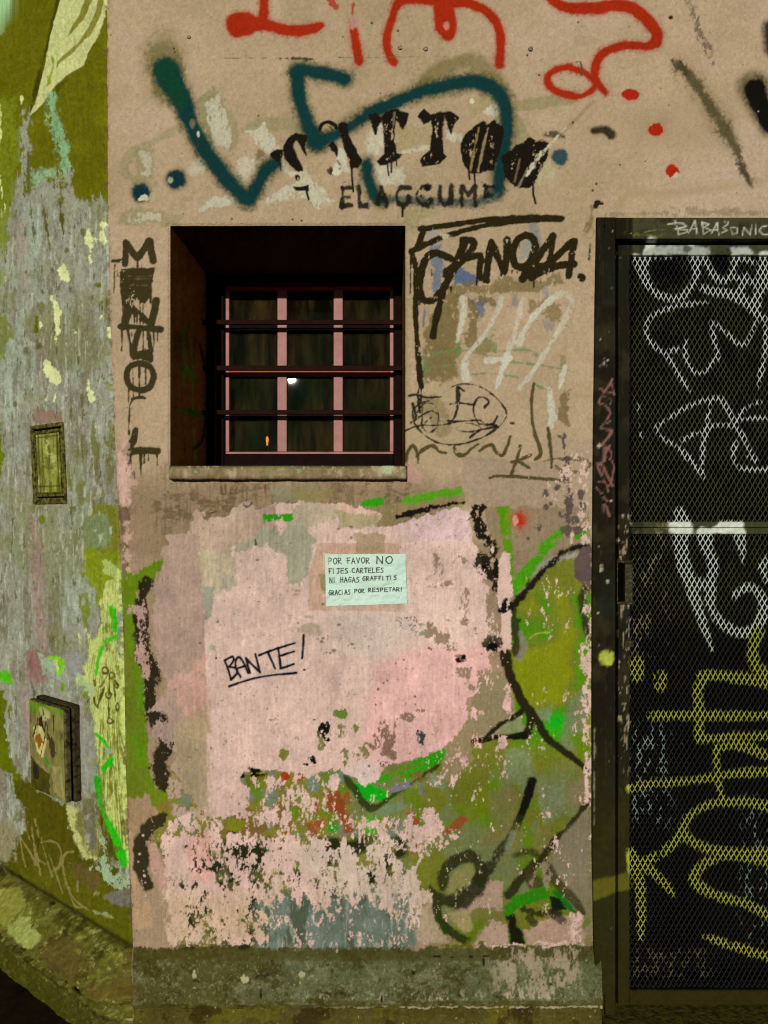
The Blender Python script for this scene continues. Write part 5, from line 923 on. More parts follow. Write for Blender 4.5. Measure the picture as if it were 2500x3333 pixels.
# door and reveal paint live on their own raster, drawn on a dark coat
DC = np.zeros((H, W, 3), np.float32); DC[...] = lin((24, 19, 8))
DR = np.full((H, W), .45, np.float32); DH = np.zeros((H, W), np.float32)
LD = Layer(DC, DR, DH, X0, Y0, STEP, RAG, FINE, FLAKE, STREAK)
S, P, B = LD.S, LD.P, LD.B
def dbase(m, col, a=1.): DC[...] += (lin(col) - DC) * (m * a)[..., None]
dbase(sst((MID - .2) / 1.5), (44, 36, 18), .7); dbase(sst((STREAK - .9) / .9), (52, 42, 26), .5); dbase(sst((vn(160, 260, 91, 3, .5) - .2) / 1), (22, 26, 16), .6)
dbase(sst((YY - 2300) / 500) * sst((2060 - XX) / 8), (44, 38, 6), .7)
dbase(sst((XX - 2056) / 6) * sst((2000 - YY) / 300 + .55), (62, 59, 34), .9)
dbase(sst((XX - 2056) / 6) * sst((vn(50, 60, 97, 4, .7) - .2) / 1.2), (34, 30, 16), .7)
dbase(sst((YY - 1680) / 30) * sst((2180 - YY) / 90) * sst((XX - 2040) / 20) * sst((2240 - XX) / 120) * sst((FLAKE - .8) / .3), (138, 118, 84), .8)
stile = sst((XX - 2006) / 4) * sst((2058 - XX) / 4)
dbase(stile * sst((YY - 1640) / 40) * sst((vn(6, 34, 92, 3, .8) - 1.1) / .3) * sst((2560 - YY) / 300 + .2), (150, 128, 92), .85)
dbase(sst((vn(8, 20, 93, 2, .8) - 2.7) / .2), (150, 136, 104), .7)
mesh_z = sst((XX - 2056) / 6)
dbase(sst((YY - 3222) / 6), (44, 34, 6), .9)
dbase(mesh_z * sst((YY - 2330) / 60) * sst((2720 - YY) / 80) * sst((2210 - XX) / 60) * sst((vn(9, 26, 94, 2, .8) - .5) / .3), (138, 150, 128), .75)
dbase(mesh_z * sst((YY - 2560) / 60) * sst((3100 - YY) / 80) * sst((XX - 2380) / 60) * sst((vn(9, 30, 95, 2, .8) - .9) / .3), (138, 150, 128), .75)
dbase(mesh_z * sst((YY - 3080) / 20) * sst((3190 - YY) / 20) * sst((2340 - XX) / 60) * sst((vn(9, 16, 96, 2, .8) - .3) / .3), (130, 116, 80), .45)
WH = (196, 190, 166)
for t, pts, w in [(D1, (760, 200, 720, 340, 700, 400, 720, 500, 780, 590, 860, 630, 950, 640, 1030, 600, 1090, 510, 1110, 420, 1080, 320, 1060, 250), [70, 80, 70, 60, 56, 56, 60, 56, 56, 60, 70, 60]), (D1, (640, 320, 660, 400, 700, 480), [60, 60, 40]), (D1, (800, 320, 900, 320), 40), (D1, (1160, 320, 1210, 420, 1290, 500, 1370, 470, 1400, 320), [60, 56, 56, 56, 70]),
                  (D1, (1150, 560, 1230, 590, 1320, 600, 1430, 640, 1510, 700, 1560, 770), [50, 70, 80, 70, 60, 40]), (D1, (1480, 480, 1440, 600, 1480, 640), 60), (D1, (1640, 330, 1620, 500, 1570, 660, 1580, 760, 1640, 800), [110, 110, 90, 60, 40]), (D1, (1430, 330, 1560, 360), 46), (D1, (1400, 480, 1540, 520), 40),
                  (D1, (1190, 672, 1100, 676, 980, 694, 860, 730, 770, 775, 722, 850, 735, 940, 800, 1020, 880, 1080, 960, 1210, 1060, 1360), [34, 34, 36, 32, 32, 34, 34, 34, 40, 36, 18]), (D1, (890, 1050, 960, 1030), 40), (D1, (1030, 950, 1018, 1060, 1050, 1160, 1120, 1220, 1190, 1195, 1250, 1110, 1280, 1090), [20, 36, 34, 32, 30, 32, 30]), (D1, (1222, 830, 1235, 930, 1260, 1030, 1275, 1110), [24, 34, 44, 30]), (D1, (1260, 840, 1340, 910, 1410, 980, 1460, 1005, 1510, 960, 1570, 830, 1620, 780), 30), (D1, (1640, 860, 1640, 1040, 1610, 1190, 1580, 1330), [36, 40, 36, 24]),
                  (D1, (1310, 1410, 1200, 1420, 1100, 1450, 980, 1510, 860, 1590, 800, 1640, 840, 1710, 960, 1790, 1060, 1880) + D2(1000, 170, 1100, 260, 1165, 370), [30, 30, 28, 28, 30, 30, 32, 34, 34, 34, 34, 20]) if False else (D1, (1310, 1410, 1200, 1420, 1100, 1450, 980, 1510, 860, 1590, 800, 1640, 840, 1710, 960, 1790, 1060, 1880), 30),
                  (D2, (980, 150, 1080, 250, 1165, 370), [34, 34, 18]), (D1, (1215, 1430, 1195, 1560, 1180, 1680, 1150, 1800, 1150, 1896), [34, 34, 44, 40, 34]), (D2, (1160, 60, 1150, 200, 1160, 360), 28), (D1, (1000, 1730, 1090, 1690, 1180, 1660, 1250, 1620, 1380, 1625), [28, 30, 44, 30, 28]), (D1, (1300, 1420, 1380, 1560, 1470, 1720, 1570, 1896), [50, 40, 44, 36]), (D1, (1400, 1590, 1500, 1570, 1660, 1570), 26), (D1, (1430, 1560, 1500, 1480, 1600, 1440), 24),
                  (D2, (1420, 90, 1390, 180, 1420, 270, 1500, 298, 1660, 300), 32), (D2, (1500, 200, 1570, 240), 26), (D1, (665, 1450, 665, 1620, 680, 1700), 10)]:
    S(t(*pts), w, WH, a=.95, soft=8, rag=2)
B(D1(900, 450), 125, 120, (16, 14, 6), soft=16); B(D1(1305, 370), 70, 80, (16, 14, 6), soft=16)
P(D1(690, 300, 760, 250, 850, 232, 1010, 232, 1200, 250, 1215, 302), (150, 148, 130), a=.95, soft=14, rag=2); P(D1(1360, 250, 1500, 250, 1560, 310, 1380, 305), (160, 158, 140), soft=12, rag=2)
B(D1(1030, 262), 34, 30, (34, 32, 18), a=.8, soft=10)
P(D2(890, 708, 1060, 708, 1085, 800, 910, 800), WH, soft=12, rag=2); P(D2(1120, 800, 1200, 770, 1290, 706, 1470, 706, 1480, 800), WH, soft=10, rag=2)
for pts, w in [((975, 640, 985, 700), [90, 130]), ((985, 810, 1000, 980, 1060, 1180, 1120, 1360, 1170, 1520, 1225, 1690), [120, 110, 110, 90, 60, 20]), ((1170, 810, 1200, 930, 1235, 1060, 1215, 1200, 1210, 1330, 1260, 1440, 1360, 1530, 1480, 1560, 1580, 1500, 1625, 1390, 1600, 1270, 1510, 1210, 1420, 1250, 1400, 1290), [130, 90, 80, 80, 80, 76, 76, 76, 76, 76, 66, 60, 50, 30]), ((1100, 1180, 1200, 1200), [110, 90]), ((1440, 810, 1460, 920, 1470, 1020), [110, 60, 20]), ((1680, 980, 1620, 1060, 1650, 1150), [60, 70, 50])]:
    S(D2(*pts), w, (190, 188, 160), a=.95, soft=8, rag=2)
YG = (160, 156, 40)
for t, pts, w in [(D3, (650, 140, 645, 240), 100), (D3, (830, 240, 835, 310), 96), (D3, (1180, 240, 1120, 330, 1125, 540, 1130, 720), [70, 80, 80, 80]), (D3, (1130, 225, 1400, 245, 1700, 290), [60, 90, 90]), (D3, (755, 540, 1100, 540, 1700, 545), 72), (D3, (1130, 725, 1400, 705, 1700, 690), 62), (D3, (1590, -100, 1540, 40, 1560, 160, 1700, 250), [80, 80, 90, 90]),
                  (D3, (600, 1110, 720, 1070, 900, 1060, 1200, 1020, 1400, 990, 1700, 970), [70, 60, 60, 60, 70, 80]), (D3, (1262, 790, 1265, 950, 1285, 1080, 1305, 1210), [50, 52, 50, 40]), (D3, (1262, 795, 1400, 765, 1530, 800, 1700, 870), [50, 80, 80, 80]), (D3, (1000, 1450, 1010, 1380, 1080, 1290, 1230, 1220, 1400, 1205, 1550, 1220, 1700, 1250), [80, 76, 66, 60, 66, 76, 80]),
                  (D3, (1000, 1460, 1100, 1530, 1200, 1570, 1400, 1600, 1700, 1595), 72), (D4, (1000, 0, 930, 110, 820, 190, 700, 250), [76, 76, 70, 60]), (D4, (605, 170, 640, 320, 670, 420, 680, 600, 680, 820), [70, 110, 80, 70, 60]), (D4, (640, 270, 760, 320, 860, 410, 930, 500), [90, 80, 60, 30]), (D4, (1700, 260, 1560, 230, 1400, 205, 1250, 225, 1140, 290, 1090, 380, 1160, 460, 1300, 520, 1500, 580, 1700, 690), [70, 66, 66, 66, 76, 90, 86, 76, 72, 70]), (D4, (1170, 825, 1280, 860, 1450, 920, 1700, 985), [40, 60, 70, 76])]:
    S(t(*pts), w, YG, a=.93, soft=9, rag=2, drop=.02)
S(D4(310, 470, 440, 430, 570, 395), [150, 130, 120], (104, 94, 20), a=.6, soft=10, rag=2)
B(D3(412, 97), 58, 62, (160, 160, 56), soft=12, rag=3, drop=.05)
# tags on the jamb and head
for pts, w in [((940, 40, 970, 142), 8), ((888, 70, 945, 60, 1000, 62, 1030, 88, 940, 106), 8), ((945, 106, 1040, 112, 1035, 130, 968, 150), 8), ((1048, 136, 1095, 42, 1112, 142), 8), ((1065, 108, 1112, 104), 7), ((1150, 52, 1160, 146), 7), ((1150, 55, 1205, 70, 1165, 94, 1218, 115, 1160, 146), 7), ((1222, 142, 1266, 58, 1278, 152), 7), ((1235, 112, 1275, 112), 7), ((1325, 46, 1328, 60), 6), ((1348, 46, 1350, 60), 6),
               ((1350, 70, 1310, 95, 1345, 118, 1300, 136), 8), ((1372, 95, 1382, 146, 1420, 140, 1424, 100, 1378, 92), 7), ((1462, 152, 1472, 92, 1522, 152, 1532, 76), 8), ((1560, 70, 1566, 146), 8), ((1659, 80, 1608, 90, 1592, 120, 1620, 150, 1659, 148), 9)]:
    S(D1(*pts), w, (184, 176, 148), a=.9, soft=2.4, rag=.5, smooth=False)
S(D1(700, 132, 780, 115, 870, 108), 4, (130, 120, 80), a=.8, soft=2.4); S(D1(560, 130, 620, 150, 720, 150, 800, 170, 860, 140), 10, (108, 92, 30), a=.7, rag=3, drop=.2)
for pts, w in [((355, 1165, 385, 1145, 395, 1165, 360, 1172), 6), ((400, 1100, 392, 1140, 412, 1160), 6), ((380, 1140, 442, 1108), 6)]:
    S(D1(*pts), w, (184, 168, 150), a=.9, soft=2.4)
PT = (128, 84, 72)
for t, pts, w in [(D1, (362, 1340, 482, 1382), 10), (D1, (458, 1270, 440, 1300, 355, 1435, 400, 1465, 440, 1530, 380, 1620), 12), (D1, (450, 1300, 475, 1380), 12), (D1, (400, 1400, 450, 1420, 440, 1460), 9), (D1, (440, 1590, 365, 1640, 455, 1670, 372, 1772), 12), (D1, (400, 1800, 400, 1896), 14), (D2, (455, 0, 390, 100), 12), (D2, (440, 120, 420, 150, 380, 250), 12), (D2, (410, 130, 450, 170, 440, 220, 400, 200), 12), (D2, (340, 260, 380, 270, 420, 350, 460, 430), 16), (D2, (345, 280, 380, 360, 430, 430, 470, 300, 455, 240), 12), (D2, (350, 400, 400, 400, 425, 470), 10), (D2, (330, 435, 380, 500, 420, 550), 12), (D2, (385, 630, 400, 570, 435, 660), 14)]:
    S(t(*pts), w, PT, a=.85, soft=3, rag=1)
for x, y in [(490, 290), (435, 250), (460, 120), (520, 330), (455, 560), (600, 140), (480, 320), (365, 955)]: B(D1(x, y), 4, 5, (160, 146, 108), soft=2)
for x, y in [(540, 660), (505, 745), (372, 1070), (450, 548), (345, 1410), (500, 850), (420, 1165), (355, 120)]: B(D2(x, y), 12, 10, (170, 150, 116), soft=3)
S(D2(375, 1035, 372, 1090), 10, (190, 176, 140)); S(D3(320, 650, 318, 900, 316, 1400), [6, 8, 10], (128, 124, 90), a=.8, drop=.35)
DC *= (1 + .08 * FINE + .05 * GRAIN)[..., None]
np.clip(DC, .002, .85, out=DC)
# window reveal paint: brown, with a green tag
RC = np.zeros((H, W, 3), np.float32); RC[...] = lin((196, 132, 60))
LR = Layer(RC, np.zeros((H, W), np.float32) + .7, np.zeros((H, W), np.float32), X0, Y0, STEP, RAG, FINE, FLAKE, STREAK)
S = LR.S
for pts, w, c in [((1432, 848, 1412, 950, 1425, 1150, 1420, 1310), 24, (120, 200, 50)), ((1432, 850, 1470, 950, 1485, 1100, 1488, 1300, 1495, 1600, 1505, 1896), [20, 16, 14, 12, 12, 12], (120, 210, 60)), ((1420, 1180, 1480, 1230), 60, (100, 200, 50)), ((1410, 1515, 1590, 1540), 56, (90, 170, 40)), ((1360, 1240, 1420, 1130, 1380, 1370, 1440, 1440), 5, (170, 130, 100)), ((1350, 1180, 1380, 1080), 5, (170, 130, 100)), ((1400, 1390, 1430, 1896), 5, (120, 84, 50)), ((1540, 1000, 1600, 1300, 1570, 1700, 1500, 1800), 20, (40, 50, 16))]:
    S(A1(*pts), w, c, a=.8, soft=4, rag=1.5, drop=.04)
RC *= (1 + .1 * FINE + .12 * MID + .1 * STREAK)[..., None]
np.clip(RC, .002, .8, out=RC)

def sample(A, px, py):
    fx = np.clip((px - X0) / STEP, 0, W - 1.001); fy = np.clip((py - Y0) / STEP, 0, H - 1.001)
    ix, iy = fx.astype(int), fy.astype(int)
    tx, ty = fx - ix, fy - iy
    if A.ndim == 3: tx, ty = tx[..., None], ty[..., None]
    return (A[iy, ix] * (1 - tx) + A[iy, ix + 1] * tx) * (1 - ty) + (A[iy + 1, ix] * (1 - tx) + A[iy + 1, ix + 1] * tx) * ty

# ------------------------------------------------------------------ helpers for objects
def link(o, parent=None):
    COL.objects.link(o)
    if parent is not None: o.parent = parent
    return o
def empty(name, loc=(0, 0, 0)):
    o = bpy.data.objects.new(name, None); o.empty_display_size = .1; o.location = loc
    return link(o)
def tag(o, label=None, cat=None, group=None, kind=None):
    if label: o['label'] = label
    if cat: o['category'] = cat
    if group: o['group'] = group
    if kind: o['kind'] = kind
    return o

def raw_mesh(name, V, faces, mat, parent=None, cols=None, smooth=False, rough=None):
    """V (n,3), faces (m,4) or (m,3) numpy"""
    V = np.asarray(V, np.float32); faces = np.asarray(faces, np.int32)
    k = faces.shape[1]
    me = bpy.data.meshes.new(name)
    me.vertices.add(len(V)); me.vertices.foreach_set('co', V.ravel())
    me.loops.add(faces.size); me.loops.foreach_set('vertex_index', faces.ravel())
    me.polygons.add(len(faces)); me.polygons.foreach_set('loop_start', np.arange(0, faces.size, k, dtype=np.int32))
    me.update(calc_edges=True)
    if smooth: me.polygons.foreach_set('use_smooth', np.ones(len(faces), bool))
    if cols is not None:
        at = me.color_attributes.new('paint', 'FLOAT_COLOR', 'POINT')
        a4 = np.ones((len(V), 4), np.float32); a4[:, :3] = cols
        if rough is not None: a4[:, 3] = rough
        at.data.foreach_set('color', a4.ravel())
    me.materials.append(mat)
    o = bpy.data.objects.new(name, me)
    return link(o, parent)

class MB:
    """collects plain solids into one mesh"""
    def __init__(s): s.v, s.f = [], []
    def add(s, v, f):
        n = len(s.v); s.v += [tuple(p) for p in v]; s.f += [tuple(i + n for i in q) for q in f]
    def hexa(s, p):   # 8 corners: 4 front, 4 back
        s.add(p, [(0, 1, 2, 3), (7, 6, 5, 4), (0, 4, 5, 1), (1, 5, 6, 2), (2, 6, 7, 3), (3, 7, 4, 0)])
    def box(s, x0, x1, y0, y1, z0, z1):
        s.hexa([(x0, y0, z0), (x1, y0, z0), (x1, y0, z1), (x0, y0, z1), (x0, y1, z0), (x1, y1, z0), (x1, y1, z1), (x0, y1, z1)])
    def cyl(s, p, q, r, n=16, r2=None):
        p, q = Vector(p), Vector(q); r2 = r if r2 is None else r2
        d = (q - p).normalized(); a = d.orthogonal().normalized(); b = d.cross(a)
        v = [p + r * (math.cos(6.28318 * i / n) * a + math.sin(6.28318 * i / n) * b) for i in range(n)] + [q + r2 * (math.cos(6.28318 * i / n) * a + math.sin(6.28318 * i / n) * b) for i in range(n)]
        s.add(v, [(i, (i + 1) % n, n + (i + 1) % n, n + i) for i in range(n)] + [tuple(range(n - 1, -1, -1)), tuple(range(n, 2 * n))])
    def build(s, name, mat, parent=None, bevel=0.0, seg=2, paint=None, cuts=0):
        me = bpy.data.meshes.new(name); me.from_pydata(s.v, [], s.f); me.update()
        me.materials.append(mat)
        o = link(bpy.data.objects.new(name, me), parent)
        if bevel > 0:
            m = o.modifiers.new('bevel', 'BEVEL'); m.width = bevel; m.segments = seg; m.limit_method = 'ANGLE'
        return o

def px2x(px, y=0.0): return (px - CX) * K * (D + y) / D
def px2z(py, y=0.0): return CAMZ - (py - CY) * K * (D + y) / D

# ------------------------------------------------------------------ materials
def mat_new(name):
    m = bpy.data.materials.new(name); m.use_nodes = True
    nt = m.node_tree; return m, nt, nt.nodes['Principled BSDF']
def paint_mat(name, bump=.35, scale=260, spec=.35, dist=.0012, rscale=1.0):
    m, nt, bs = mat_new(name)
    at = nt.nodes.new('ShaderNodeAttribute'); at.attribute_name = 'paint'
    tc = nt.nodes.new('ShaderNodeTexCoord')
    n1 = nt.nodes.new('ShaderNodeTexNoise'); n1.inputs['Scale'].default_value = scale; n1.inputs['Detail'].default_value = 6; n1.inputs['Roughness'].default_value = .65
    n2 = nt.nodes.new('ShaderNodeTexNoise'); n2.inputs['Scale'].default_value = scale * 4; n2.inputs['Detail'].default_value = 3
    for n in (n1, n2): nt.links.new(tc.outputs['Object'], n.inputs['Vector'])
    mr = nt.nodes.new('ShaderNodeMapRange'); mr.inputs[3].default_value = .86; mr.inputs[4].default_value = 1.14
    nt.links.new(n2.outputs['Fac'], mr.inputs[0])
    vm = nt.nodes.new('ShaderNodeVectorMath'); vm.operation = 'SCALE'
    nt.links.new(at.outputs['Color'], vm.inputs[0]); nt.links.new(mr.outputs[0], vm.inputs['Scale'])
    nt.links.new(vm.outputs[0], bs.inputs['Base Color'])
    nt.links.new(at.outputs['Alpha'], bs.inputs['Roughness'])
    bs.inputs['Specular IOR Level'].default_value = spec
    bp = nt.nodes.new('ShaderNodeBump'); bp.inputs['Strength'].default_value = bump; bp.inputs['Distance'].default_value = dist
    nt.links.new(n1.outputs['Fac'], bp.inputs['Height']); nt.links.new(bp.outputs[0], bs.inputs['Normal'])
    return m
def plain_mat(name, c1, c2=None, scale=30, rough=.6, metal=0.0, bump=.2, dist=.002, spec=.12, lo=.4, hi=.65, detail=8):
    m, nt, bs = mat_new(name)
    c2 = c2 or tuple(v * .6 for v in c1)
    tc = nt.nodes.new('ShaderNodeTexCoord')
    n1 = nt.nodes.new('ShaderNodeTexNoise'); n1.inputs['Scale'].default_value = scale; n1.inputs['Detail'].default_value = detail; n1.inputs['Roughness'].default_value = .65
    nt.links.new(tc.outputs['Object'], n1.inputs['Vector'])
    cr = nt.nodes.new('ShaderNodeValToRGB')
    cr.color_ramp.elements[0].position = lo; cr.color_ramp.elements[0].color = (*c1, 1)
    cr.color_ramp.elements[1].position = hi; cr.color_ramp.elements[1].color = (*c2, 1)
    nt.links.new(n1.outputs['Fac'], cr.inputs[0]); nt.links.new(cr.outputs[0], bs.inputs['Base Color'])
    bs.inputs['Roughness'].default_value = rough; bs.inputs['Metallic'].default_value = metal; bs.inputs['Specular IOR Level'].default_value = spec
    bp = nt.nodes.new('ShaderNodeBump'); bp.inputs['Strength'].default_value = bump; bp.inputs['Distance'].default_value = dist
    nt.links.new(n1.outputs['Fac'], bp.inputs['Height']); nt.links.new(bp.outputs[0], bs.inputs['Normal'])
    return m
def T3(c): return tuple(float(v) for v in lin(c))
M_WALL = paint_mat('painted_plaster', 1.0, 170, .06, .0045)
M_PLINTH = paint_mat('rough_plinth', 1.0, 130, .06, .005)
M_DOOR = paint_mat('painted_door_metal', .4, 260, .05, .001)
M_REVEAL = paint_mat('reveal_plaster', .5, 200, .05)
M_PAPER = paint_mat('paper', .08, 60, .3, .0006)
M_BOX = paint_mat('box_paint', .4, 200, .4)
M_WOOD = plain_mat('dark_window_wood', T3((26, 9, 3)), T3((14, 5, 2)), 40, .7, spec=.03)
M_SASH = plain_mat('pink_sash_paint', T3((166, 108, 98)), T3((136, 88, 76)), 22, .5, bump=.1, lo=.35, hi=.75)
M_SASHR = plain_mat('red_sash_rails', T3((172, 50, 28)), T3((140, 40, 22)), 22, .5, bump=.1)  # top and middle rails, redder than the rest of the sash
M_BAR = plain_mat('iron_bar', T3((38, 15, 7)), T3((22, 9, 4)), 60, .7, 0, spec=.03)
M_SILL = plain_mat('sill_plaster', T3((150, 126, 84)), T3((84, 72, 36)), 45, .85, bump=.8, dist=.004, lo=.38, hi=.62)
M_DARK = plain_mat('unlit_depth_shade', (.0012, .0012, .0008), (.0022, .002, .0012), 12, .9, spec=0.0)  # near black: unlit depth put into the colour
M_IRON = plain_mat('black_lock_iron', T3((44, 38, 18)), T3((92, 78, 48)), 110, .5, .4, lo=.5, hi=.7)
M_GROUND = plain_mat('dark_paving', T3((48, 30, 10)), T3((24, 14, 5)), 18, .85, bump=.6, dist=.004)
M_STEP = plain_mat('step_concrete', T3((96, 86, 24)), T3((52, 44, 10)), 55, .9, bump=1.0, dist=.006)
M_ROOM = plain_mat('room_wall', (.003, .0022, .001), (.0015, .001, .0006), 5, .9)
M_SCREW = plain_mat('screw_steel', T3((120, 104, 78)), T3((50, 38, 24)), 300, .4, .7)
M_TAPE, _nt, _b = mat_new('clear_tape')
_b.inputs['Base Color'].default_value = (.75, .78, .68, 1); _b.inputs['Roughness'].default_value = .15; _b.inputs['Alpha'].default_value = .15
def glass_mat():
    m, nt, bs = mat_new('dirt_reflection_glass')
    bs.inputs['Base Color'].default_value = (.8, .85, .75, 1); bs.inputs['Roughness'].default_value = .008
    bs.inputs['Transmission Weight'].default_value = 1.0; bs.inputs['IOR'].default_value = 1.3
    df = nt.nodes.new('ShaderNodeBsdfDiffuse')
    tc = nt.nodes.new('ShaderNodeTexCoord'); mp = nt.nodes.new('ShaderNodeMapping'); mp.inputs['Scale'].default_value = (30, 30, 5)
    n = nt.nodes.new('ShaderNodeTexNoise'); n.inputs['Scale'].default_value = 1.0; n.inputs['Detail'].default_value = 7; n.inputs['Roughness'].default_value = .7
    nt.links.new(tc.outputs['Object'], mp.inputs[0]); nt.links.new(mp.outputs[0], n.inputs['Vector'])
    n2 = nt.nodes.new('ShaderNodeTexNoise'); n2.inputs['Scale'].default_value = 5; nt.links.new(tc.outputs['Object'], n2.inputs['Vector'])
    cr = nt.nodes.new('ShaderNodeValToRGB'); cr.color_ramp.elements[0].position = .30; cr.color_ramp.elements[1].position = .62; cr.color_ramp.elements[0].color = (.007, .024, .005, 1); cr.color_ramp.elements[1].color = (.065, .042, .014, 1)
    nt.links.new(n2.outputs['Fac'], cr.inputs[0]); nt.links.new(cr.outputs[0], df.inputs['Color'])  # grime and blurred street reflections, both put into this diffuse colour
    mr = nt.nodes.new('ShaderNodeMapRange'); mr.inputs[1].default_value = .42; mr.inputs[2].default_value = .75; mr.inputs[3].default_value = .05; mr.inputs[4].default_value = .55
    nt.links.new(n.outputs['Fac'], mr.inputs[0])
    mx = nt.nodes.new('ShaderNodeMixShader'); nt.links.new(mr.outputs[0], mx.inputs[0]); nt.links.new(bs.outputs[0], mx.inputs[1]); nt.links.new(df.outputs[0], mx.inputs[2])
    nt.links.new(mx.outputs[0], nt.nodes['Material Output'].inputs[0])
    return m
M_GLASS = glass_mat()
def emit_mat(name, c, s):
    m, nt, bs = mat_new(name)
    bs.inputs['Emission Color'].default_value = (*c, 1); bs.inputs['Emission Strength'].default_value = s
    return m

# ------------------------------------------------------------------ street wall (the large structure)
WIN = (553, 1320, 733, 1517)           # window opening, photograph units
DOOR = (1952, 3180, 716, 3292)         # door opening
ZPX_GROUND = CY + CAMZ / K
def prof(z):    # plinth projection (metres towards the street) by height
    return np.interp(z, [0, .150, .163, .170, .185, .27, .300, .318, 9], [.020, .020, .008, .020, .027, .018, .010, 0, 0])

def grid_faces(mask_keep, nr, nc):
    idx = np.arange(nr * nc).reshape(nr, nc)
    q = np.stack([idx[1:, :-1], idx[1:, 1:], idx[:-1, 1:], idx[:-1, :-1]], -1)
    return q[mask_keep]
def compact(V, cols, rgh, F_):
    used = np.zeros(len(V), bool); used[F_.ravel()] = True
    rm = np.cumsum(used) - 1
    return V[used], cols[used], rgh[used], rm[F_]

def axis(lo, hi, d0, d1, fine, coarse, must):
    a = list(np.arange(lo, d0, coarse)) + list(np.arange(d0, d1, fine)) + list(np.arange(d1, hi + coarse, coarse))
    a = np.array(a, float)
    for m in must:
        i = int(np.argmin(np.abs(a - m))); a[i] = m
    return np.unique(a)

FN = 2.4
xs = axis(350, 4300, 350, 2516, FN, 60, [WIN[0], WIN[1], DOOR[0], DOOR[1]])
ys = axis(-1400, ZPX_GROUND, -14, 3345, FN, 60, [WIN[2], WIN[3], DOOR[2], DOOR[3]])
ys[-1] = ZPX_GROUND
zpl = .318
ys[int(np.argmin(np.abs(ys - (CY + (CAMZ - zpl) / K))))] = CY + (CAMZ - zpl) / K
PXg, PYg = np.meshgrid(xs, ys)
ex = edge_x(PYg)
wr = np.clip((520 - PXg) / 170, 0, 1)
PXw = PXg + wr * (ex - 350)
PXs = PXw + 2.0
Zg = CAMZ - (PYg - CY) * K
Xg = (PXw - CX) * K
h = sample(HT, PXs, PYg) + prof(Zg)
atedge = np.clip((PXg - 350) / 14, 0, 1)
h = h * 1.0 - .004 * (1 - atedge) ** 2           # the arris is rounded
near = lambda a, v: np.exp(-((a - v) / 5.0) ** 2)
inw = (PXg > WIN[0] - 12) & (PXg < WIN[1] + 12) & (PYg > WIN[2] - 12) & (PYg < WIN[3] + 12)
fr = np.maximum(np.maximum(near(PXg, WIN[0]), near(PXg, WIN[1])), np.maximum(near(PYg, WIN[2]), near(PYg, WIN[3]))) * inw
h -= .004 * fr
V = np.stack([Xg, -h, Zg], -1).reshape(-1, 3)
cols = sample(C, PXs, PYg).reshape(-1, 3); rgh = sample(RO, PXs, PYg).ravel()
cxm = (xs[1:] + xs[:-1]) / 2; cym = (ys[1:] + ys[:-1]) / 2
CXm, CYm = np.meshgrid(cxm, cym)
hole = ((CXm > WIN[0]) & (CXm < WIN[1]) & (CYm > WIN[2]) & (CYm < WIN[3])) | ((CXm > DOOR[0]) & (CXm < DOOR[1]) & (CYm > DOOR[2]))
ispl = CYm > CY + (CAMZ - zpl) / K
house = empty('street_house', (0, 0, 0))
tag(house, 'pink house front covered in graffiti with a barred window and a black mesh door', 'house')
for nm, keep, mt in (('wall', ~hole & ~ispl, M_WALL), ('plinth', ~hole & ispl & (CXm < 2500), M_PLINTH), ('plinth', ~hole & ispl & (CXm > 2500), M_PLINTH)):
    F_ = grid_faces(keep, len(ys), len(xs))
    v, c, r, f = compact(V, cols, rgh, F_)
    o = raw_mesh(nm, v, f, mt, house, c, True, r)
    tag(o, 'pink and tan plaster with layers of graffiti and flaking paint' if nm == 'wall' else 'low grey green plinth with a groove along it')
# wall thickness: reveals of the window
DR_ = .45
def sheet(name, corner, du, dv, nu, nv, mat, parent, canvas, px=None):
    """flat subdivided panel; colour read from where the panel shows"""
    u = np.linspace(0, 1, nu); v = np.linspace(0, 1, nv); U, Vv = np.meshgrid(u, v)
    P_ = np.array(corner)[None, None] + U[..., None] * np.array(du) + Vv[..., None] * np.array(dv)
    yy = P_[..., 1]; pxx = CX + P_[..., 0] / K * D / (D + yy); pyy = CY - (P_[..., 2] - CAMZ) / K * D / (D + yy)
    col = sample(canvas, pxx, pyy).reshape(-1, 3)
    F_ = grid_faces(np.ones((nv - 1, nu - 1), bool), nv, nu)
    return raw_mesh(name, P_.reshape(-1, 3), F_, mat, parent, col, True, np.full(len(col), .7))
wx0, wx1, wz1, wz0 = px2x(WIN[0]), px2x(WIN[1]), px2z(WIN[2]), px2z(WIN[3])
window = empty('window', (0, 0, 0)); window.parent = house
tag(window, 'deep set barred window with twelve dark panes in a pink sash')
y0 = .004
sheet('reveal', (wx0, y0, wz0), (0, DR_, 0), (0, 0, wz1 - wz0), 90, 200, M_REVEAL, window, RC)
tag(bpy.data.objects['reveal'], 'brown left cheek of the window opening with a green tag')
RC_SHADE = RC * .3  # same reveal paint darkened: shade of the opening put into the colour
sheet('reveal', (wx1, y0 + DR_, wz0), (0, -DR_, 0), (0, 0, wz1 - wz0), 20, 60, M_REVEAL, window, RC_SHADE)
sheet('reveal', (wx0, y0, wz1), (0, DR_, 0), (wx1 - wx0, 0, 0), 20, 60, M_REVEAL, window, RC_SHADE * .5)
sheet('reveal', (wx0, y0 + DR_, wz0), (0, -DR_, 0), (wx1 - wx0, 0, 0), 20, 60, M_REVEAL, window, RC_SHADE)
for o in list(bpy.data.objects):
    if o.name.startswith('reveal.'): tag(o, {'reveal.001': 'right cheek of the window opening', 'reveal.002': 'dark underside of the window head', 'reveal.003': 'inner sill of the window opening'}[o.name])

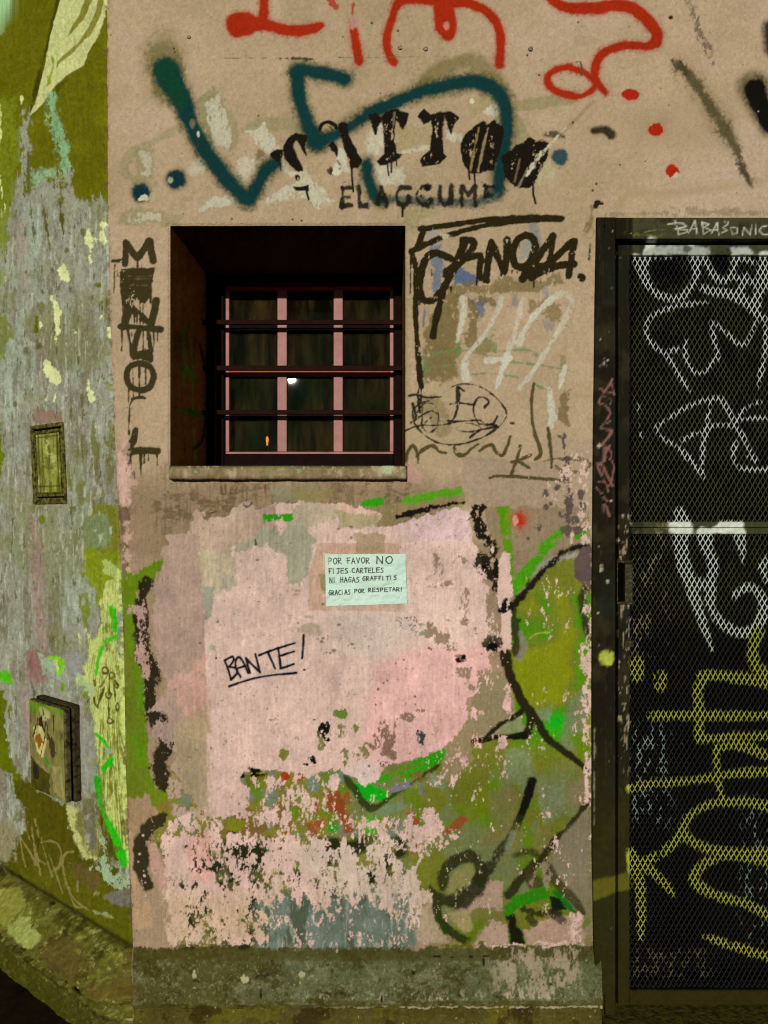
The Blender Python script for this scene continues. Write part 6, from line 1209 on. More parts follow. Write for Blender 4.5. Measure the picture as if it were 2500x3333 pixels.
# ------------------------------------------------------------------ corner house (left wall, receding)
UX, UY = -math.cos(math.radians(38.2)), math.sin(math.radians(38.2))
NXn, NYn = -UY, -math.cos(math.radians(38.2))         # outward normal (towards street, left)
neigh = empty('corner_house', (0, 0, 0))
tag(neigh, 'corner house wall on the left in weathered olive and grey paint with a feather mural', 'house')
sv = np.unique(np.concatenate([np.arange(0, .74, .0023), np.arange(.74, 4.2, .08)]))
zv = np.unique(np.concatenate([np.arange(0, CAMZ + 1.5, .0022), np.arange(CAMZ + 1.5, 4.4, .08), [zpl]]))
SV, ZV = np.meshgrid(sv, zv[::-1])
cornx = (edge_x(CY + (CAMZ - ZV) / K) - CX) * K       # corner line leans
def leftpt(s, z, off):
    cx_ = (edge_x(CY + (CAMZ - z) / K) - CX) * K
    return cx_ + UX * s + NXn * off, UY * s + NYn * off, z
def project(x, y, z): return CX + x / (D + y) * F, CY - (z - CAMZ) / (D + y) * F
bx, by, bz = leftpt(SV, ZV, 0)
ppx, ppy = project(bx, by, bz)
def prof_l(z):
    return np.interp(z, [0, .10, .140, .150, .165, .20, .29, .318, 9], [.050, .052, .052, .040, .058, .055, .022, 0, 0])
# blend to the street wall's own profile at the corner so the two meet
pr = prof(ZV) * np.clip(1 - SV / .10, 0, 1) + prof_l(ZV) * np.clip(SV / .10, 0, 1)
# sample slightly inside the left part so the corner line does not bleed
sx_ = np.minimum(ppx, edge_x(ppy) - 4.0)
hl = sample(HT, sx_, ppy) * np.clip(SV / .02, 0, 1) + pr - .004 * (1 - np.clip(SV / .012, 0, 1)) ** 2
lx, ly, lz = leftpt(SV, ZV, hl)
# meet the street wall's edge vertices
cf = np.clip(SV / .012, 0, 1)
lx = lx * cf + (1 - cf) * (bx + UX * 0)
ly = ly * cf + (1 - cf) * (-(prof(ZV)) + .004 - 0.0 + UY * SV)
V = np.stack([lx, ly, lz], -1).reshape(-1, 3)
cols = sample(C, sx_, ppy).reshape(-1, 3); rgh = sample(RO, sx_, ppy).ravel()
zc = (zv[::-1][1:] + zv[::-1][:-1]) / 2
isp = np.repeat((zc < zpl)[:, None], len(sv) - 1, 1)
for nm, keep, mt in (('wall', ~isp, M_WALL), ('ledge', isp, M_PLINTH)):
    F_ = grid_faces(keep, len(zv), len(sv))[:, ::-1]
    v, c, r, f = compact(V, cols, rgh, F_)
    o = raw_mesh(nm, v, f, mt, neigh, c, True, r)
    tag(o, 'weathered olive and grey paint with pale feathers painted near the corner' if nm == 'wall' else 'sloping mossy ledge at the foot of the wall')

# ------------------------------------------------------------------ ground
mb = MB(); mb.box(-12, 12, -14, 8, -.3, .047)
g = mb.build('pavement', M_GROUND); tag(g, kind='structure')
mb = MB()
dx0, dx1 = px2x(DOOR[0]), px2x(DOOR[1])
zst = px2z(3290)
mb.box(dx0 + .002, dx1 - .002, -.085, .20, -.02, zst - .004)
st = mb.build('doorstep', M_STEP, house, bevel=.008, seg=3); tag(st, 'rough mossy concrete step below the mesh door')

# ------------------------------------------------------------------ window joinery and grille
yF = DR_ - .015                        # front of the wooden frame
def wx(px, y): return px2x(px, y)
fz0, fz1 = wz0, wz1
sx0, sx1, sz1, sz0 = wx(733, yF), wx(1281, yF), px2z(931, yF), px2z(1478, yF)
mb = MB()
mb.box(wx0, sx0, yF - .02, yF + .05, fz0, fz1)
mb.box(sx1, wx1, yF - .02, yF + .05, fz0, fz1)
mb.box(sx0, sx1, yF - .02, yF + .05, sz1, fz1)
mb.box(sx0, sx1, yF - .02, yF + .05, fz0, sz0)
o = mb.build('frame', M_WOOD, window, bevel=.004); tag(o, 'dark brown outer window frame')
ys0, ys1 = yF + .0, yF + .03
# pink sash: outer strips, two mullions, cross rail
st_w = wx(746, yF) - sx0
def bar(name, x0, x1, z0, z1, m, a=0.0, b=0.0):
    mb = MB(); mb.box(x0, x1, ys0 + a, ys1 + b, z0, z1); return mb.build(name, m, window, bevel=.0025)
rt = px2z(943, yF)
tag(bar('sash_rail', sx0, sx1, rt, sz1, M_SASHR), 'red top rail of the sash')
zb = px2z(1470, yF)
bar('sash_rail', sx0, sx1, sz0, zb, M_SASH)
bar('sash_stile', sx0, sx0 + st_w, zb, rt, M_SASH); bar('sash_stile', wx(1269, yF), sx1, zb, rt, M_SASH)
m1 = (wx(903, yF), wx(934, yF)); m2 = (wx(1086, yF), wx(1116, yF))
zm1, zm0 = px2z(1205, yF), px2z(1222, yF)
tag(bar('sash_rail', sx0 + st_w, wx(1269, yF), zm0, zm1, M_SASHR, -.001), 'red middle rail of the sash')
for a, b in (m1, m2):
    bar('mullion', a, b, zb, zm0, M_SASH, -.002); bar('mullion', a, b, zm1, rt, M_SASH, -.002)
zmid_u, zmid_l = px2z(1060, yF), px2z(1348, yF)
colsx = [(sx0 + st_w, m1[0]), (m1[1], m2[0]), (m2[1], wx(1269, yF))]
for za, zb_ in ((rt, zmid_u), (zmid_u, zm1), (zm0, zmid_l), (zmid_l, zb)):
    for a, b in colsx:
        mb = MB(); lo, hi = min(za, zb_), max(za, zb_)
        mb.box(a + .001, b - .001, yF + .012, yF + .016, lo + .001, hi - .001)
        mb.build('pane', M_GLASS, window)
for zz in (zmid_u, zmid_l):
    for a, b in colsx:
        mb = MB(); mb.box(a, b, yF + .004, yF + .024, zz - .006, zz + .006); mb.build('glazing_bar', M_WOOD, window, bevel=.001)
yB = DR_ - .075                        # iron bars stand in front of the sash
for c, tk in ((1049, 13), (1198, 14), (1342, 13)):
    zc_ = px2z(c, yB); t = tk * K * .68
    mb = MB(); mb.box(wx0 - .01, wx1 + .01, yB - .006, yB + .006, zc_ - t, zc_ + t)
    mb.build('security_bar', M_BAR, window, bevel=.002)
mb = MB(); mb.box(px2x(697, yB), px2x(706, yB), yB - .012, yB - .006, wz0 + .002, wz1 - .25); mb.build('bar_bracket', M_BAR, window, bevel=.001)
# sill
SC = (px2x(556), px2x(1326), px2z(1562), px2z(1517))
nu, nvs = 260, 26
pts_, F2 = [], []
prof_s = [(0, 1), (-.026, 1), (-.032, .95), (-.033, .80), (-.033, .55), (-.034, .30), (-.034, .08), (-.030, .01), (0, 0)]
yy = np.interp(np.linspace(0, 1, nvs), np.linspace(0, 1, len(prof_s)), [p[0] for p in prof_s])
zz = np.interp(np.linspace(0, 1, nvs), np.linspace(0, 1, len(prof_s)), [p[1] for p in prof_s])
U_ = np.linspace(0, 1, nu)
UU, YS = np.meshgrid(U_, yy); _, ZS = np.meshgrid(U_, zz)
Xs_ = SC[0] + UU * (SC[1] - SC[0]); Zs_ = SC[2] + ZS * (SC[3] - SC[2])
pxs_, pys_ = CX + Xs_ / K, CY + (CAMZ - Zs_) / K
ns = sample(RAG, pxs_, pys_); nf = sample(FINE, pxs_, pys_); nb_ = sample(MID, pxs_, pys_)
endt = np.clip(np.minimum(UU, 1 - UU) / .006, 0, 1)
Ys_ = (YS + .0007 * ns + .0005 * nf) * endt - .001
Zs_ = Zs_ + .00035 * ns
sc_ = np.zeros((nvs, nu, 3)); sc_[...] = lin((146, 120, 84))
def mixc(A, m, c, a): A += (lin(c) - A) * (np.clip(m, 0, 1) * a)[..., None]
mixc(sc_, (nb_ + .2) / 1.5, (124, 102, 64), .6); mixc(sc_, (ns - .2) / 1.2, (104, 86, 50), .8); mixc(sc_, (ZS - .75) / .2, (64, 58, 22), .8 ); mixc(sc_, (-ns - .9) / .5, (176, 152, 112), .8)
mixc(sc_, np.exp(-((pxs_ - 1255) / 32) ** 2 - ((pys_ - 1530) / 16) ** 2) * 2.2 - .5 + .4 * ns, (176, 176, 128), .95)
mixc(sc_, np.exp(-((pxs_ - 900) / 70) ** 2) * 1.2 - .3, (128, 128, 76), .4)
mixc(sc_, (.3 - ZS) / .25, (90, 60, 32), .7)  # reddish shadow along the sill's lower edge, put into the colour
F_ = grid_faces(np.ones((nvs - 1, nu - 1), bool), nvs, nu)
Vs = np.stack([Xs_, Ys_, Zs_], -1).reshape(-1, 3)
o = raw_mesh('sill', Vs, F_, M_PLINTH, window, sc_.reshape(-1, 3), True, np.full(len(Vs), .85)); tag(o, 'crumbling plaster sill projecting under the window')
# dim room behind the glass
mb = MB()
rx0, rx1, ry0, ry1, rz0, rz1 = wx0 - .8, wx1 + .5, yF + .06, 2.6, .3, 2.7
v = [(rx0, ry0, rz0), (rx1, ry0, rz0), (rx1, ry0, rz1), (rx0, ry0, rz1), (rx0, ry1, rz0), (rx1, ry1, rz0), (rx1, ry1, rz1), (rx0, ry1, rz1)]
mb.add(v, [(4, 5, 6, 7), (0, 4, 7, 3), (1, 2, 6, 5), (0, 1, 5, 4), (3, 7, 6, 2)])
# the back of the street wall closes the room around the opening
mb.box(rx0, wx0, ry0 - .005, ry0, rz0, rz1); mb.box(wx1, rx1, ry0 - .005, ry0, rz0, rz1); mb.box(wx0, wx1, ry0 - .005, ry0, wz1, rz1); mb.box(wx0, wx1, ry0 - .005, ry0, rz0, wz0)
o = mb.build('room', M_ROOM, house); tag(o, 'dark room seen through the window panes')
# far little warm lamp seen through the lowest left pane
lx_, lz_ = (870 - CX) / F * (D + 2.0), CAMZ - (1435 - CY) / F * (D + 2.0)
lamp = empty('table_lamp', (lx_, 2.0, rz0))
tag(lamp, 'tiny warm lamp glowing inside the dark room, lowest left pane', 'lamp')
def loc(mb, o):   # keep world coordinates while parenting to an empty that is placed
    mb.v = [(a - o.location.x, b - o.location.y, c - o.location.z) for a, b, c in mb.v]
mb = MB(); mb.cyl((lx_, 2.0, rz0), (lx_, 2.0, rz0 + .02), .08); mb.cyl((lx_, 2.0, rz0 + .02), (lx_, 2.0, lz_ - .025), .008); loc(mb, lamp); mb.build('stand', M_IRON, lamp)
mb = MB(); mb.cyl((lx_, 2.0, lz_ - .025), (lx_, 2.0, lz_ + .012), .003, 10, .008); mb.cyl((lx_, 2.0, lz_ + .012), (lx_, 2.0, lz_ + .026), .008, 10, .002); loc(mb, lamp); mb.build('bulb', emit_mat('warm_bulb', (1.0, .30, .03), 1.8), lamp)

# ------------------------------------------------------------------ door
door = empty('door', (0, 0, 0)); door.parent = house
tag(door, 'black steel door with expanded metal mesh and white and yellow graffiti')
def painted(name, solids, parent, cell=.0035, y_list=None, label=None, mat=M_DOOR):
    """boxes (x0,x1,y0,y1,z0,z1) as one mesh, faces finely divided so they can carry the paint"""
    Vs, Fs, Cs, n = [], [], [], 0
    for (x0, x1, y0_, y1_, z0, z1, *skew) in solids:
        sk = skew[0] if skew else None
        nx, ny, nz = [max(2, min(420, int(abs(b - a) / c_) + 2)) for a, b, c_ in ((x0, x1, cell), (y0_, y1_, .01), (z0, z1, cell))]
        def patch(f, na, nb):
            nonlocal n
            U, V_ = np.meshgrid(np.linspace(0, 1, na), np.linspace(0, 1, nb))
            P_ = np.stack([a * np.ones_like(U) for a in f(U, V_)], -1)
            if sk is not None: P_[..., 0] += sk(P_[..., 0], P_[..., 2])
            yy_ = P_[..., 1]; pxx = CX + P_[..., 0] / K * D / (D + yy_); pyy = CY - (P_[..., 2] - CAMZ) / K * D / (D + yy_)
            Vs.append(P_.reshape(-1, 3)); Cs.append(sample(DC, pxx, pyy).reshape(-1, 3))
            Fs.append(grid_faces(np.ones((nb - 1, na - 1), bool), nb, na)[:, ::-1] + n); n += na * nb
        e = .0018 if min(abs(x1 - x0), abs(z1 - z0)) > .012 else .0006       # chamfered arrises
        patch(lambda u, v: (x0 + e + u * (x1 - x0 - 2 * e), y0_, z0 + e + v * (z1 - z0 - 2 * e)), nx, nz)
        patch(lambda u, v: (x0 + u * e, y0_ + e - u * e, z0 + e * u + v * (z1 - z0 - 2 * e * u)), 2, nz)
        patch(lambda u, v: (x1 - e + u * e, y0_ + u * e, z0 + e * (1 - u) + v * (z1 - z0 - 2 * e * (1 - u))), 2, nz)
        patch(lambda u, v: (x0 + e * v + u * (x1 - x0 - 2 * e * v), y0_ + e - v * e, z0 + v * e), nx, 2)
        patch(lambda u, v: (x0 + e * (1 - v) + u * (x1 - x0 - 2 * e * (1 - v)), y0_ + v * e, z1 - e + v * e), nx, 2)
        patch(lambda u, v: (x0, y1_ + u * (y0_ + e - y1_), z0 + v * (z1 - z0)), ny, nz)
        patch(lambda u, v: (x1, y0_ + e + u * (y1_ - y0_ - e), z0 + v * (z1 - z0)), ny, nz)
        patch(lambda u, v: (x0 + u * (x1 - x0), y0_ + e + v * (y1_ - y0_ - e), z1), nx, ny)
        patch(lambda u, v: (x0 + u * (x1 - x0), y1_ + v * (y0_ + e - y1_), z0), nx, ny)
    Vv, Cc, Ff = np.concatenate(Vs), np.concatenate(Cs), np.concatenate(Fs)
    o = raw_mesh(name, Vv, Ff, mat, parent, Cc, False, np.full(len(Vv), .72))
    if label: tag(o, label)
    return o
yJ = -.012                              # jamb stands a little proud of the plaster
J0 = px2x(1938, yJ)
jl = lambda X, Z: np.where(X < px2x(1962), np.interp(CY + (CAMZ - Z) / K, [700, 1300, 1900, 2800, 3120, 3290], [5, -4, -10, -9, -3, 8]) * K, 0)
painted('jamb', [(J0, px2x(2004, yJ), yJ, .10, zst - .002, px2z(706, yJ), jl)], door, label='left door jamb with pink scribbled tag and yellow spot')
painted('jamb', [(px2x(3130, yJ), px2x(3190, yJ), yJ, .10, zst - .002, px2z(706, yJ))], door, cell=.02, label='right door jamb')
painted('door_head', [(px2x(2004, yJ) + .0005, px2x(3130, yJ) - .0005, yJ + .0005, .10, px2z(776, yJ), px2z(707, yJ))], door, label='door head with a silver pen tag')
yL = .022                               # door leaf, set back in the frame
lx0, lx1 = px2x(2012, yL), px2x(3120, yL)
lz1, lz0 = px2z(795, yL), px2z(3272, yL)
sxi = px2x(2050, yL)
painted('stile', [(lx0, sxi, yL, yL + .04, lz0, lz1)], door, label='scratched left stile of the door leaf')
painted('stile', [(lx1 - .035, lx1, yL, yL + .04, lz0, lz1)], door, cell=.02)
def rail(z0, z1, lab, y=yL): return painted('rail', [(sxi + .0004, lx1 - .0355, y + .0004, y + .04, z0, z1)], door, label=lab)
rail(px2z(829, yL), lz1, 'top rail of the door leaf, partly white')
rail(px2z(1717, yL) + .0008, px2z(1698, yL), 'upper strip of the middle rail with white paint')
rail(px2z(1738, yL), px2z(1717, yL) - .0008, 'lower strip of the middle rail with white paint')
rail(lz0, px2z(3222, yL), 'worn bottom rail of the door leaf')
mb = MB(); mb.box(J0 + .03, px2x(3190, yJ) - .01, .14, .16, zst - .004, px2z(716)); tag(mb.build('unlit_depth_sheet', M_DARK, door), 'near-black sheet standing in for the unlit depth behind the mesh')  # near-black sheet; darkness behind the mesh is put into its colour
# expanded metal: strands between staggered knuckles
def expanded(name, pz_top, pz_bot, label, tiltz):
    yM = yL + .012
    x0, x1 = sxi - .004, lx1 - .031
    z1, z0 = px2z(pz_top, yM), px2z(pz_bot, yM)
    a, b = 17.0 * K * 1.015, 30.2 * K * 1.015
    ni, nj = int((x1 - x0) / a) + 2, int((z1 - z0) / (b / 2)) + 1
    rng = np.random.RandomState(7)
    Vs, Fs, Cs, n = [], [], [], 0
    I, Jn = np.meshgrid(np.arange(ni), np.arange(nj))
    bx0 = x0 + (I + .5 * (Jn % 2)) * a; bz0 = z1 - Jn * b / 2
    wob = lambda X, Z: .0018 * np.sin(X * 37 + Z * 11) + .0016 * np.sin(Z * 33 + X * 17) + .004 * np.exp(-((X - .78) / .1) ** 2 - ((Z - 1.1) / .12) ** 2)
    w, t = .00112, .0008
    for sgn in (-1, 1):
        P0x, P0z = bx0.ravel(), bz0.ravel()
        P1x, P1z = P0x + sgn * a / 2, P0z - b / 2
        ok = (P1x > x0 - .002) & (P1x < x1) & (P0x < x1) & (P1z > z0 - b / 2)
        P0x, P0z, P1x, P1z = P0x[ok], P0z[ok], P1x[ok], P1z[ok]
        m = len(P0x)
        j = rng.normal(0, .00025, (m, 2))
        # each strand: a flat bar twisted a little, 3 stations (knuckle, middle, knuckle)
        rings = []
        for f_, dyy, ww in ((-.04, -.0012, 1.25), (.28, .0, .9), (.72, .0, .9), (1.04, .0012, 1.25)):
            cx_ = P0x + (P1x - P0x) * (f_ if 0 < f_ < 1 else f_) ; cz_ = P0z + (P1z - P0z) * f_
            if 0 < f_ < 1: cz_ = cz_ + j[:, 0]
            cy_ = yM + dyy * tiltz + wob(cx_, cz_)
            W2 = w * ww
            ring = []
            for ax, ay in ((-1, -1), (1, -1), (1, 1), (-1, 1)):
                ring.append(np.stack([cx_ + ax * W2 * .93, cy_ + ay * t + ax * sgn * .0006, cz_ + ax * sgn * W2 * .35], -1))
            rings.append(np.stack(ring, 1))
        R_ = np.stack(rings, 1)                       # m,4,4,3
        Vv = R_.reshape(m, 16, 3)
        fq = []
        for k in range(3):
            for c in range(4):
                d = (c + 1) % 4
                fq.append([k * 4 + c, k * 4 + d, k * 4 + 4 + d, k * 4 + 4 + c])
        fq = np.array(fq)
        Fs.append((fq[None] + (np.arange(m) * 16)[:, None, None] + n).reshape(-1, 4)); n += m * 16
        Vs.append(Vv.reshape(-1, 3))
    V_ = np.concatenate(Vs)
    pxx = CX + V_[:, 0] / K * D / (D + V_[:, 1]); pyy = CY - (V_[:, 2] - CAMZ) / K * D / (D + V_[:, 1])
    c = sample(DC, pxx, pyy)
    dim = lin((44, 40, 20)); c = c + np.maximum(0, .012 - c) * 1.0
    V_[:, 2] = np.clip(V_[:, 2], z0, z1 + .002)
    o = raw_mesh(name, V_, np.concatenate(Fs), M_MESH, door, c, False, np.full(len(V_), .72))
    o['kind'] = 'stuff'
    tag(o, label)
M_MESH = paint_mat('painted_mesh_strands', .2, 400, .06, .0004)
expanded('mesh_panel', 826, 1700, 'upper expanded metal panel sprayed with white letters', 1.0)
expanded('mesh_panel', 1736, 3226, 'lower expanded metal panel sprayed with white and yellow letters', 1.6)
# lock box, latch plate
mb = MB(); ly_ = yL - .014
X_ = lambda p: px2x(p, ly_); Z_ = lambda p: px2z(p, ly_)
mb.box(X_(2010), X_(2062), ly_ + .004, yL + .002, Z_(1832), Z_(1824)); mb.box(X_(2010), X_(2062), ly_ + .004, yL + .002, Z_(1968), Z_(1958)); mb.box(X_(2010), X_(2014), ly_ + .004, yL + .002, Z_(1958), Z_(1832)); mb.box(X_(2034), X_(2060), ly_, yL + .01, Z_(1960), Z_(1836))
tag(mb.build('lock_box', M_IRON, door, bevel=.0015), 'rusty lock box on the left stile')
mb = MB(); mb.box(X_(2014), X_(2033), ly_ + .010, yL + .001, Z_(1958), Z_(1832)); mb.build('lock_opening_shade', M_DARK, door)
mb = MB(); mb.box(X_(2036), X_(2066), yL - .006, yL - .0005, Z_(2108), Z_(2086)); mb.cyl((X_(2050), yL - .009, Z_(2097)), (X_(2050), yL - .006, Z_(2097)), .004); tag(mb.build('keyhole_plate', M_IRON, door, bevel=.001), 'small keyhole plate below the lock box')

# ------------------------------------------------------------------ utility boxes on the corner house
def left_from_px(px, py, off=0.0):
    s, z = .3, 1.0
    for _ in range(40):
        ex_ = float((edge_x(CY + (CAMZ - z) / K) - CX) * K)
        a = (px - CX) / F
        # x = ex_ + UX s + NXn off ; y = UY s + NYn off ; x = a (D + y)
        s = (a * (D + NYn * off) - ex_ - NXn * off) / (UX - a * UY)
        y = UY * s + NYn * off
        z = CAMZ - (py - CY) / F * (D + y)
    return s, z
def lp(s, z, off):
    x, y, z_ = leftpt(s, z, off); return np.array([float(x), float(y), float(z_)])
def lbox(mb, s0, s1, z0, z1, o0, o1):
    """box on the left wall; s0 < s1 along the wall away from the corner, o1 outwards"""
    q = lambda s, z, o: tuple(lp(s, z, o))
    mb.hexa([q(s1, z0, o1), q(s0, z0, o1), q(s0, z1, o1), q(s1, z1, o1), q(s1, z0, o0), q(s0, z0, o0), q(s0, z1, o0), q(s1, z1, o0)])
# lower meter box, painted over by the mural
sa, _ = left_from_px(212, 2450, .045); sb, _ = left_from_px(98, 2450, .045)
_, zt = left_from_px(150, 2290, .045); _, zbm = left_from_px(150, 2585, .045)
org = lp((sa + sb) / 2, zbm, 0)
mbox = empty('meter_box', tuple(org)); tag(mbox, 'lower painted metal meter box standing out from the left wall, with its hinged lid', 'meter box')
def mlocal(mb, o): mb.v = [(a - o.location.x, b - o.location.y, c - o.location.z) for a, b, c in mb.v]
def facegrid(name, s0, s1, z0, z1, off, mat, parent, fn, nu=90, nv=150):
    U, V_ = np.meshgrid(np.linspace(s1, s0, nu), np.linspace(z0, z1, nv))
    x, y, z = leftpt(U, V_, off); n1 = sample(RAG, 300 + U * 900, 2000 + V_ * 900)
    P_ = np.stack([x - parent.location.x, y - parent.location.y, z - parent.location.z], -1)
    c = fn((s1 - U) / (s1 - s0), (z1 - V_) / (z1 - z0))
    F_ = grid_faces(np.ones((nv - 1, nu - 1), bool), nv, nu)[:, ::-1]
    return raw_mesh(name, P_.reshape(-1, 3), F_, mat, parent, c.reshape(-1, 3), True, np.full(nu * nv, .5))
mb = MB(); lbox(mb, sa - .004, sb + .004, zbm - .004, zt + .004, -.01, .022); mlocal(mb, mbox); mb.build('body', plain_mat('box_body_paint', T3((64, 52, 26)), T3((28, 20, 8)), 70, .6, lo=.45, hi=.6), mbox, bevel=.003)
mb = MB(); lbox(mb, sa + .003, sb - .003, zbm + .003, zt - .003, .0225, .027); mlocal(mb, mbox); mb.build('lid_gap_shade', M_DARK, mbox)  # dark strip: shade in the gap behind the lid, put into colour
mb = MB(); lbox(mb, sa, sb, zbm, zt, .0275, .045); mlocal(mb, mbox); mb.build('lid', plain_mat('lid_edge_paint', T3((96, 82, 44)), T3((40, 28, 12)), 60, .6, lo=.4, hi=.6), mbox, bevel=.004, seg=3)
def meterpaint(u, v):
    # u: 0 left .. 1 right, v: 0 top .. 1 bottom, drawn on its own small raster
    n = 160
    Cc = np.zeros((260, n, 3), np.float32); Cc[...] = lin((120, 108, 52))
    g1 = vn(26, 40, 101, 4, .6, X0 + np.arange(n) * 1.0, Y0 + np.arange(260) * 1.0)
    g2 = vn(10, 26, 102, 3, .7, X0 + np.arange(n) * 1.0, Y0 + np.arange(260) * 1.0)
    Lm = Layer(Cc, np.ones((260, n), np.float32), np.zeros((260, n), np.float32), 0, 0, 1.0, g2, g2, g2, g1)
    q = lambda *a: [(a[i] * n, a[i + 1] * 260) for i in range(0, len(a), 2)]
    Lm.P(q(0, 0, 1, 0, 1, .1, .6, .06, .5, .16, .4, .08, .2, .14, 0, .1), (100, 132, 24), soft=4, rag=3)
    Lm.P(q(.62, .05, 1, .05, 1, 1, .8, 1, .78, .5, .6, .3), (120, 112, 52), soft=5, rag=4, drop=.1)
    Lm.P(q(.1, .3, .35, .22, .5, .4, .4, .62, .2, .56), (186, 172, 100), soft=3, rag=2)
    Lm.P(q(.16, .42, .28, .34, .4, .42, .26, .54), (150, 84, 20), soft=3, rag=2)
    Lm.P(q(.2, .16, .36, .16, .42, .22, .4, .28, .24, .26), (54, 32, 20), soft=2, rag=3)
    Lm.P(q(.5, .3, .66, .34, .78, .5, .66, .58, .6, .48), (60, 46, 22), soft=3, rag=3, drop=.1)
    Lm.P(q(0, .58, .3, .68, .55, .76, .55, 1, 0, 1), (70, 60, 10), soft=3, rag=2)
    Lm.P(q(.04, .5, .12, .62, .5, .72, .52, .76, .2, .7, 0, .62), (134, 118, 60), soft=2, rag=1.5)
    Lm.P(q(.6, .66, .9, .62, .98, .98, .66, .94), (150, 134, 76), soft=4, rag=3)
    Lm.P(q(.42, .6, .5, .58, .58, .64, .54, .7), (44, 130, 24), soft=3, rag=2)
    Lm.B((.16 * n, .80 * 260), 36, 52, (26, 24, 10), soft=2, rag=.6)
    Lm.B((.16 * n, .80 * 260), 28, 42, (40, 38, 20), soft=2, rag=.6)
    for pts in [(.1, .4, .2, .26, .3, .2), (.3, .6, .42, .42, .5, .2), (.56, .16, .5, .34), (.7, .1, .7, .3), (.4, .12, .5, .1, .44, .3)]:
        Lm.S(q(*pts), 10, (60, 50, 20), soft=2, rag=1)
    Lm.P(q(.25, .03, .6, .05, .62, .14, .4, .2), (170, 160, 96), soft=3, rag=3, drop=.2)
    Cc *= (1 + .12 * g2 + .1 * g1)[..., None]
    ii = np.clip((u * (n - 1)).astype(int), 0, n - 1); jj = np.clip((v * 259).astype(int), 0, 259)
    return np.clip(Cc[jj, ii], .002, .8)
o = facegrid('lid_face', sa + .003, sb - .003, zbm + .003, zt - .003, .0460, M_BOX, mbox, meterpaint, 130, 260); tag(o, 'lid painted over with bits of mural and a round black glass')
# upper meter niche: moulded frame and little door, set into the wall
sa2, _ = left_from_px(208, 1500, .006); sb2, _ = left_from_px(104, 1500, .006)
_, zt2 = left_from_px(160, 1378, .006); _, zb2 = left_from_px(160, 1640, .006)
nb = empty('wall_hatch', tuple(lp((sa2 + sb2) / 2, zb2, 0))); tag(nb, 'upper narrow wall hatch with a moulded yellow green door, on the left wall', 'hatch')
M_HF = plain_mat('hatch_frame_paint', T3((104, 92, 34)), T3((40, 32, 10)), 70, .7, bump=.6, lo=.42, hi=.6)
wd = sb2 - sa2
mb = MB()
for a, b, c, d, o1 in ((sa2, sb2, zt2 - .012, zt2, .009), (sa2, sb2, zb2, zb2 + .018, .010), (sb2 - .016, sb2, zb2 + .018, zt2 - .012, .009), (sa2, sa2 + .008, zb2 + .018, zt2 - .012, .007)):
    lbox(mb, a, b, c, d, -.012, o1)
mlocal(mb, nb); mb.build('frame', M_HF, nb, bevel=.003, seg=2)
mb = MB(); lbox(mb, sa2 + .008, sb2 - .016, zb2 + .018, zt2 - .012, -.011, .0015); mlocal(mb, nb); mb.build('gap_shade', M_DARK, nb)
def hatchpaint(u, v):
    xs_, ys_ = 100 + u * 110, 1380 + v * 240
    g = sample(STREAK, xs_ * 1.0 + 600, ys_); r = sample(RAG, xs_ + 900, ys_)
    c = np.zeros(u.shape + (3,)); c[...] = lin((146, 142, 58))
    mixc(c, (g - .1) / 1.2, (84, 74, 18), .85); mixc(c, (r - .2) / 1.0, (112, 112, 30), .7); mixc(c, (-r - 1.0) / .4, (182, 176, 96), .8)
    for e in (.10, .90): mixc(c, np.exp(-((u - e) / .035) ** 2), (52, 44, 12), .8)
    for e in (.05, .90): mixc(c, np.exp(-((v - e) / .012) ** 2), (52, 44, 12), .8)
    d = np.hypot((u - .5) / .26, (v - .48) / .12)
    mixc(c, np.exp(-((d - 1) / .35) ** 2) * (r > .2), (92, 84, 26), .6)
    mixc(c, np.exp(-((u - .5 - .25 * (v - .5)) / .06) ** 2) * (d < 1) * (r > 0), (92, 84, 26), .6)
    return np.clip(c, .002, .8)
mb = MB(); lbox(mb, sa2 + .0095, sb2 - .021, zb2 + .022, zt2 - .017, .0016, .006); mlocal(mb, nb); mb.build('door_leaf', M_HF, nb, bevel=.002)
mb = MB()
ia, ib, ic, id_ = sa2 + .014, sb2 - .026, zb2 + .030, zt2 - .024
for a, b, c, d in ((ia, ib, id_ - .004, id_), (ia, ib, ic, ic + .004), (ia, ia + .004, ic + .004, id_ - .004), (ib - .004, ib, ic + .004, id_ - .004)): lbox(mb, a, b, c, d, .0062, .009)
mlocal(mb, nb); mb.build('moulding', M_HF, nb, bevel=.0012)
o = facegrid('door_panel', sa2 + .019, sb2 - .031, zb2 + .035, zt2 - .029, .0064, M_BOX, nb, hatchpaint, 60, 160); tag(o, 'yellow green streaked panel')

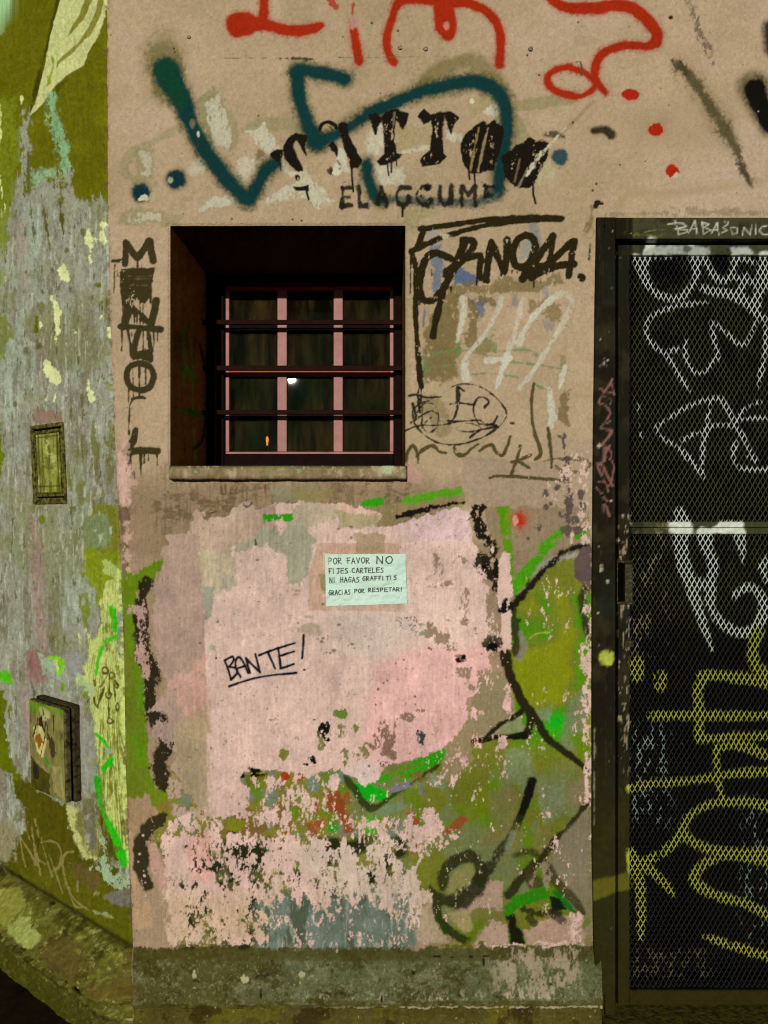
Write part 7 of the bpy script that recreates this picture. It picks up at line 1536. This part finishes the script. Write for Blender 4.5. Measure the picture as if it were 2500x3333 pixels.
# ------------------------------------------------------------------ handwritten notice
NW, NH = 270, 170                       # photograph units
n_st = .9
nx_, ny_ = int(NW / n_st), int(NH / n_st)
PC = np.zeros((ny_, nx_, 3), np.float32); PC[...] = lin((188, 204, 176))
na, nb2 = X0 + np.arange(nx_) * 1.0, Y0 + np.arange(ny_) * 1.0
pn, pf = vn(60, 50, 111, 3, .6, na, nb2), vn(6, 6, 112, 2, .6, na, nb2)
PC *= (1 + .02 * pn)[..., None]
LP = Layer(PC, np.full((ny_, nx_), .6, np.float32), np.zeros((ny_, nx_), np.float32), 0, 0, n_st, pf, pf, pf, pn)
GLY = {'P': [(0, 1, 0, 0, .7, .05, .75, .3, .6, .5, 0, .55)], 'O': [(.5, 0, .1, .2, 0, .6, .3, 1, .75, .9, .95, .45, .8, .1, .5, 0)], 'R': [(0, 1, 0, 0, .7, .08, .7, .38, .05, .5), (.05, .5, .85, 1)], 'F': [(.25, 1, .25, 0), (0, .05, .9, 0), (0, .5, .75, .46)],
       'A': [(0, 1, .45, 0, .9, 1), (.15, .65, .8, .62)], 'V': [(0, 0, .4, 1, .9, 0)], 'N': [(0, 1, .05, 0, .8, 1, .85, 0)], 'I': [(.3, 0, .3, 1)], 'i': [(.3, .25, .3, 1), (.28, 0, .36, .03)], 'J': [(0, .03, 1, 0), (.6, 0, .6, .8, .35, 1, 0, .9)], 'E': [(.9, 0, .05, .03, 0, 1, .9, .96), (0, .5, .75, .46)],
       'S': [(.85, .05, .3, .03, .1, .28, .75, .58, .7, .92, 0, 1)], 'C': [(.85, .05, .3, .1, 0, .5, .25, .95, .85, .95)], 'T': [(0, .03, 1, 0), (.5, 0, .45, 1)], 'L': [(.05, 0, 0, 1, .8, .96)], 'H': [(.05, 0, 0, 1), (.85, 0, .8, 1), (0, .5, .85, .48)], 'G': [(.9, .08, .4, 0, 0, .5, .25, .98, .85, .9, .85, .5, .45, .52)], '!': [(.35, 0, .3, .68), (.28, .95, .32, 1)]}
def word(w, x0, x1, y0, y1, lw, tilt=0.0):
    x0, x1 = (600 + x0 / 2.37 - 1058), (600 + x1 / 2.37 - 1058)
    y0, y1 = (1400 + y0 / 2.37 - 1803), (1400 + y1 / 2.37 - 1803)
    cw = (x1 - x0) / len(w)
    for i, ch in enumerate(w):
        f = .78 if ch not in 'Ii!' else .5
        jy = random.uniform(-.8, .8)
        for g_ in GLY[ch]:
            pts = [(x0 + cw * (i + f * g_[k]), y0 + jy + (y1 - y0) * g_[k + 1] + tilt * cw * i) for k in range(0, len(g_), 2)]
            LP.S(pts, lw, (22, 26, 26), a=.92, soft=1.5, rag=.12, smooth=False, rough=.5)
random.seed(3)
word('POR', 1112, 1222, 985, 1032, 7.5); word('FAVOR', 1252, 1438, 984, 1028, 7.5); word('NO', 1482, 1622, 975, 1032, 10)
word('FIJES', 1110, 1268, 1064, 1104, 7.5); word('CARTELES', 1290, 1542, 1064, 1102, 7.5)
word('NI', 1116, 1178, 1134, 1176, 7.5); word('HAGAS', 1198, 1352, 1134, 1174, 7.5); word('GRAFFiTiS', 1370, 1640, 1130, 1162, 7.5)
word('GRACiAS', 1108, 1280, 1234, 1270, 7.5, -.02); word('POR', 1308, 1388, 1228, 1258, 7.5); word('RESPETAR!', 1412, 1690, 1222, 1252, 7.5)
notice = empty('paper_notice', (px2x(1190), -.004, px2z(1970)))
tag(notice, 'pale handwritten paper notice taped to the pink wall, asking for no posters or graffiti', 'notice')
U, V_ = np.meshgrid(np.linspace(0, 1, nx_), np.linspace(0, 1, ny_))
tlx, tly, trx, try_, blx, bly, brx, bry = 1058, 1803, 1320, 1802, 1062, 1972, 1325, 1963
qx = (tlx * (1 - U) + trx * U) * (1 - V_) + (blx * (1 - U) + brx * U) * V_
qy = (tly * (1 - U) + try_ * U) * (1 - V_) + (bly * (1 - U) + bry * U) * V_
wv = .0022 * pn + .0008 * np.sin(U * 5 + V_ * 3) + .004 * np.clip((U - .93) / .07, 0, 1) * np.clip((V_ - .8) / .2, 0, 1) + .0012 * np.clip((V_ - .9) / .1, 0, 1)
yp = -.0045 - np.abs(wv)
Pn = np.stack([(qx - CX) * K - notice.location.x, yp - notice.location.y, CAMZ - (qy - CY) * K - notice.location.z], -1)
col_idx = np.clip((U * (NW - 8) / n_st).astype(int), 0, nx_ - 1); row_idx = np.clip((V_ * (NH - 1) / n_st).astype(int), 0, ny_ - 1)
paper = raw_mesh('paper', Pn.reshape(-1, 3), grid_faces(np.ones((ny_ - 1, nx_ - 1), bool), ny_, nx_), M_PAPER, notice, PC[row_idx, col_idx].reshape(-1, 3), True, np.full(nx_ * ny_, .6))
sol = paper.modifiers.new('solid', 'SOLIDIFY'); sol.thickness = .0003; sol.offset = -1
for (a, b, c, d) in ((1052, 1800, 1072, 1850), (1310, 1798, 1326, 1830)):
    mb = MB(); mb.box((a - CX) * K, (b * 0 + c - CX) * K, -.0068, -.0064, CAMZ - (d - CY) * K, CAMZ - (b - CY) * K) if False else mb.box((a - CX) * K, (c - CX) * K, -.0070, -.0066, CAMZ - (d - CY) * K, CAMZ - (b - CY) * K)
    mlocal(mb, notice); mb.build('tape', M_TAPE, notice)

# ------------------------------------------------------------------ screws left in the plaster
for (px, py, r, lab) in ((1727, 159, 8, 'steel washer screwed to the wall, below the right end of the red letters'), (1386, 162, 8, 'rusty screw head in the wall under the red arch, right one'), (1303, 158, 7, 'rusty screw head in the wall under the red arch, left one'), (617, 122, 5, 'small dark nail above the green paint blob')):
    x, z = px2x(px), px2z(py)
    s_ = empty('wall_screw', (x, -.002, z)); tag(s_, lab, 'screw', 'fixings left in the plaster')
    hh = float(sample(HT, np.array([px]), np.array([py]))[0])
    rr = r * K
    mb = MB(); mb.cyl((0, .01, 0), (0, -hh - .0005 + .0005, 0), rr * .5, 12); mb.build('shank', M_SCREW, s_)
    mb = MB(); mb.cyl((0, -hh + .0015, 0), (0, -hh - .0025, 0), rr, 18, rr * .85); mb.build('head', M_SCREW, s_, bevel=.0006)
